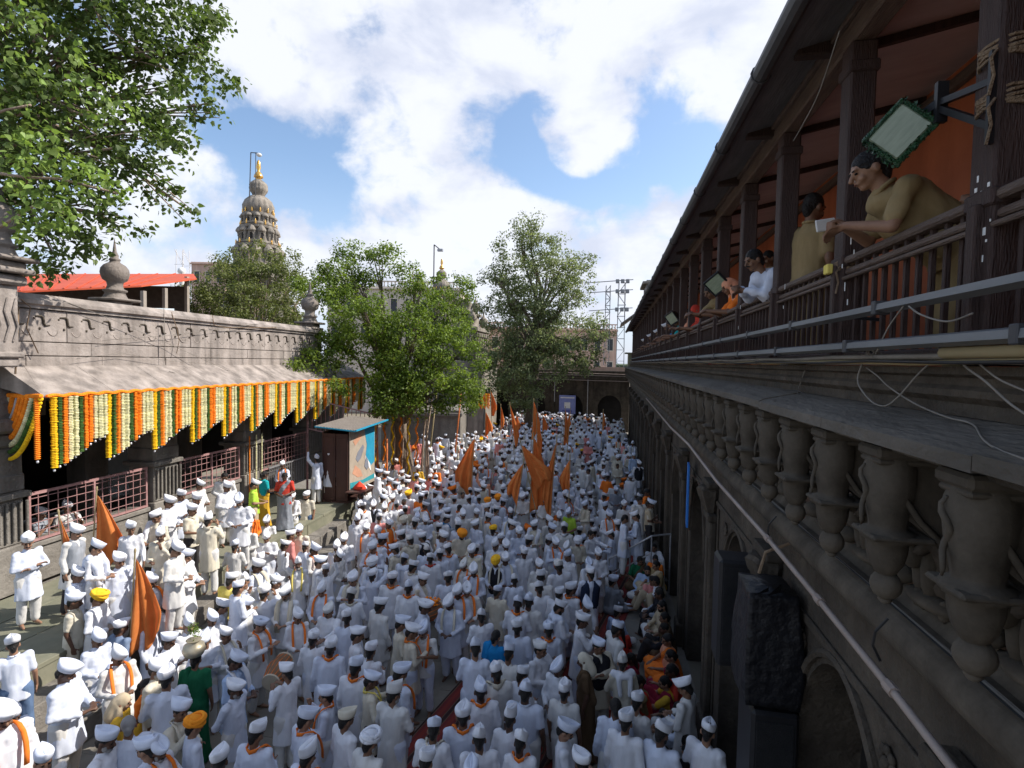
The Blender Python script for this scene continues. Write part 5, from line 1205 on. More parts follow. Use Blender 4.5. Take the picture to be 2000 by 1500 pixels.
POSES = {
 'down': P(hp=(12, 0)),
 'hold': P(el=((.245, .02, 1.09), (-.245, .02, 1.09)), wr=((.085, .25, 1.04), (-.085, .25, 1.05)), hd=((-.8, .6, .1), (.8, .6, .1)), curl=.8, hp=(22, 8)),
 'cross': P(el=((.25, .07, 1.10), (-.25, .07, 1.10)), wr=((-.06, .22, 1.16), (.06, .20, 1.11)), hd=((-1, .0, .15), (1, .1, .1)), hp=(10, -20)),
 'back': P(el=((.26, -.09, 1.09), (-.26, -.09, 1.09)), wr=((.06, -.21, .95), (-.06, -.21, .96)), hd=((-.9, -.1, -.3), (.9, -.1, -.3)), hp=(8, 15)),
 'raise': P(el=((.30, .10, 1.53), (-.225, -.02, 1.08)), wr=((.26, .20, 1.80), (-.235, .08, .84)), hd=((0, .1, 1), (0, .15, -1)), hp=(-5, 10), curl=.2),
 'point': P(el=((.25, .20, 1.24), (-.24, .02, 1.10)), wr=((.20, .46, 1.24), (-.10, .24, 1.06)), hd=((0, 1, .1), (.7, .7, 0)), curl=.3, hp=(10, 0)),
 'face': P(el=((.25, .13, 1.15), (-.24, .02, 1.10)), wr=((.11, .27, 1.37), (-.10, .24, 1.10)), hd=((-.2, .1, 1), (.7, .6, .2)), hp=(4, -12), curl=.8),
 'clap': P(el=((.26, .04, 1.11), (-.26, .04, 1.11)), wr=((.10, .27, 1.22), (-.10, .27, 1.22)), hd=((-.5, .6, .5), (.5, .6, .5)), curl=.7, hp=(15, -8)),
 'walk': P(hip=((.09, 0, .88), (-.09, 0, .88)), kn=((.10, .16, .50), (-.10, -.04, .48)), an=((.10, .16, .08), (-.10, -.30, .13)), toe=((.12, .31, .04), (-.11, -.17, .04)), el=((.22, -.08, 1.09), (-.22, .05, 1.08)), wr=((.24, .0, .86), (-.23, .20, .88)), hp=(10, 10)),
 'lean': P(pelvis=(0, -.34, .88), chest=(0, -.02, 1.15), neck=(0, .13, 1.25), head=(0, .23, 1.37), hp=(28, 0), sh=((.165, .07, 1.21), (-.165, .07, 1.21)), el=((.19, .28, .98), (-.19, .28, .98)), wr=((.06, .50, 1.02), (-.04, .52, 1.00)), hd=((-.5, .8, -.1), (.5, .8, -.2)), hip=((.09, -.34, .85), (-.09, -.34, .85)), kn=((.10, -.26, .46), (-.10, -.22, .46)), an=((.105, -.36, .075), (-.105, -.30, .075)), toe=((.12, -.2, .03), (-.12, -.14, .03)), curl=.8, stand=False),
 'lean2': P(pelvis=(0, -.30, .88), chest=(0, -.02, 1.15), neck=(0, .10, 1.26), head=(0, .18, 1.385), hp=(18, 0), sh=((.165, .05, 1.22), (-.165, .05, 1.22)), el=((.20, .12, .99), (-.20, .14, .99)), wr=((.07, .32, 1.10), (-.02, .31, 1.06)), hd=((-.7, .7, .0), (.6, .7, -.3)), hip=((.09, -.30, .85), (-.09, -.30, .85)), kn=((.10, -.24, .46), (-.10, -.20, .46)), an=((.105, -.34, .075), (-.105, -.28, .075)), toe=((.12, -.18, .03), (-.12, -.12, .03)), curl=.8, stand=False),
 'cross_legs': P(**seat, el=((.25, .10, .33), (-.25, .10, .33)), wr=((.12, .32, .26), (-.12, .32, .26)), hd=((-.6, .7, -.1), (.6, .7, -.1)), hip=((.10, .0, .13), (-.10, .0, .13)), kn=((.32, .30, .14), (-.32, .30, .14)), an=((-.06, .40, .08), (.06, .34, .08)), toe=((-.18, .42, .06), (.18, .40, .06)), hp=(10, 10)),
 'knees_up': P(**seat, el=((.22, .22, .42), (-.22, .22, .42)), wr=((.05, .46, .46), (-.05, .47, .44)), hd=((-.7, .5, -.2), (.7, .5, -.2)), hip=((.10, .0, .13), (-.10, .0, .13)), kn=((.13, .40, .46), (-.13, .40, .46)), an=((.11, .55, .07), (-.11, .55, .07)), toe=((.12, .70, .03), (-.12, .70, .03)), hp=(5, 25)),
}
def head_matrix(p):
    h = Vector(p['head']); pitch, yaw = p['hp']
    return Matrix.Translation(h) @ Matrix.Rotation(R(yaw), 4, 'Z') @ Matrix.Rotation(R(-pitch), 4, 'X')
def hand(m, w_, d, side, curl, nrm=None):
    w_ = Vector(w_); d = Vector(d).normalized(); up = Vector((side * .3, -.5, .6)) if abs(d.z) < .7 else Vector((side, 0, 0)); n = (up - d * up.dot(d)).normalized(); s = d.cross(n).normalized()
    cap_(m, w_, w_ + d * .025, .026, .028, 8)
    rot = Matrix((s, d, n)).transposed(); m.ell(w_ + d * .055, (.040, .048, .016), 10, 6, rot)
    for k, (o, ln) in enumerate([(-.030, .060), (-.010, .072), (.010, .068), (.029, .052)]):
        b0 = w_ + d * .088 + s * o; b1 = b0 + (d - n * curl * .5).normalized() * ln * .5; b2 = b1 + (d * (1 - curl) - n * (curl + .2)).normalized() * ln * .5
        cap_(m, b0 - d * .02, b1, .0098, .009, 6); cap_(m, b1, b2, .009, .008, 6)
    t0 = w_ + d * .03 - s * .034; t1 = t0 + (d * .6 - s * .7 - n * .25).normalized() * .04; cap_(m, t0, t1, .012, .010, 6); cap_(m, t1, t1 + (d * .9 - n * .4).normalized() * .03, .010, .009, 6)
def build_pose(nm, p):
    # body
    m = MB(); HM = head_matrix(p); H3 = HM.to_3x3()
    def hp_(x, y, z): return HM @ Vector((x, y, z))
    m.ell(hp_(0, -.005, .02), (.073, .092, .092), 14, 10, H3); m.ell(hp_(0, .012, -.035), (.058, .070, .072), 12, 8, H3)
    m.ell(hp_(0, .055, -.085), (.028, .026, .022), 8, 6, H3); cap_(m, hp_(0, .086, .012), hp_(0, .108, -.026), .010, .015, 8)
    for s in (1, -1):
        m.ell(hp_(.078 * s, -.01, -.01), (.012, .022, .032), 8, 6, H3); m.ell(hp_(.035 * s, .062, -.035), (.026, .022, .024), 8, 6, H3); m.ell(hp_(.03 * s, .078, .028), (.028, .012, .010), 8, 6, H3)
    m.ell(hp_(0, .084, -.055), (.026, .012, .012), 8, 6, H3)
    cap_(m, p['neck'], HM @ Vector((0, -.015, -.07)), .056, .050); cap_(m, Vector(p['neck']) - Vector((0, 0, .05)), p['neck'], .075, .058)
    pe, ch = Vector(p['pelvis']), Vector(p['chest']); sp = (ch - pe).normalized()
    for s in (-1, 1):
        cap_(m, pe + Vector((s * .05, 0, 0)), pe.lerp(ch, .5) + Vector((s * .045, 0, 0)), .088, .075); cap_(m, pe.lerp(ch, .5) + Vector((s * .045, 0, 0)), ch + Vector((s * .06, 0, .02)), .075, .078)
    for i, s in ((0, 1), (1, -1)):
        sh, el, wr = map(Vector, (p['sh'][i], p['el'][i], p['wr'][i]))
        cap_(m, ch + Vector((s * .07, 0, .06)), sh, .06, .056); cap_(m, sh, el, .050, .038); cap_(m, el, wr, .038, .026); hand(m, wr, p['hd'][i], s, p['curl'])
        hi, kn, an, to = map(Vector, (p['hip'][i], p['kn'][i], p['an'][i], p['toe'][i]))
        cap_(m, hi, kn, .085, .056); cap_(m, kn, kn.lerp(an, .3), .054, .056); cap_(m, kn.lerp(an, .3), an, .056, .034); cap_(m, an - Vector((0, .02, .03)), an, .035, .034); cap_(m, an.lerp(to, .2) - Vector((0, 0, .02)), to, .034, .022)
    PREB.append((nm, 'body', remesh(m, .0085 if nm == 'lean2' else .0105, 1, .8 if nm == 'lean2' else .42), p))
    # kurta (long, full sleeves) / shirt (hip length, short sleeves)
    for kind in ('kurta', 'shirt'):
        m = MB(); g_ = .012
        for s in (-1, 1):
            cap_(m, pe + Vector((s * .06, 0, .02)), ch + Vector((s * .075, 0, .02)), .100 + g_, .104)
            cap_(m, pe + Vector((0, 0, .0)), ch + Vector((0, -.012, .05)), .115, .112)
            if nm.startswith('lean'): cap_(m, ch + Vector((s * .05, .045, -.10)), pe + Vector((s * .05, .12, .02)), .10, .12); cap_(m, ch + Vector((s * .05, .03, -.02)), Vector(p['neck']) + Vector((s * .04, -.02, -.07)), .095, .07)
            cap_(m, ch + Vector((s * .075, -.005, .02)), ch + Vector((s * .095, -.005, .07)), .10, .070)
            cap_(m, ch + Vector((s * .03, -.02 if nm == 'lean2' else .02, -.08)), pe + Vector((s * .03, .025, .05)), .10 if nm == 'lean2' else .105, .115)
        cap_(m, Vector(p['neck']) - Vector((0, 0, .07)), Vector(p['neck']) - Vector((0, 0, .0)), .10, .066)
        for i, s in ((0, 1), (1, -1)):
            sh, el, wr = map(Vector, (p['sh'][i], p['el'][i], p['wr'][i]))
            cap_(m, ch + Vector((s * .08, 0, .06)), sh, .075, .072)
            cap_(m, ch + Vector((s * .04, -.01, .02)), sh.lerp(el, .12), .085, .064)
            if kind == 'kurta': cap_(m, sh, el, .064, .056); cap_(m, el, el.lerp(wr, .86), .056, .044)
            else: cap_(m, sh, sh.lerp(el, .74), .062 if nm == 'lean2' else .068, .060)
        if p.get('stand') or nm in ('lean', 'lean2'):
            hem = .52 if kind == 'kurta' else .74
            z = pe.z; n_ = 5; kx = p['kn'][0][1] * .45 + p['kn'][1][1] * .45 if not nm.startswith('lean') else -.26
            rings = []; yy0 = pe.y
            for k in range(n_ + 1):
                f = k / n_; zz = z + .06 + (hem - z - .06) * f; rx = .170 + (.045 if kind == 'kurta' else .02) * f; ry = .125 + (.055 if kind == 'kurta' else .02) * f; rings.append((rx, ry, zz, yy0 + (kx - yy0) * f * .5))
            vs = []; sg = 20
            for (rx, ry, zz, yy) in rings:
                for q in range(sg): a = 2 * math.pi * q / sg; w1 = 1 + .06 * math.sin(a * 5 + 1) * (1 if zz < z else 0); vs.append((rx * math.cos(a) * w1, yy + ry * math.sin(a) * w1, zz))
            fs = [(i*sg+q, (i+1)*sg+q, (i+1)*sg+(q+1) % sg, i*sg+(q+1) % sg) for i in range(n_) for q in range(sg)] + [tuple(range(sg)), tuple(n_*sg+q for q in range(sg))[::-1]]
            m.add(vs, fs)
        else:
            for i in (0, 1):
                hi, kn = Vector(p['hip'][i]), Vector(p['kn'][i]); cap_(m, hi, hi.lerp(kn, .75 if kind == 'kurta' else .3), .125, .10)
            cap_(m, pe - Vector((.1, .02, .02)), pe + Vector((.1, -.02, -.02)), .13, .13)
        PREB.append((nm, kind, remesh(m, .0165, 7, .6), p))
    m = MB()
    for i in (0, 1):
        hi, kn, an = Vector(p['hip'][i]), Vector(p['kn'][i]), Vector(p['an'][i]); cap_(m, hi, kn, .115, .088); cap_(m, kn, an + (kn - an).normalized() * .04, .088, .072)
    cap_(m, pe - Vector((.07, 0, .02)), pe + Vector((.07, 0, -.02)), .12, .12)
    PREB.append((nm, 'trousers', remesh(m, .0175, 2, .5), p))
    if nm in ('down', 'hold', 'face', 'cross', 'lean'):
        m = MB()
        for s in (-1, 1):
            cap_(m, pe + Vector((s * .06, 0, -.02)), ch + Vector((s * .085, 0, .03)), .130, .126); cap_(m, ch + Vector((s * .03, .02, -.08)), pe + Vector((s * .03, .03, .0)), .13, .138)
            cap_(m, ch + Vector((s * .06, 0, .05)), ch + Vector((s * .14, 0, .075)), .11, .075)
        PREB.append((nm, 'waistcoat', remesh(m, .018, 2, .5), p))
    if nm in ('down', 'hold', 'cross_legs', 'lean', 'knees_up'):   # sari
        m = MB(); vs = []; sg = 24
        if p.get('stand') or nm == 'lean':
            for k, (rx, ry, zz, yy) in enumerate([(.15, .125, 1.04, pe.y + .02), (.185, .15, .90, pe.y), (.195, .155, .6, pe.y * .9), (.215, .18, .3, pe.y * .9), (.255, .22, .03, pe.y * .9)]):
                for q in range(sg): a = 2 * math.pi * q / sg; w1 = 1 + .05 * math.sin(a * 7) * (k / 4); vs.append((rx * math.cos(a) * w1, yy + ry * math.sin(a) * w1, zz))
            m.add(vs, [(i*sg+q, (i+1)*sg+q, (i+1)*sg+(q+1) % sg, i*sg+(q+1) % sg) for i in range(4) for q in range(sg)] + [tuple(range(sg)), tuple(4*sg+q for q in range(sg))[::-1]])
        else:
            for i in (0, 1):
                hi, kn, an = Vector(p['hip'][i]), Vector(p['kn'][i]), Vector(p['an'][i]); cap_(m, hi, kn, .135, .11); cap_(m, kn, an, .10, .08)
            cap_(m, pe - Vector((.12, .03, .01)), pe + Vector((.12, -.03, -.01)), .15, .15); m.ell(pe + Vector((0, .28, .03)), (.26, .2, .12), 12, 8)
        # pleated end over the shoulder
        sL = Vector(p['sh'][1]); cap_(m, pe + Vector((.13, .05, .06)), ch + Vector((.02, .075, -.02)), .075, .075); cap_(m, ch + Vector((.02, .075, -.02)), sL + Vector((.06, .02, .04)), .075, .062); cap_(m, sL + Vector((.05, -.03, .02)), pe + Vector((-.10, -.13, .02)), .06, .06)
        PREB.append((nm, 'sari', remesh(m, .018, 2, .6), p))
for k_, p_ in POSES.items(): build_pose(k_, p_)
# extra loose pieces remeshed once
def shawl():
    m = MB()
    for s in (-1, 1):
        cap_(m, (s * .04, -.07, 1.40), (s * .15, -.01, 1.39), .055, .07); cap_(m, (s * .15, -.01, 1.39), (s * .15, .11, 1.22), .07, .06); cap_(m, (s * .15, .11, 1.22), (s * .13, .16, .95), .055, .05)
        cap_(m, (s * .10, -.10, 1.36), (s * .08, -.15, 1.1), .05, .04)
    cap_(m, (-.05, -.09, 1.38), (.05, -.09, 1.38), .06, .06); PREB.append(('x', 'shawl', remesh(m, .018, 2, .6), None))
    m = MB()          # cloth over the head, falling behind
    m.ell((0, -.015, .03), (.088, .105, .105), 14, 10); cap_(m, (0, -.06, .0), (0, -.09, -.18), .088, .10); cap_(m, (.06, -.02, -.04), (.07, .02, -.2), .04, .05); cap_(m, (-.06, -.02, -.04), (-.07, .02, -.2), .04, .05)
    PREB.append(('x', 'head_cloth', remesh(m, .014, 2, .6), None))
    m = MB(); m.ell((0, -.014, .032), (.081, .097, .093), 14, 10); cap_(m, (0, -.07, -.02), (0, -.06, -.06), .05, .04); PREB.append(('x', 'hair', remesh(m, .012, 1, .6), None))
    m = MB(); m.ell((0, -.014, .03), (.082, .098, .093), 14, 10); m.ell((0, -.105, -.02), (.045, .04, .045), 10, 8); cap_(m, (0, -.08, -.03), (0, -.075, -.08), .045, .03); PREB.append(('x', 'hair_bun', remesh(m, .012, 1, .6), None))
    m = MB(); m.ell((0, -.012, .02), (.083, .10, .095), 14, 10); cap_(m, (0, -.09, -.03), (0, -.11, -.32), .05, .025); PREB.append(('x', 'hair_long', remesh(m, .012, 1, .6), None))
shawl()
bpy.context.view_layer.update(); dg = bpy.context.evaluated_depsgraph_get()
PM = {}; LOW = {}
for (nm, kind, o, p) in PREB:
    me = bpy.data.meshes.new_from_object(o.evaluated_get(dg)); me.name = kind
    n_ = len(me.vertices); co = np.empty(n_ * 3, 'f'); me.vertices.foreach_get('co', co); co = co.reshape(-1, 3)
    if kind in ('kurta', 'shirt', 'trousers', 'sari', 'shawl', 'head_cloth', 'waistcoat'):
        no = np.empty(n_ * 3, 'f'); me.vertices.foreach_get('normal', no); no = no.reshape(-1, 3); amp = {'kurta': .016, 'shirt': .012, 'trousers': .014, 'sari': .016}.get(kind, .009)
        ang = np.arctan2(co[:, 1], co[:, 0])
        dsp = np.array([noise.noise(Vector((float(c[0]) * 12, float(c[1]) * 12, float(c[2]) * 3.0))) + .45 * noise.noise(Vector((float(c[0]) * 16, float(c[1]) * 16, float(c[2]) * 20 + 7))) for c in co], 'f')
        co += no * (dsp * amp * (1.5 if nm in ('lean2', 'lean') else 1))[:, None]; me.vertices.foreach_set('co', co.ravel())
    me.polygons.foreach_set('use_smooth', [True] * len(me.polygons))
    if kind == 'body':       # face details joined into the one body mesh
        HM = head_matrix(p); H3 = HM.to_3x3(); ex = MB()
        for s in (1, -1):
            ex.ell(HM @ Vector((.031 * s, .080, .004)), (.013, .008, .0065), 8, 5, H3, 1); ex.ell(HM @ Vector((.031 * s, .089, .024)), (.019, .006, .0045), 8, 5, H3, 2)
        ex.ell(HM @ Vector((0, .094, -.056)), (.022, .006, .005), 8, 5, H3, 3)
        vs = [tuple(v) for v in co.tolist()] + ex.v; fs = [tuple(pl.vertices) for pl in me.polygons]; k = len(co); fs2 = fs + [tuple(i + k for i in f) for f in ex.f]
        me2 = bpy.data.meshes.new('body'); me2.from_pydata(vs, [], fs2); 
        for q in (SK[0], M_eye, M_hair, M_lip): me2.materials.append(q)
        me2.polygons.foreach_set('material_index', [0] * len(fs) + ex.m); me2.polygons.foreach_set('use_smooth', [True] * len(fs2)); me2.update(); me = me2
    else:
        me.materials.append(CLM['w'])
    me.update(); PM[(nm, kind)] = me
for (nm, kind, o, p) in PREB: d_ = o.data; bpy.data.objects.remove(o); bpy.data.meshes.remove(d_)

# caps: boat shaped, seen from above as a lens; three cuts
def topi(wf, h, flare, lf, crease=.012, tip=1.0):
    m = MB(); sg = 24; rings = [(.080, .104, 0, .0), (.084 * wf, .112 * lf, h * .35, 0), (.088 * wf * flare, .122 * lf, h * .75, .0), (.070 * wf * flare, .122 * lf, h * .97, .0), (.042 * wf * flare, .118 * lf, h * 1.02, 0), (.012, .112 * lf, h * 1.02 - crease, 0)]
    vs = []
    for k, (a, b, z, o) in enumerate(rings):
        pk = .35 * min(1, k / 2.0) * tip
        for q in range(sg):
            t = 2 * math.pi * q / sg; cx, cy = math.cos(t), math.sin(t); x = a * math.copysign(abs(cx) ** (1 + pk), cx); y = b * math.copysign(abs(cy) ** (1 - .25 * pk), cy)
            vs.append((x, y, z + .016 * abs(cy) ** 3 * min(1, k / 2.0)))
    n_ = len(rings); fs = [(i*sg+q, i*sg+(q+1) % sg, (i+1)*sg+(q+1) % sg, (i+1)*sg+q) for i in range(n_-1) for q in range(sg)] + [tuple((n_-1)*sg+q for q in range(sg)), tuple(range(sg))[::-1]]
    m.add(vs, fs); me = m.mesh('cap', [CLM['w']], True)
    for pl in me.polygons: pl.use_smooth = len(pl.vertices) == 4
    return me
CAPS = [topi(.98, .085, .90, 1.06, .02, 1.6), topi(1.05, .09, .98, 1.08, .026, 1.9), topi(.9, .10, .78, 1.12, .008, 2.4), topi(1.0, .078, .95, 1.12, .02, 2.0)]
def turban_mesh(s):
    m = MB(); m.ell((0, -.005, .06), (.088 * s, .105 * s, .07 * s), 14, 8)
    for k in range(7):
        tl = R(-28 + 9 * k); a0 = k * .9; q = Matrix.Rotation(tl, 3, 'X') @ Matrix.Rotation(R(12 * math.sin(k * 2)), 3, 'Y'); rad = (.088 + .006 * (k % 3)) * s
        m.tube([q @ Vector((rad * math.cos(a + a0), rad * 1.16 * math.sin(a + a0), .0)) + Vector((0, -.005, .045 + .006 * k)) for a in np.linspace(0, 2 * math.pi, 20)], .024 * s, 7)
    return m.mesh('turban', [CLM['to']], True)
TURB = turban_mesh(1.05)
def ribbon(path, wd, th=.006):
    m = MB(); n_ = len(path); vs = []
    for i, (p, sdir) in enumerate(path):
        p = Vector(p); sdir = Vector(sdir).normalized(); t = (Vector(path[min(i+1, n_-1)][0]) - Vector(path[max(i-1, 0)][0])).normalized(); n = t.cross(sdir).normalized()
        vs += [p - sdir * wd / 2 - n * th, p + sdir * wd / 2 - n * th, p + sdir * wd / 2 + n * th, p + n * th * 1.8, p - sdir * wd / 2 + n * th]
    fs = [(i*5+k, i*5+(k+1) % 5, (i+1)*5+(k+1) % 5, (i+1)*5+k) for i in range(n_-1) for k in range(5)] + [(4,3,2,1,0), tuple((n_-1)*5+k for k in range(5))]
    m.add(vs, fs); return m
def stole(wd, ln=.98):
    path = []
    for s in (1, -1):
        pts = [((.105 * s, .185, ln), (1, 0, 0)), ((.115 * s, .178, 1.10), (1, 0, 0)), ((.120 * s, .155, 1.22), (1, .1 * s, 0)), ((.118 * s, .115, 1.33), (1, .3 * s, 0)), ((.105 * s, .055, 1.405), (.8, .3 * s, 0)), ((.088 * s, -.01, 1.42), (.6, .5 * s, .0)), ((.066 * s, -.07, 1.415), (.35, -.2 * s, .8 * s))]
        path += pts if s == 1 else pts[::-1]
    mid = [((0, -.10, 1.40), (0, 0, 1))]; half = path[:7]; path2 = half + mid + path[7:]
    out_ = []
    for i, (p, sd_) in enumerate(path2):
        sd_ = Vector(sd_)
        if i in (6,): sd_ = Vector((.2, -.1, .9))
        if i == 7: sd_ = Vector((0, .15, 1))
        if i == 8: sd_ = Vector((-.2, -.1, .9))
        if i > 8: sd_ = Vector((-abs(sd_.x), -sd_.y * 1.0, 0))
        if i < 6: pass
        out_.append((p, sd_))
    return ribbon(out_, wd)
STOLE = stole(.045).mesh('scarf', [CLM['o']], True); STOLEW = stole(.085, .86).mesh('stole', [CLM['c']], True)
mm_ = MB(); mm_.tube([(-.034, .083, -.050), (-.015, .100, -.040), (0, .102, -.038), (.015, .100, -.040), (.034, .083, -.050)], [.004, .008, .007, .008, .004], 6); MOUST = mm_.mesh('moustache', [M_hair], True)
mm_ = MB(); mm_.ell((0, .052, -.088), (.044, .042, .038), 10, 7); mm_.ell((.045, .03, -.06), (.018, .035, .04), 8, 6); mm_.ell((-.045, .03, -.06), (.018, .035, .04), 8, 6); BEARD = mm_.mesh('beard', [M_hair], True)
mm_ = MB()
for s in (-1, 1): mm_.lathe([(.002, .012), (.018, .012), (.045, .004), (.05, 0), (.045, -.002), (.018, .006)], (s * .045, .0, 0), 12)
CYMB = mm_.mesh('cymbals', [M_brass], True)

mm_ = MB()
for s in (-1, 1):
    mm_.tube([(s * .004, .075, 1.345), (s * .035, .060, 1.375), (s * .062, .02, 1.40), (s * .060, -.03, 1.41), (s * .03, -.065, 1.41), (0, -.07, 1.41)], [.013, .016, .015, .014, .013, .012], 6)
COLLAR = mm_.mesh('collar', [CLM['w']], True)
NP = [0]; PEOPLE = []
def cm(me, m): return me, m
def addpart(root, name, me, material, loc=None, mtx=None):
    o = bpy.data.objects.new(name, me); C.objects.link(o); o.parent = root
    if mtx is not None: o.matrix_local = mtx
    if material is not None and len(o.material_slots): o.material_slots[0].link = 'OBJECT'; o.material_slots[0].material = material
    return o
def person(x, y, z, face, pose='down', top='w', cut='kurta', bot='w', head='cap', hc='w', skin=1, scarf=None, ex=(), s=1.0, cat='man', info=None, lod=0, mir=False):
    p = POSES[pose]; NP[0] += 1; rr = random.Random(NP[0] * 13 + 5)
    root = bpy.data.objects.new('person', None); C.objects.link(root); root.location = (x, y, z); root.rotation_euler = (R(rr.uniform(-3, 3)), R(rr.uniform(-2.5, 2.5)), R(face)); bw_ = rr.choice((.88, .94, .97, 1.0, 1.04, 1.12)); root.scale = (s * (-1 if mir else 1) * bw_, s * (.5 + .5 * bw_) * rr.uniform(.98, 1.06), s); root.empty_display_size = .1
    HM = head_matrix(p)
    b_ = addpart(root, 'body', PM[(pose, 'body')], SK[skin])
    if cut == 'sari':
        addpart(root, 'sari', PM[(pose, 'sari')], CLM[bot]); addpart(root, 'blouse', PM[(pose, 'shirt')], CLM[top])
    else:
        addpart(root, {'kurta': 'kurta', 'shirt': 'shirt'}[cut], PM[(pose, cut)], CLM[top]); addpart(root, 'trousers', PM[(pose, 'trousers')], CLM[bot])
    if head in ('cap', 'turban', 'bare', 'grey'):
        addpart(root, 'hair', PM[('x', 'hair')], M_greyhair if head == 'grey' else M_hair, mtx=HM @ (Matrix.Scale(.97, 4) if head in ('cap', 'turban') else Matrix.Identity(4)))
    if head == 'bun': addpart(root, 'hair', PM[('x', 'hair_bun')], M_hair, mtx=HM)
    if head == 'long': addpart(root, 'hair', PM[('x', 'hair_long')], M_hair, mtx=HM)
    if head == 'cap':
        k = rr.choice((0, 0, 1, 1, 2, 3)); M_ = HM @ Matrix.Translation((0, -.008, .052)) @ Matrix.Rotation(R(rr.uniform(-14, 10)), 4, 'X') @ Matrix.Rotation(R(rr.uniform(-9, 9)), 4, 'Y') @ Matrix.Rotation(R(rr.uniform(-14, 14)), 4, 'Z') @ Matrix.Scale(rr.uniform(1.04, 1.16), 4)
        addpart(root, 'cap', CAPS[k], CLM[hc], mtx=M_)
    if head == 'turban': addpart(root, 'turban', TURB, CLM[hc], mtx=HM @ Matrix.Translation((0, -.005, .02)))
    if head == 'cloth': addpart(root, 'head_cloth', PM[('x', 'head_cloth')], CLM[hc], mtx=HM)
    if cat in ('man', 'officer'):
        q = rr.random()
        if lod == 0 and q < .75: addpart(root, 'moustache', MOUST, M_hair, mtx=HM)
        if lod == 0 and q < .12: addpart(root, 'beard', BEARD, M_greyhair if q < .07 else M_hair, mtx=HM)
    if cut == 'shirt' and lod == 0:
        addpart(root, 'collar', COLLAR, CLM[top], mtx=Matrix.Translation(Vector(p['neck'])) @ Matrix.Rotation(R(-28 if pose.startswith('lean') else 0), 4, 'X') @ Matrix.Translation(-Vector(mstand()['neck'])))
    if scarf and p.get('stand'):
        wide = scarf in ('c', 'w', 'w2', 'beige') and rr.random() < .5
        addpart(root, 'scarf' if not wide else 'stole', STOLEW if wide else STOLE, CLM[scarf])
    for e in ex:
        if e == 'shawl': addpart(root, 'shawl', PM[('x', 'shawl')], CLM['w2' if top == 'w' else 'w'])
        elif e.startswith('vest_'): addpart(root, 'waistcoat', PM[(pose if (pose, 'waistcoat') in PM else 'down', 'waistcoat')], CLM[e[5:]])
    root['category'] = 'person' if cat != 'child' else 'person'
    PEOPLE.append(dict(o=root, x=x, y=y, z=z, face=face, pose=pose, top=top, cut=cut, bot=bot, head=head, hc=hc, scarf=scarf, ex=ex, cat=cat, info=info, s=s))
    return root
# ---------------------------------------------------------------- who stands where
G, PL = 0.0, PZ
occ = []
def at_head(px, py, lev, pose, s=1.0, hz=None):
    h = (POSES[pose]['head'][2] + .06) * s; q = on_z(px, py, lev + h); p = POSES[pose]['head']; return q
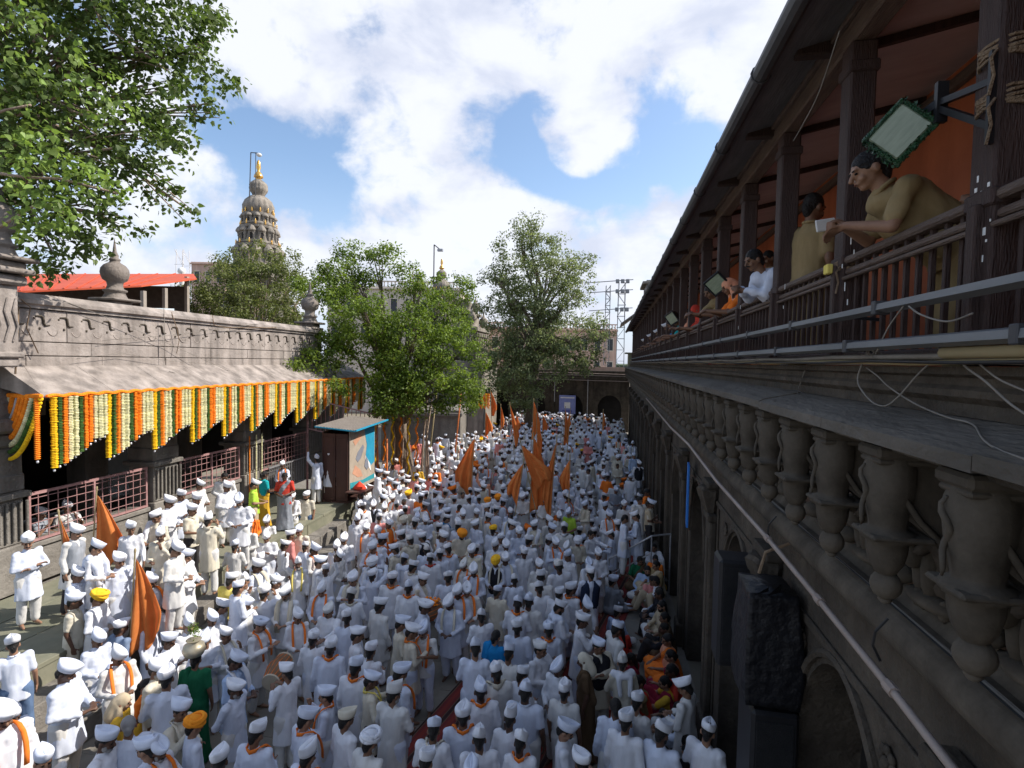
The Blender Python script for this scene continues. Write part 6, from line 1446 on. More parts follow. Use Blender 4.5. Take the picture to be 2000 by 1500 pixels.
# (px, py of the head, level, facing in degrees [0 away, 90 to the hall, 180 to camera, 270 to the arcade], pose, options)
rows = [
 (54,1051,PL,255,'cross',dict(info='with crossed arms standing alone at the platform edge')),
 (136,1035,PL,280,'down',dict(ex=('vest_g',),bot='dk')), (186,1064,PL,285,'hold',dict(ex=('shawl',))), (257,1025,PL,225,'walk',{}),
 (299,1006,PL,190,'hold',dict(top='c',bot='dk',ex=('shawl',))), (155,1115,.8,280,'down',dict(cut='shirt')),
 (146,1165,.4,300,'down',dict(top='c',cut='shirt',bot='c')), (187,1167,.4,285,'hold',dict(head='turban',hc='ty')),
 (331,976,PL,270,'hold',{}), (357,964,PL,275,'cross',{}), (384,970,PL,270,'hold',{}), (376,991,PL,275,'point',dict(cut='shirt',top='c',bot='dk')), (392,944,PL,265,'hold',{}),
 (442,947,PL,250,'hold',{}), (436,929,PL,215,'hold',dict(head='bare',top='w3')), (488,1003,.4,230,'hold',dict(top='o',scarf='o')),
 (497,942,PL,300,'hold',dict(top='lime',cut='shirt',bot='beige')), (340,1065,PL,275,'hold',{}), (362,1083,.8,280,'hold',{}), (336,1112,.4,350,'down',dict(top='g',cut='shirt')),
 (336,1174,G,0,'down',{}), (450,1126,.4,355,'hold',dict(top='y',cut='kurta',bot='dk')), (427,1180,G,290,'hold',{}), (481,1172,G,270,'hold',dict(ex=('shawl',),top='w3')), (419,1205,G,240,'hold',{}),
 (327,1242,G,275,'clap',dict(top='w')), (400,1247,G,215,'clap',{}), (236,1215,.0,350,'back',dict(top='b',bot='b')), (179,1242,G,255,'hold',dict(scarf=None,top='w2')), (37,1250,.4,55,'down',dict(bot='je',cut='shirt')),
 (232,1278,G,245,'hold',dict(scarf='o')), (485,1027,.4,180,'hold',{}), (86,1000,PL,290,'face',dict(top='g',cut='shirt',bot='dk',beh=1)), (141,987,PL,240,'face',dict(top='w3',cut='shirt',bot='dk',beh=1)),
 (285,1335,G,285,'hold',dict(top='o',cut='sari',bot='mu',head='bun',cat='child',s=.86,info='small girl with loose dark hair in orange and yellow dress')),
 (232,1375,G,300,'down',dict(top='mu',cut='sari',bot='mu',head='cloth',hc='beige',cat='woman',s=.95,info='woman with striped beige cloth wrapped over her head')),
 (380,1290,G,20,'raise',dict(top='gr',cut='sari_s',bot='gr',head='bun',cat='woman',info='woman in bottle green sari steadying the pot on her head')),
 (455,1280,G,275,'hold',dict(top='lb',skin=2,scarf='w')), (192,1437,G,285,'down',dict(hc='w2')), (270,1460,G,95,'down',dict(top='w2')), (262,1415,G,40,'down',dict(head='grey',top='w2')),
 (379,1415,G,325,'down',dict(head='turban',hc='to',top='w2',info='man in large orange turban seen from behind')), (80,1485,G,250,'down',{}), (495,1425,G,0,'hold',dict(scarf='o')), (436,1485,G,20,'down',{}),
 (503,1212,G,270,'clap',dict(scarf='o')), (561,1150,G,190,'hold',dict(scarf='c')), (541,1130,G,200,'down',{}), (624,1148,G,190,'hold',dict(scarf='o',skin=0)), (578,1202,G,225,'hold',dict(scarf='o')),
 (685,1200,G,20,'down',{}), (697,1235,G,300,'down',{}), (742,1174,G,330,'down',{}), (795,1146,G,10,'down',dict(scarf='o')), (684,1128,G,185,'clap',dict(scarf='c')), (782,1211,G,300,'hold',dict(top='c')), (804,1230,G,300,'clap',dict(scarf='o',top='c')),
 (830,1222,G,180,'clap',dict(scarf='o',cut='shirt')), (884,1170,G,180,'hold',dict(scarf='c',skin=2,top='w2')), (900,1152,G,195,'hold',dict(scarf='o')), (925,1110,G,180,'hold',dict(scarf='o')), (636,1262,G,20,'down',dict(scarf='o')), (722,1262,G,350,'face',{}),
 (696,1295,G,0,'down',dict(scarf='o')), (732,1320,G,300,'clap',dict(scarf='y',top='c',bot='dk',skin=2)), (780,1303,G,325,'down',dict(scarf='o')), (600,1390,G,330,'down',dict(scarf='o')), (676,1392,G,330,'down',dict(hc='c')), (608,1457,G,350,'down',dict(scarf='o')), (712,1450,G,340,'down',dict(head='turban',hc='w',info='man in big white pleated turban near the carpet')),
 (845,1420,G,0,'hold',dict(scarf='c')), (904,1392,G,15,'down',dict(scarf='o')), (947,1346,G,15,'down',dict(scarf='o')), (975,1300,G,20,'hold',dict(scarf='c')), (962,1240,G,340,'down',dict(cut='sari_s',top='bl',bot='bl',head='bun',cat='woman',info='woman in blue dress with hair bun and pale veil standing on the carpet')),
 (945,1442,G,15,'down',{}), (997,1272,G,340,'hold',{}), (1000,1402,G,0,'hold',{}), (830,1480,G,355,'down',{}), (918,1492,G,10,'down',dict(scarf='o')), (1023,1447,G,0,'hold',dict(scarf='o')), (1135,1490,G,30,'down',{}),
 (1017,1037,G,200,'hold',dict(top='w2')), (1040,1022,G,160,'hold',dict(ex=('shawl',),top='c')), (1093,1006,G,195,'hold',{}), (1113,998,G,160,'hold',dict(top='lime',cut='shirt',bot='dk')), (1067,1013,G,240,'down',{}), (1088,1057,G,210,'clap',dict(scarf='o')), (1102,1065,G,180,'hold',dict(scarf='o')), (1112,1082,G,150,'down',{}), (1080,1027,G,250,'down',{}),
 (1167,1077,G,180,'hold',{}), (1153,1102,G,190,'hold',dict(ex=('shawl',),top='w3',hc='w2',info='man in long off-white clothes with thick shawl over both shoulders')), (1063,1122,G,350,'down',{}), (1055,1143,G,10,'hold',{}), (1092,1153,G,340,'down',{}), (1122,1145,G,320,'down',dict(scarf='o')),
 (1010,1172,G,0,'hold',dict(scarf='o')), (1032,1170,G,350,'hold',{}), (1088,1182,G,300,'hold',dict(ex=('shawl',))), (1015,1217,G,0,'down',{}), (1072,1224,G,10,'down',dict(scarf='o')), (1090,1297,G,160,'hold',dict(skin=2)), (1107,1337,G,350,'down',dict(cut='shirt')), (1025,1312,G,330,'hold',{}), (1028,1350,G,355,'down',dict(cut='shirt')), (1148,1290,G,95,'down',dict(cut='sari',top='br',bot='br',head='cloth',hc='c',cat='woman',info='woman in brown dress with pale cloth over her head')),
 (1200,1385,G,5,'down',dict(head='bare',skin=2,top='w2',info='man without cap in plain white shirt seen from behind in the lower crowd')), (1222,1405,G,340,'down',{}), (1247,1358,G,330,'hold',dict(top='w3')), (1342,1333,G,60,'hold',dict(top='w3')), (1297,1433,G,330,'hold',{}), (1373,1423,G,330,'hold',{}),
 (952,980,G,180,'down',dict(head='turban',hc='to',ex=('vest_n',),scarf='w',info='man in orange turban and navy waistcoat facing the camera')), (975,972,G,190,'hold',dict(head='turban',hc='to',info='man in white with small orange turban beside the navy waistcoat man')), (965,1035,G,350,'down',dict(head='turban',hc='ty',info='man in deep yellow turban standing sideways in the middle crowd')), (965,1097,G,180,'hold',dict(head='turban',hc='ty',ex=('vest_k',),scarf='c',top='w2',info='man in big yellow turban and black waistcoat')),
 (868,1010,G,300,'hold',dict(scarf='bl',info='man with bright blue cloth hanging from his shoulder')), (897,1042,G,200,'hold',dict(head='turban',hc='to',top='c',info='man in rust orange turban beside the drums')), (994,945,G,0,'down',{}), (1024,968,G,180,'hold',{}), (1135,962,G,200,'hold',dict(ex=('shawl',))), (1185,930,G,0,'hold',dict(top='o',hc='w2')), (945,935,G,30,'raise',dict(top='pe',hc='w',info='man in peach shirt raising one arm')),
 (986,1060,G,190,'hold',{}), (993,1090,G,200,'hold',dict(scarf='c',skin=2)), (968,1063,G,170,'hold',{}), (917,1150,G,200,'hold',dict(scarf='o')), (933,1022,G,150,'hold',{}), (905,1000,G,200,'down',{}), (745,1050,G,310,'clap',dict(scarf='o',top='w2')), (725,1100,G,180,'hold',dict(head='turban',hc='w',scarf='w',top='w2',info='man in white turban with printed white stole smiling at the camera')), (789,1015,G,180,'hold',dict(head='turban',hc='c',scarf='w')),
 (751,988,G,200,'hold',{}), (815,1008,G,200,'hold',dict(skin=1)), (833,1012,G,200,'hold',{}), (855,1005,G,300,'down',dict(scarf='r')), (735,1035,G,190,'face',{}), (670,1050,G,190,'hold',{}), (657,1066,G,190,'down',{}), (655,1082,G,250,'hold',{}), (640,1108,G,200,'raise',{}), (607,1070,G,270,'hold',dict(scarf='o')), (620,1092,G,290,'down',{}), (552,1060,G,330,'down',{}), (571,1042,G,320,'down',dict(top='pk')), (590,1031,G,190,'down',dict(top='c')), (583,1098,G,200,'raise',dict(scarf='y')), (544,1130,G,300,'down',{}),
 (566,968,.4,190,'hold',dict(ex=('shawl',),top='w3')), (594,965,.4,190,'down',dict(top='c',cut='shirt',bot='je')), (523,1014,G,200,'down',{}), (522,1045,G,200,'clap',dict(top='w')), (505,1090,G,20,'down',{}), (712,1030,G,200,'down',dict(scarf='o')), (734,983,G,200,'hold',dict(ex=('vest_k',),info='man in black waistcoat near the kiosk counter')), (706,968,G,260,'point',dict(head='bare')), (712,942,G,190,'hold',dict(top='mu')), (745,960,G,20,'down',{}), (736,920,.8,300,'raise',{}),
 (783,953,G,190,'hold',{}), (822,940,G,280,'point',{}), (770,885,G,60,'walk',{}), (790,868,G,200,'down',dict(top='g')), (817,862,G,190,'down',dict(top='pk',bot='pk',head='bare',info='person in long pink clothes under the banyan')), (835,867,G,190,'down',dict(top='c')), (828,850,G,180,'down',{}), (818,912,G,200,'hold',dict(top='mu',info='man in mustard kurta sitting near the banyan')), (775,862,G,20,'down',{}), (797,863,G,320,'down',dict(top='r',bot='r',head='long',cat='woman',cut='sari')),
 (515,927,PL,330,'hold',dict(cut='sari',top='teal',bot='mu',head='bun',cat='woman',info='woman in mustard and teal sari holding her hands to her face')), (556,930,PL,200,'hold',dict(cut='sari',top='r',bot='g',head='bun',cat='woman',info='woman in red blouse and grey sari beside the grille')), (555,905,PL,200,'point',dict(info='man reaching his arm along the third grille',scarf='o')), (617,893,PL,60,'raise',dict(info='man reaching one arm up to the grille end')), (642,888,PL,190,'down',dict(info='slim man in white leaning at the brown kiosk doors')),
 (697,1012,G,200,'down',{}), (880,1068,G,30,'hold',dict(scarf='o')), (845,1088,G,20,'down',dict(scarf='r')), (856,1080,G,20,'down',{}), (805,1100,G,330,'down',dict(scarf='c')), (876,1122,G,20,'hold',{}), (1205,1020,G,20,'down',dict(info=None)),
 (1220,1013,.55,275,'hold',dict(head='bare',top='w2')), (1247,1005,.55,85,'hold',dict(top='w2')), (1292,985,.55,265,'cross',dict(head='bare',top='beige',cut='shirt',bot='dk')), (1318,985,.55,250,'hold',dict(top='c',cut='shirt',bot='dk')), (1278,962,.55,250,'down',dict(head='bare',top='o')), (1250,975,.55,200,'down',dict(head='bare')), (1244,865,.3,180,'down',dict(scarf='w2',info='tall man in long white robe standing at the arcade edge')), (1289,905,.3,200,'down',dict(skin=2,ex=('vest_k',))), (1270,890,.3,200,'down',dict(top='lb')),
 # seated along the arcade
 (1207,1192,G,330,'cross_legs',dict(top='lb')), (1298,1192,G,40,'knees_up',dict(head='bare',skin=2,top='w',cut='shirt',bot='dk',info='seated bald looking man in white shirt with dark trousers')), (1273,1133,.15,190,'knees_up',dict(head='bare',top='pk',cut='shirt',bot='beige')), (1305,1135,.15,100,'knees_up',dict(head='bare',top='w',bot='beige')), (1263,1113,.2,170,'cross_legs',dict(head='bare',top='lb')), (1248,1093,.3,190,'cross_legs',dict(cut='sari',top='gr',bot='br',head='bun',cat='woman')),
 (1297,1070,.5,190,'face_s',dict(head='bare',top='w')), (1315,1095,.4,160,'cross_legs',dict(head='bun',cat='woman',cut='sari',top='o',bot='mu')), (1337,1107,.4,120,'cross_legs',dict(head='bun',cat='woman',cut='sari',top='tan',bot='beige')), (1370,1163,.3,100,'cross_legs',dict(head='bare',top='g')), (1377,1190,.3,110,'cross_legs',dict(head='bare',top='beige')), (1368,1213,.25,100,'cross_legs',dict(head='bun',cat='woman',cut='sari',top='br',bot='br')), (1213,1229,G,30,'cross_legs',dict(head='long',cat='woman',cut='sari',top='r',bot='r')),
 (1230,1285,G,60,'knees_up',dict(head='long',cat='woman',cut='sari',top='m',bot='m')), (1205,1262,G,330,'cross_legs',dict(head='bun',cat='woman',cut='sari',top='o',bot='r')), (1335,1283,.1,90,'cross_legs',dict(head='bun',cat='woman',cut='sari',top='pe',bot='m')), (1377,1256,.2,100,'cross_legs',dict(head='bun',cat='woman',cut='sari',top='pe',bot='o')), (1387,1317,.1,100,'cross_legs',dict(head='bun',cat='woman',cut='sari',top='r',bot='r')), (1300,1330,G,80,'knees_up',dict(head='bun',cat='woman',cut='sari',top='mu',bot='m')), (1360,1385,G,60,'knees_up',dict(head='bare',top='tan',cut='shirt',bot='dk')), (1413,1393,.1,100,'knees_up',dict(head='bare',top='w2')),
 (1190,1112,G,350,'cross_legs',dict(top='w3')), (1195,1130,G,330,'cross_legs',dict(top='g')), (1345,1165,.3,110,'cross_legs',dict(head='bare',top='k',bot='dk')), (1330,1230,.1,80,'knees_up',dict(head='bare',top='k',bot='dk')), (1250,1330,G,100,'knees_up',dict(cut='sari',top='tan',bot='r',head='bun',cat='woman')), (1420,1460,.1,100,'knees_up',dict(head='bare',top='dk',bot='dk')), (1340,1470,G,30,'down',dict(head='bare',top='k',bot='dk',s=.6,cat='child')) ,
]
_x = random.Random(17)
for (px, py, lev) in [(318,1040,PL),(228,1088,.8),(300,1130,.4),(410,1010,PL),(455,1060,.4),(470,975,PL),(300,1200,G),(365,1215,G),(450,1235,G),(520,1150,G),(465,1145,.4),(340,1385,G),(320,1450,G),(20,1385,.4),(130,1300,.4),(300,1300,G)]:
    rows.append((px, py, lev, _x.choice((270, 285, 250, 300, 200, 330, 20)), _x.choice(('hold', 'down', 'clap', 'face', 'down')), dict(top=_x.choice(('w', 'w', 'c', 'w3', 'w2')), scarf=_x.choice((None, None, None, 'o', 'c')))))
rng = random.Random(42); SCR = []
for (px, py, lev, face, pose, k) in rows:
    k = dict(k); beh = k.pop('beh', 0)
    if pose == 'face_s': pose = 'knees_up'
    if k.get('cut') == 'sari_s': k['cut'] = 'sari'; pose = 'down' if pose != 'hold' else pose
    if k.get('cut') == 'sari' and (pose, 'sari') not in PM: pose = 'down'
    s = k.get('s', 1.0) * rng.uniform(.98, 1.03); k['s'] = s; k.setdefault('skin', rng.choice((0, 1, 1, 2))); k.setdefault('top', rng.choice(('w', 'w', 'w2', 'w3'))); k.setdefault('bot', 'w3' if rng.random() < .8 else 'w2'); k.setdefault('hc', rng.choice(('w', 'w', 'w2')))
    h = (POSES[pose]['head'][2] + (.07 if k.get('head', 'cap') == 'cap' else .02)) * s; q = on_z(px, py, lev + h); hy = POSES[pose]['head'][1] * s; f = R(face)
    x, y = q.x + hy * math.sin(f), q.y - hy * math.cos(f)
    if beh: x, y, z_ = -12.65, q.y + (q.x + 12.65) * -.9, lev; q2 = on_x(px, py, -12.5); y = q2.y; lev = q2.z - h
    if x > 1.30: x = 1.30
    person(x, y, lev, face, pose, mir=rng.random() < .5 and k.get('cut') != 'sari', **k); occ.append((x, y)); SCR.append((px, py))
# beyond the hand placed ones: the packed crowd, filled in by spacing
def left_edge(y):
    if y < 15.5: return -7.6
    if y < 19: return -8.6
    if y < 31: return -10.9
    if y < 34: return -9.8
    return -8.2
cand = []
rg = random.Random(99); tries = 0; grid = {}
def gkey(x, y): return (int(math.floor(x / .6)), int(math.floor(y / .6)))
for (x, y) in occ: grid.setdefault(gkey(x, y), []).append((x, y))
def free(x, y, r_):
    gx, gy = gkey(x, y)
    for i in range(-1, 2):
        for j in range(-1, 2):
            for (a, b) in grid.get((gx + i, gy + j), ()):
                if (a - x) ** 2 + (b - y) ** 2 < r_ * r_: return False
    return True
holes = [(520, 1350, 55), (585, 1290, 30), (120, 1440, 60), (610, 1250, 20), (640, 1030, 55), (660, 980, 50), (760, 1400, 50), (880, 1330, 45), (850, 1370, 45), (900, 1260, 30), (960, 925, 16), (600, 1010, 40), (560, 1330, 30), (150, 1500, 70), (420, 1100, 40), (800, 1450, 40), (700, 900, 40), (745, 900, 20), (430, 1110, 42), (600, 1000, 60), (120, 1440, 85), (160, 1500, 80), (1290, 1210, 115), (1290, 1330, 80), (1240, 1120, 45), (1400, 1330, 60)]
while tries < 26000:
    tries += 1; y = 5.5 + 43 * rg.random(); x = left_edge(y) + (1.15 - left_edge(y)) * rg.random()
    r_ = .50 if y > 14 else .56
    if y > 20 and x < -6.5: r_ = .75
    if not free(x, y, r_): continue
    q = to_px((x, y, .1)); h = to_px((x, y, 1.6))
    if q is None or h is None or h[0] < -60 or h[0] > 1480 or h[1] > 1560: continue
    mid_ = to_px((x, y, .85))
    if any((u[0] - a) ** 2 + (u[1] - b) ** 2 < c * c for a, b, c in holes for u in (q, mid_)): continue
    if any((h[0] - a) ** 2 + (h[1] - b) ** 2 < (c * .8) ** 2 for a, b, c in holes[:12] + holes[-4:]): continue
    if y < 14.0 and rg.random() < (.75 if h[0] < 480 else .2): continue
    if y < 8.2 and x > .2: continue
    if (x + 6.1) ** 2 + (y - 41) ** 2 < 1.2 or (x + 9.5) ** 2 + (y - 24.5) ** 2 < 2.2: continue
    grid.setdefault(gkey(x, y), []).append((x, y)); cand.append((h[2], x, y))
cand.sort(); NMAX = 298 - 9 - len(PEOPLE); near = cand[:max(0, NMAX)]; far_ = cand[max(0, NMAX):]
print('hand placed', len(PEOPLE), 'filled', len(near), 'mass', len(far_))
def rnd_attr(y, x):
    pose = rg.choice(('down', 'hold', 'hold', 'clap', 'back', 'face', 'cross', 'down', 'raise', 'walk', 'point', 'hold')); face = rg.choice((180, 190, 0, 10, 350, 300, 270, 240, 90, 60)) + rg.uniform(-25, 25)
    k = dict(top=rg.choice(('w', 'w', 'w2', 'w2', 'w2', 'w3', 'w', 'c')), hc=rg.choice(('w', 'w', 'w', 'w2', 'w3')), skin=rg.choice((0, 1, 1, 2)), bot=rg.choice(('w', 'w2', 'w3')), s=rg.uniform(.92, 1.07))
    u = rg.random()
    if u < .16: k['scarf'] = 'o'
    elif u < .26: k['scarf'] = rg.choice(('c', 'w'))
    elif u < .32: k['ex'] = ('shawl',)
    elif u < .35: k['ex'] = (rg.choice(('vest_g', 'vest_k', 'vest_n')),)
    elif u < .38: k['top'] = rg.choice(('lb', 'g', 'y', 'pk')); k['cut'] = 'shirt'; k['bot'] = 'dk'
    if rg.random() < .05: k['head'] = 'turban'; k['hc'] = rg.choice(('to', 'ty', 'w', 'c'))
    elif rg.random() < .04: k['head'] = 'bare'
    if y > 19 and x > -3.2 and rg.random() < .6: pose = 'cross_legs'; k.pop('scarf', None); k.pop('ex', None)
    return pose, face, k
for d_, x, y in near:
    pose, face, k = rnd_attr(y, x); person(x, y, 0, face, pose, lod=1 if y > 15 else 0, mir=rg.random() < .5, **k)

# ---------------------------------------------------------------- the far mass, one joined object
def low(me, ratio):
    o = bpy.data.objects.new('tmp', me); C.objects.link(o); d = o.modifiers.new('d', 'DECIMATE'); d.ratio = ratio; return o
lo = []
for pose in ('down', 'hold', 'cross_legs'):
    for kind, target in (('body', 260), ('kurta', 260), ('trousers', 90)): me = PM[(pose, kind)]; lo.append((pose, kind, low(me, target / max(1, len(me.polygons) * 1.0))))
bpy.context.view_layer.update(); dg = bpy.context.evaluated_depsgraph_get(); LW = {}
for pose, kind, o in lo:
    me = bpy.data.meshes.new_from_object(o.evaluated_get(dg)); me.calc_loop_triangles(); v = np.empty(len(me.vertices) * 3, 'f'); me.vertices.foreach_get('co', v); f = np.empty(len(me.loop_triangles) * 3, 'i'); me.loop_triangles.foreach_get('vertices', f)
    LW[(pose, kind)] = (v.reshape(-1, 3), f.reshape(-1, 3)); bpy.data.objects.remove(o)
def arr(me, M_=None):
    me.calc_loop_triangles(); v = np.empty(len(me.vertices) * 3, 'f'); me.vertices.foreach_get('co', v); f = np.empty(len(me.loop_triangles) * 3, 'i'); me.loop_triangles.foreach_get('vertices', f); v = v.reshape(-1, 3)
    if M_ is not None: A = np.array(M_); v = v @ A[:3, :3].T + A[:3, 3]
    return v, f.reshape(-1, 3)
mats_ = [CLM[k] for k in ('w', 'w2', 'w3', 'c', 'g', 'o', 'ty', 'pk', 'dk')] + SK + [M_hair]
mi_ = {k: i for i, k in enumerate(('w', 'w2', 'w3', 'c', 'g', 'o', 'ty', 'pk', 'dk'))}
VV, FF, MM = [], [], []; off = 0; hb = MB(); hb.ell((0, -.012, .02), (.08, .097, .093), 8, 5); hbm = hb.mesh('h', [])
stb = {}
for d_, x, y in far_:
    pose = rg.choice(('down', 'hold', 'hold')); 
    if x > -3.2 and rg.random() < .6: pose = 'cross_legs'
    a = rg.uniform(0, 6.28) if rg.random() < .4 else R(rg.choice((180, 0, 180, 300)) + rg.uniform(-30, 30)); s = rg.uniform(.94, 1.05); A = np.array([[math.cos(a), -math.sin(a), 0], [math.sin(a), math.cos(a), 0], [0, 0, 1]]) * s; T_ = np.array([x, y, 0])
    HM = head_matrix(POSES[pose]); sk = 9 + rg.choice((0, 1, 1, 2)); tp = mi_[rg.choice(('w', 'w', 'w', 'w2', 'w2', 'w3', 'w3', 'c', 'g' if rg.random() < .4 else 'w', 'o' if rg.random() < .4 else 'w', 'pk' if rg.random() < .3 else 'w2'))]
    ps = [(LW[(pose, 'body')], sk), (LW[(pose, 'kurta')], tp), (LW[(pose, 'trousers')], mi_['w3']), (arr(hbm, HM), 12)]
    u = rg.random()
    if u < .9: ps.append((arr(CAPS[rg.choice((0, 1, 2, 3))], HM @ Matrix.Translation((0, -.008, .052)) @ Matrix.Rotation(R(rg.uniform(-10, 10)), 4, 'Y') @ Matrix.Scale(1.1, 4)), mi_[rg.choice(('w', 'w', 'w2'))]))
    elif u < .94: ps.append((arr(CAPS[1], HM @ Matrix.Translation((0, 0, .04)) @ Matrix.Scale(1.25, 4)), mi_[rg.choice(('o', 'ty'))]))
    if pose != 'cross_legs' and rg.random() < .2: ps.append((arr(STOLE), mi_[rg.choice(('o', 'o', 'c'))]))
    for (v, f), mk in ps:
        VV.append(v @ A.T + T_); FF.append(f + off); off += len(v); MM += [mk] * len(f)
if VV:
    V = np.concatenate(VV); F = np.concatenate(FF); me = bpy.data.meshes.new('far_crowd'); me.vertices.add(len(V)); me.vertices.foreach_set('co', V.ravel().astype('f')); me.loops.add(F.size); me.loops.foreach_set('vertex_index', F.ravel().astype('i'))
    me.polygons.add(len(F)); me.polygons.foreach_set('loop_start', np.arange(len(F), dtype='i') * 3); me.polygons.foreach_set('loop_total', np.full(len(F), 3, 'i'))
    for q in mats_: me.materials.append(q)
    me.polygons.foreach_set('material_index', MM); me.polygons.foreach_set('use_smooth', [True] * len(F)); me.update(calc_edges=True); put('far_crowd', me, kind='stuff')
    print('far crowd tris', len(F))

# ---------------------------------------------------------------- gallery people
FL = 5.852
def gal(px, py, x, face, pose, **k):
    s = k.get('s', 1.0); q = on_x(px, py, x); hy = POSES[pose]['head'][1] * s; f = R(face)
    return person(q.x + hy * math.sin(f), q.y - hy * math.cos(f), q.z - POSES[pose]['head'][2] * s, face, pose, **k)
OFF = gal(1724, 330, 1.62, 84, 'lean2', top='tan', cut='shirt', bot='tan', head='bare', skin=0, cat='officer', info='officer in khaki leaning over the railing with clasped hands', s=1.0)
gal(1592, 408, 1.92, 300, 'down', top='tan', cut='shirt', bot='tan', head='bare', skin=1, cat='officer', info='officer in khaki seen from behind on the gallery', s=1.15)
gal(1478, 508, 1.55, 105, 'lean2', top='w2', cut='kurta', bot='w2', head='bare', skin=1, cat='man', info='man in crisp white shirt leaning on the gallery railing')
gal(1948, 285, 1.95, 110, 'lean2', top='tan', cut='shirt', bot='tan', head='bare', skin=1, cat='officer', info='officer in khaki mostly hidden by the nearest gallery post', s=1.05)
gal(1513, 505, 2.3, 120, 'down', top='tan', cut='shirt', bot='tan', head='bare', cat='officer', info='officer half hidden behind the third gallery post')
gal(1420, 560, 1.65, 95, 'lean', top='o', cut='sari', bot='o', head='cloth', hc='pe', cat='woman', info='woman in orange sari leaning under the smaller floodlight')
gal(1392, 570, 1.65, 110, 'lean', top='tan', cut='sari', bot='pe', head='bun', cat='woman', info='woman in peach sari leaning on the gallery railing')
gal(1352, 608, 1.65, 95, 'lean', top='r', cut='sari', bot='r', head='cloth', hc='r', cat='woman', info='woman in red leaning further along the gallery railing')
gal(1335, 612, 1.70, 95, 'lean', top='pe', cut='sari', bot='pe', head='bun', cat='woman', info='woman in pale peach leaning beyond the woman in red')
nn = 0
for (px, c_) in [(1318, 'teal'), (1308, 'bl'), (1300, 'w'), (1292, 'o'), (1284, 'w2'), (1278, 'pk'), (1271, 'w'), (1264, 'bl'), (1258, 'w')]:
    q = on_x(px, 640, 1.65); q2 = to_px((1.65, q.y, FL + 1.35))
    person(1.62 + .35, q.y, FL + .12, 90, 'lean', top=c_, cut='shirt', bot='dk', head='bare' if nn % 2 else 'cap', info='onlooker in ' + CN[c_] + ' leaning at the far part of the gallery', cat='man', lod=1); nn += 1
# things held: phone, cymbals, drums, pot
def hold(name, me_or_mb, mats_, loc, label, cat, rot=(0, 0, 0), group=None, smooth=True):
    o = me_or_mb.build(name, mats_, None, loc, smooth=smooth, label=label, category=cat); o.rotation_euler = rot
    if group: o['group'] = group
    return o
bpy.context.view_layer.update(); ph = OFF.matrix_world @ Vector((-.02, .415, 1.075)); m = MB(); m.bevbox((-.006, -.075, -.037), (.006, .075, .037), .005); o = m.build('phone', M_whitep, None, ph, label='white phone held out over the railing by the leaning officer', category='phone')
for q in range(3): mm = MB(); mm.ell((-.008, .05 - .02 * (q % 2), .02 - .014 * q), (.004, .009, .009), 8, 5); mm.build('lens', M_black, o)
o.rotation_euler = (R(12), R(0), R(-65))
ph = Vector((GX - .14, 4.33, 6.92)); m = MB(); m.bevbox((-.02, -.04, -.035), (.02, .04, .035), .006); m.build('tape_roll', CLM['y'], None, ph, label='small yellow packet tied at the handrail post', category='packet')
def drum(px, py, z, rz, nm):
    q = on_z(px, py, z); m = MB(); prof = [(.13, -.27), (.135, -.25), (.17, -.12), (.185, 0), (.17, .12), (.135, .25), (.13, .27)]
    t = thing('drum', nm, 'drum', q, 0, 'barrel drums'); t.rotation_euler = (0, R(82), R(rz)); m.lathe(prof, seg=20); m.build('shell', M_leather, t, smooth=True)
    for s in (-1, 1): mm = MB(); mm.lathe([(.145, 0), (.15, .01), (.145, .03), (.13, .032), (.01, .03)] if s > 0 else [(.01, -.03), (.13, -.032), (.145, -.03), (.15, -.01), (.145, 0)], (0, 0, .25 * s), 20); mm.build('drumhead', M_drum, t)
    mm = MB()
    for k in range(14):
        a = k * math.pi / 7; mm.tube([(.14 * math.cos(a), .14 * math.sin(a), -.25), (.19 * math.cos(a + .2), .19 * math.sin(a + .2), 0), (.14 * math.cos(a + .4), .14 * math.sin(a + .4), .25)], .005, 4)
    mm.build('lacing', CLM['o'], t)
drum(838, 1195, 1.0, 60, 'barrel drum topped with orange flowers in the middle crowd'); drum(868, 1070, 1.0, 30, 'barrel drum with orange rim beside the rust turban'); drum(885, 1082, 1.0, 200, 'second barrel drum just in front of the rim decorated one'); drum(543, 1310, .95, 100, 'barrel drum hung with orange cloth in the lower crowd')
m = MB(); rr = random.Random(6)
for q in range(60): m.ell((rr.uniform(-.16, .16), rr.uniform(-.1, .1), rr.uniform(0, .08)), (.03, .03, .02), 6, 4)
q = on_z(842, 1178, 1.2); m.build('flower_heap', FLM['o'], None, q, label='orange petals heaped on the middle drum', category='flowers', kind='stuff')
for P_ in PEOPLE:
    pass
pot_p = [P_ for P_ in PEOPLE if P_['info'] and 'pot' in P_['info']][0]
m = MB(); m.lathe([(.06, 0), (.13, .03), (.16, .10), (.14, .18), (.08, .22), (.09, .25), (.11, .26)], seg=18); 
t = thing('brass_pot', 'pale metal pot with tulsi sprig carried on the head of the woman in green', 'pot', (pot_p['x'], pot_p['y'] + .0, pot_p['z'] + 1.64)); m.build('vessel', mat('pewter_pot', (.34, .30, .22), (.5, .45, .34), rough=.4, metal=.5), t, smooth=True)
rr = random.Random(3); V_ = [(rr.uniform(-.05, .05), rr.uniform(-.05, .05), .3 + rr.uniform(0, .2)) for _ in range(14)]
put('sprig', leaves_mesh('sprig', V_, [.06] * 14, 14, .035, ML_ban, 8), t)

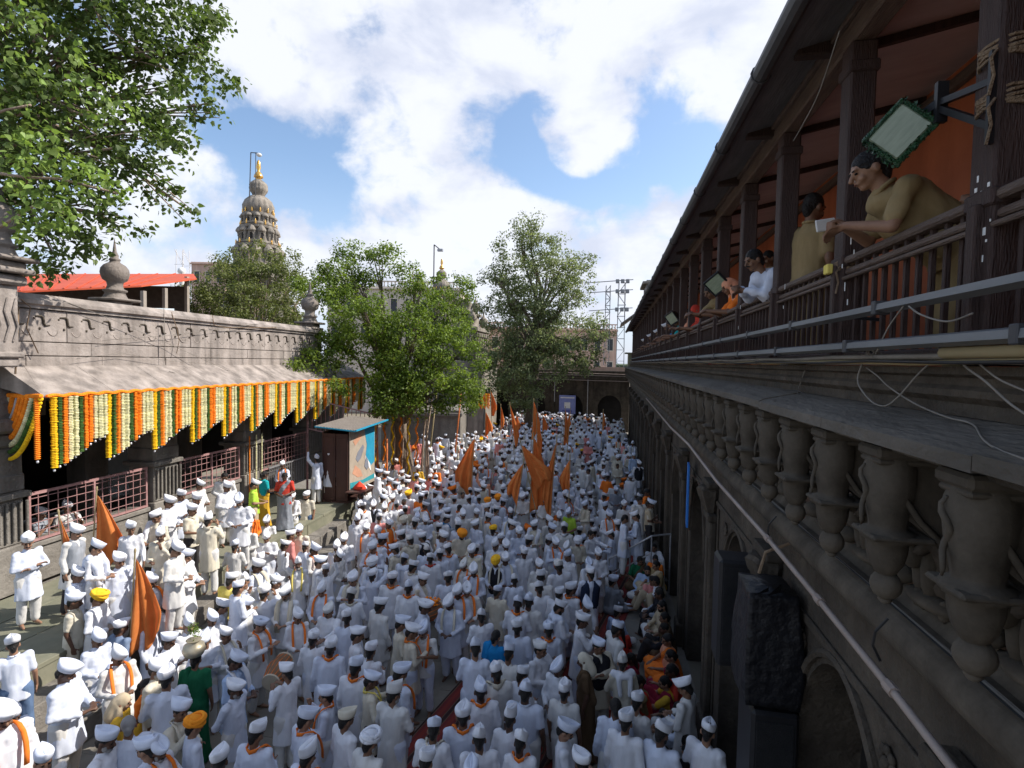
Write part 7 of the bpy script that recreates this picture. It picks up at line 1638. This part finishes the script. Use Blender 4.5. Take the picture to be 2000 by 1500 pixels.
# ---------------------------------------------------------------- saffron flags
def flag(px, py, depth, h, wd, label, lean=0, seed=0, pole=2.6, sw=0):
    """apex of the pennant at this point; cloth hangs down from it along the tilted pole"""
    a = at_d(px, py, depth); rr = random.Random(seed); t = thing('saffron_flag', label, 'flag', a, 0, 'saffron flags above the crowd')
    t.rotation_euler = (0, R(lean), R(rr.uniform(-20, 20) + 10))
    m = MB(); m.tube([(0, 0, .12), (0, 0, -min(pole + h, max(.5, a.z - .9)))], .014, 6); m.ell((0, 0, .14), (.02, .02, .05), 8, 5); m.build('flag_pole', M_bamboo, t)
    m = MB(); nu, nv = 16, 22
    for j in range(nv + 1):
        v = j / nv
        for i in range(nu + 1):
            u = i / nu; width = wd * (v ** .85) * (1 - .25 * max(0, v - .75) * 4 * u)
            x = u * width + .02 + sw * v * v * wd; y = .07 * v * math.sin(u * 15 + v * 2 + seed) * wd * 1.5 + .06 * math.sin(u * 5 + v * 4 + seed)*v + .015 * math.sin(u * 31 + seed + v * 3) * v; z = -h * v * (1 - .12 * u) - .08 * v * math.sin(u * 7 + seed * 2) - (.16 * h * (1 - u) * v * v)
            m.v.append((x, y, z))
    for j in range(nv):
        for i in range(nu): k = j * (nu + 1) + i; m.f.append((k, k + nu + 1, k + nu + 2, k + 1)); m.m.append(0)
    cl = m.build('cloth', M_orangecloth, t, smooth=True); sd = cl.modifiers.new('thick', 'SOLIDIFY'); sd.thickness = .006
FLG = [(188,968,10.6,1.4,.70,'big saffron pennant held up in front of the first grille',4,0,.0), (116,1013,10.4,1.25,.30,'narrow saffron pennant next to the grey waistcoat man',-9,1,.1), (263,1092,9.2,1.5,.55,'large saffron pennant over the men at the stone steps',3,2,.0),
       (927,855,25,2.2,-.95,'large saffron pennant apart from the others, left of the central group',3,3,0), (1018,870,22,1.5,.9,'saffron pennant leaning over the middle of the central group',-14,4,.2), (1042,855,22.5,2.6,.9,'tallest saffron pennant of the central group',2,5,0), (1087,860,22,2.6,-.45,'narrow saffron pennant at the right of the central group',4,6,0), (1022,905,21.5,1.3,-.6,'short saffron pennant low in the central group',8,7,0), (1113,898,22,1.1,-.5,'small saffron pennant behind the white pair, beside the central group',0,8,0),
       (958,764,42,1.6,.5,'tall thin saffron pennant near the garlanded wall end',-3,9,0), (948,805,37,1.3,.6,'saffron pennant by the plain beige block',0,10,0), (978,795,38,1.3,.3,'slim saffron pennant second from the beige block',0,11,0), (996,792,36,2.3,.4,'long saffron pennant before the tree trunk',-6,12,.2), (1042,785,35,1.9,.6,'saffron pennant against the pale tree trunk',2,13,0), (1048,815,31,1.9,.35,'lower saffron pennant in front of the tree trunk',-2,14,0), (1104,800,34,1.9,.4,'saffron pennant in front of the lavender banner',3,15,0), (1114,803,34,1.7,-.35,'twin saffron pennant touching the banner one',3,16,0), (1060,812,37,.9,.4,'small saffron pennant between trunk and banner',0,17,0), (1008,812,38,.9,.35,'small saffron pennant left of the trunk',0,18,0), (1178,805,38,1.0,.25,'dark saffron pennant nearest the arcade',2,19,0)]
for a in FLG: q_ = .8 if a[2] > 20 else 1; flag(a[0], a[1], a[2] * q_, a[3] * (.87 if q_ < 1 else 1), a[4] * (.87 if q_ < 1 else 1), a[5], a[6], a[7], sw=a[8])
# marigold wall hanging at the courtyard end
t = thing('marigold_hanging', 'orange and yellow garland curtain at the end of the banyan wall', 'garland', tuple(at_d(945, 770, 37.5)), 0)
for i in range(9):
    m = MB()
    for j in range(12): m.ell((-.35 + i * .09, 0, -j * .075 * (1 + .1 * (i % 3))), (.05, .05, .045), 6, 4)
    m.build('garland_string', FLM['y' if i % 3 == 0 else 'o'], t)

# ---------------------------------------------------------------- labels of the people
LM = [(P_['info'], P_['x'], P_['y']) for P_ in PEOPLE if P_['info'] and P_['z'] < 3]
short = {'man in orange turban and navy waistcoat facing the camera': 'navy waistcoat man', 'man in big yellow turban and black waistcoat': 'yellow turban man in black waistcoat', 'man in large orange turban seen from behind': 'big orange turban', 'man in big white pleated turban near the carpet': 'white pleated turban'}
lmk = []
for nm, x, y in [('the kiosk', -9.3, 16.6), ('the banyan roots', -9.5, 24.2), ('the tall tree trunk', -6.1, 40.5), ('the wrapped speaker', 1.4, 5.2), ('the steel handrail', .9, 13.8), ('the blue signboard', 1.5, 11.2), ('the first grille', -12, 10.8), ('the middle grille', -12, 14.6), ('the third grille', -12, 18.5), ('the lower stone steps', -8.1, 9.2), ('the striped carpet', -1.6, 8.6), ('the tall central pennant', *at_d(1042, 855, 22.5).xy), ('the lone big pennant', *at_d(927, 855, 25).xy), ('the middle drum', *on_z(838, 1195, 1.0).xy), ('the twin drums', *on_z(876, 1075, 1.0).xy), ('the step edge pennant', *at_d(263, 1092, 10.3).xy), ('the end wall banner', *at_d(1108, 790, 48).xy), ('the beige block', *at_d(930, 800, 38).xy)]: lmk.append((nm, x, y))
SHORT = [('navy waistcoat man', 'navy waistcoat'), ('yellow turban man in black', 'big yellow turban and black'), ('deep yellow turban', 'deep yellow turban'), ('big orange turban', 'large orange turban'), ('white pleated turban', 'big white pleated'), ('woman in green with the pot', 'bottle green sari'), ('girl in orange and yellow', 'small girl'), ('striped head cloth woman', 'striped beige'), ('woman in blue', 'blue dress'), ('woman in brown', 'brown dress'), ('peach shirt man', 'peach shirt'), ('bright blue cloth man', 'bright blue cloth'), ('rust turban man', 'rust orange'), ('white turban man with printed stole', 'printed white stole'), ('thick shawl man', 'thick shawl'), ('cross armed man', 'crossed arms'), ('tall white robed man', 'white robe'), ('capless man in white shirt', 'without cap'), ('mustard kurta man', 'mustard kurta')]
for nm, key in SHORT:
    for (i_, x, y) in LM:
        if key in i_: lmk.append(('the ' + nm, x, y)); break
CATW = {'man': 'man', 'woman': 'woman', 'child': 'child', 'officer': 'officer'}
ORD = ['', 'second', 'third', 'fourth', 'fifth', 'sixth', 'seventh', 'eighth', 'ninth', 'tenth', 'eleventh', 'twelfth']
used = {}
def look(P_):
    w_ = CATW[P_['cat']]; seat_ = P_['pose'] in ('cross_legs', 'knees_up')
    hd = {'cap': '', 'turban': CN[P_['hc']] + ' turbaned ', 'bare': 'bareheaded ', 'grey': 'grey haired ', 'bun': '', 'long': 'long haired ', 'cloth': 'veiled '}[P_['head']]
    q = ('seated ' if seat_ else '') + hd + w_ + ' in ' + CN[P_['bot'] if P_['cut'] == 'sari' else P_['top']]
    if P_['scarf']: q += ' with ' + CN[P_['scarf']] + ' scarf'
    elif 'shawl' in P_['ex']: q += ' with shawl'
    elif P_['ex'] and P_['ex'][0].startswith('vest'): q += ' with ' + CN[P_['ex'][0][5:]] + ' waistcoat'
    return q
for P_ in sorted(PEOPLE, key=lambda p: p['x'] ** 2 + p['y'] ** 2):
    grp = 'onlookers on the wooden gallery' if P_['z'] > 3 else ('people seated along the arcade' if P_['pose'] in ('cross_legs', 'knees_up') else 'worshippers crowding the courtyard')
    P_['o']['group'] = grp
    if P_['info']:
        lb = P_['info']
        if not lb.split()[0] in ('man', 'woman', 'small', 'person', 'officer', 'tall', 'slim', 'seated', 'onlooker'): lb = 'man in white ' + lb
    else:
        best = min(lmk, key=lambda l: (l[1] - P_['x']) ** 2 + (l[2] - P_['y']) ** 2 + (1e9 if (l[1] - P_['x']) ** 2 + (l[2] - P_['y']) ** 2 < .01 else 0))
        a = to_px((P_['x'], P_['y'], 1.5)); b = to_px((best[1], best[2], 1.5)); dx, dy = a[0] - b[0], (P_['y'] - best[2])
        if abs(P_['x'] - best[1]) > abs(dy): rel = 'right of' if dx > 0 else 'left of'
        else: rel = 'behind' if dy > 0 else 'in front of'
        lb = look(P_) + ', ' + rel + ' ' + best[0]
    if lb in used:
        used[lb] += 1; k = used[lb] - 1; o_ = ORD[k] if k < len(ORD) else 'further'
        lb = (o_ + ' nearest ' + lb)
        while lb in used: lb = 'other ' + lb
        used[lb] = 1
    else: used[lb] = 1
    P_['o']['label'] = ' '.join(lb.split()[:16])
# print('people', len(PEOPLE))
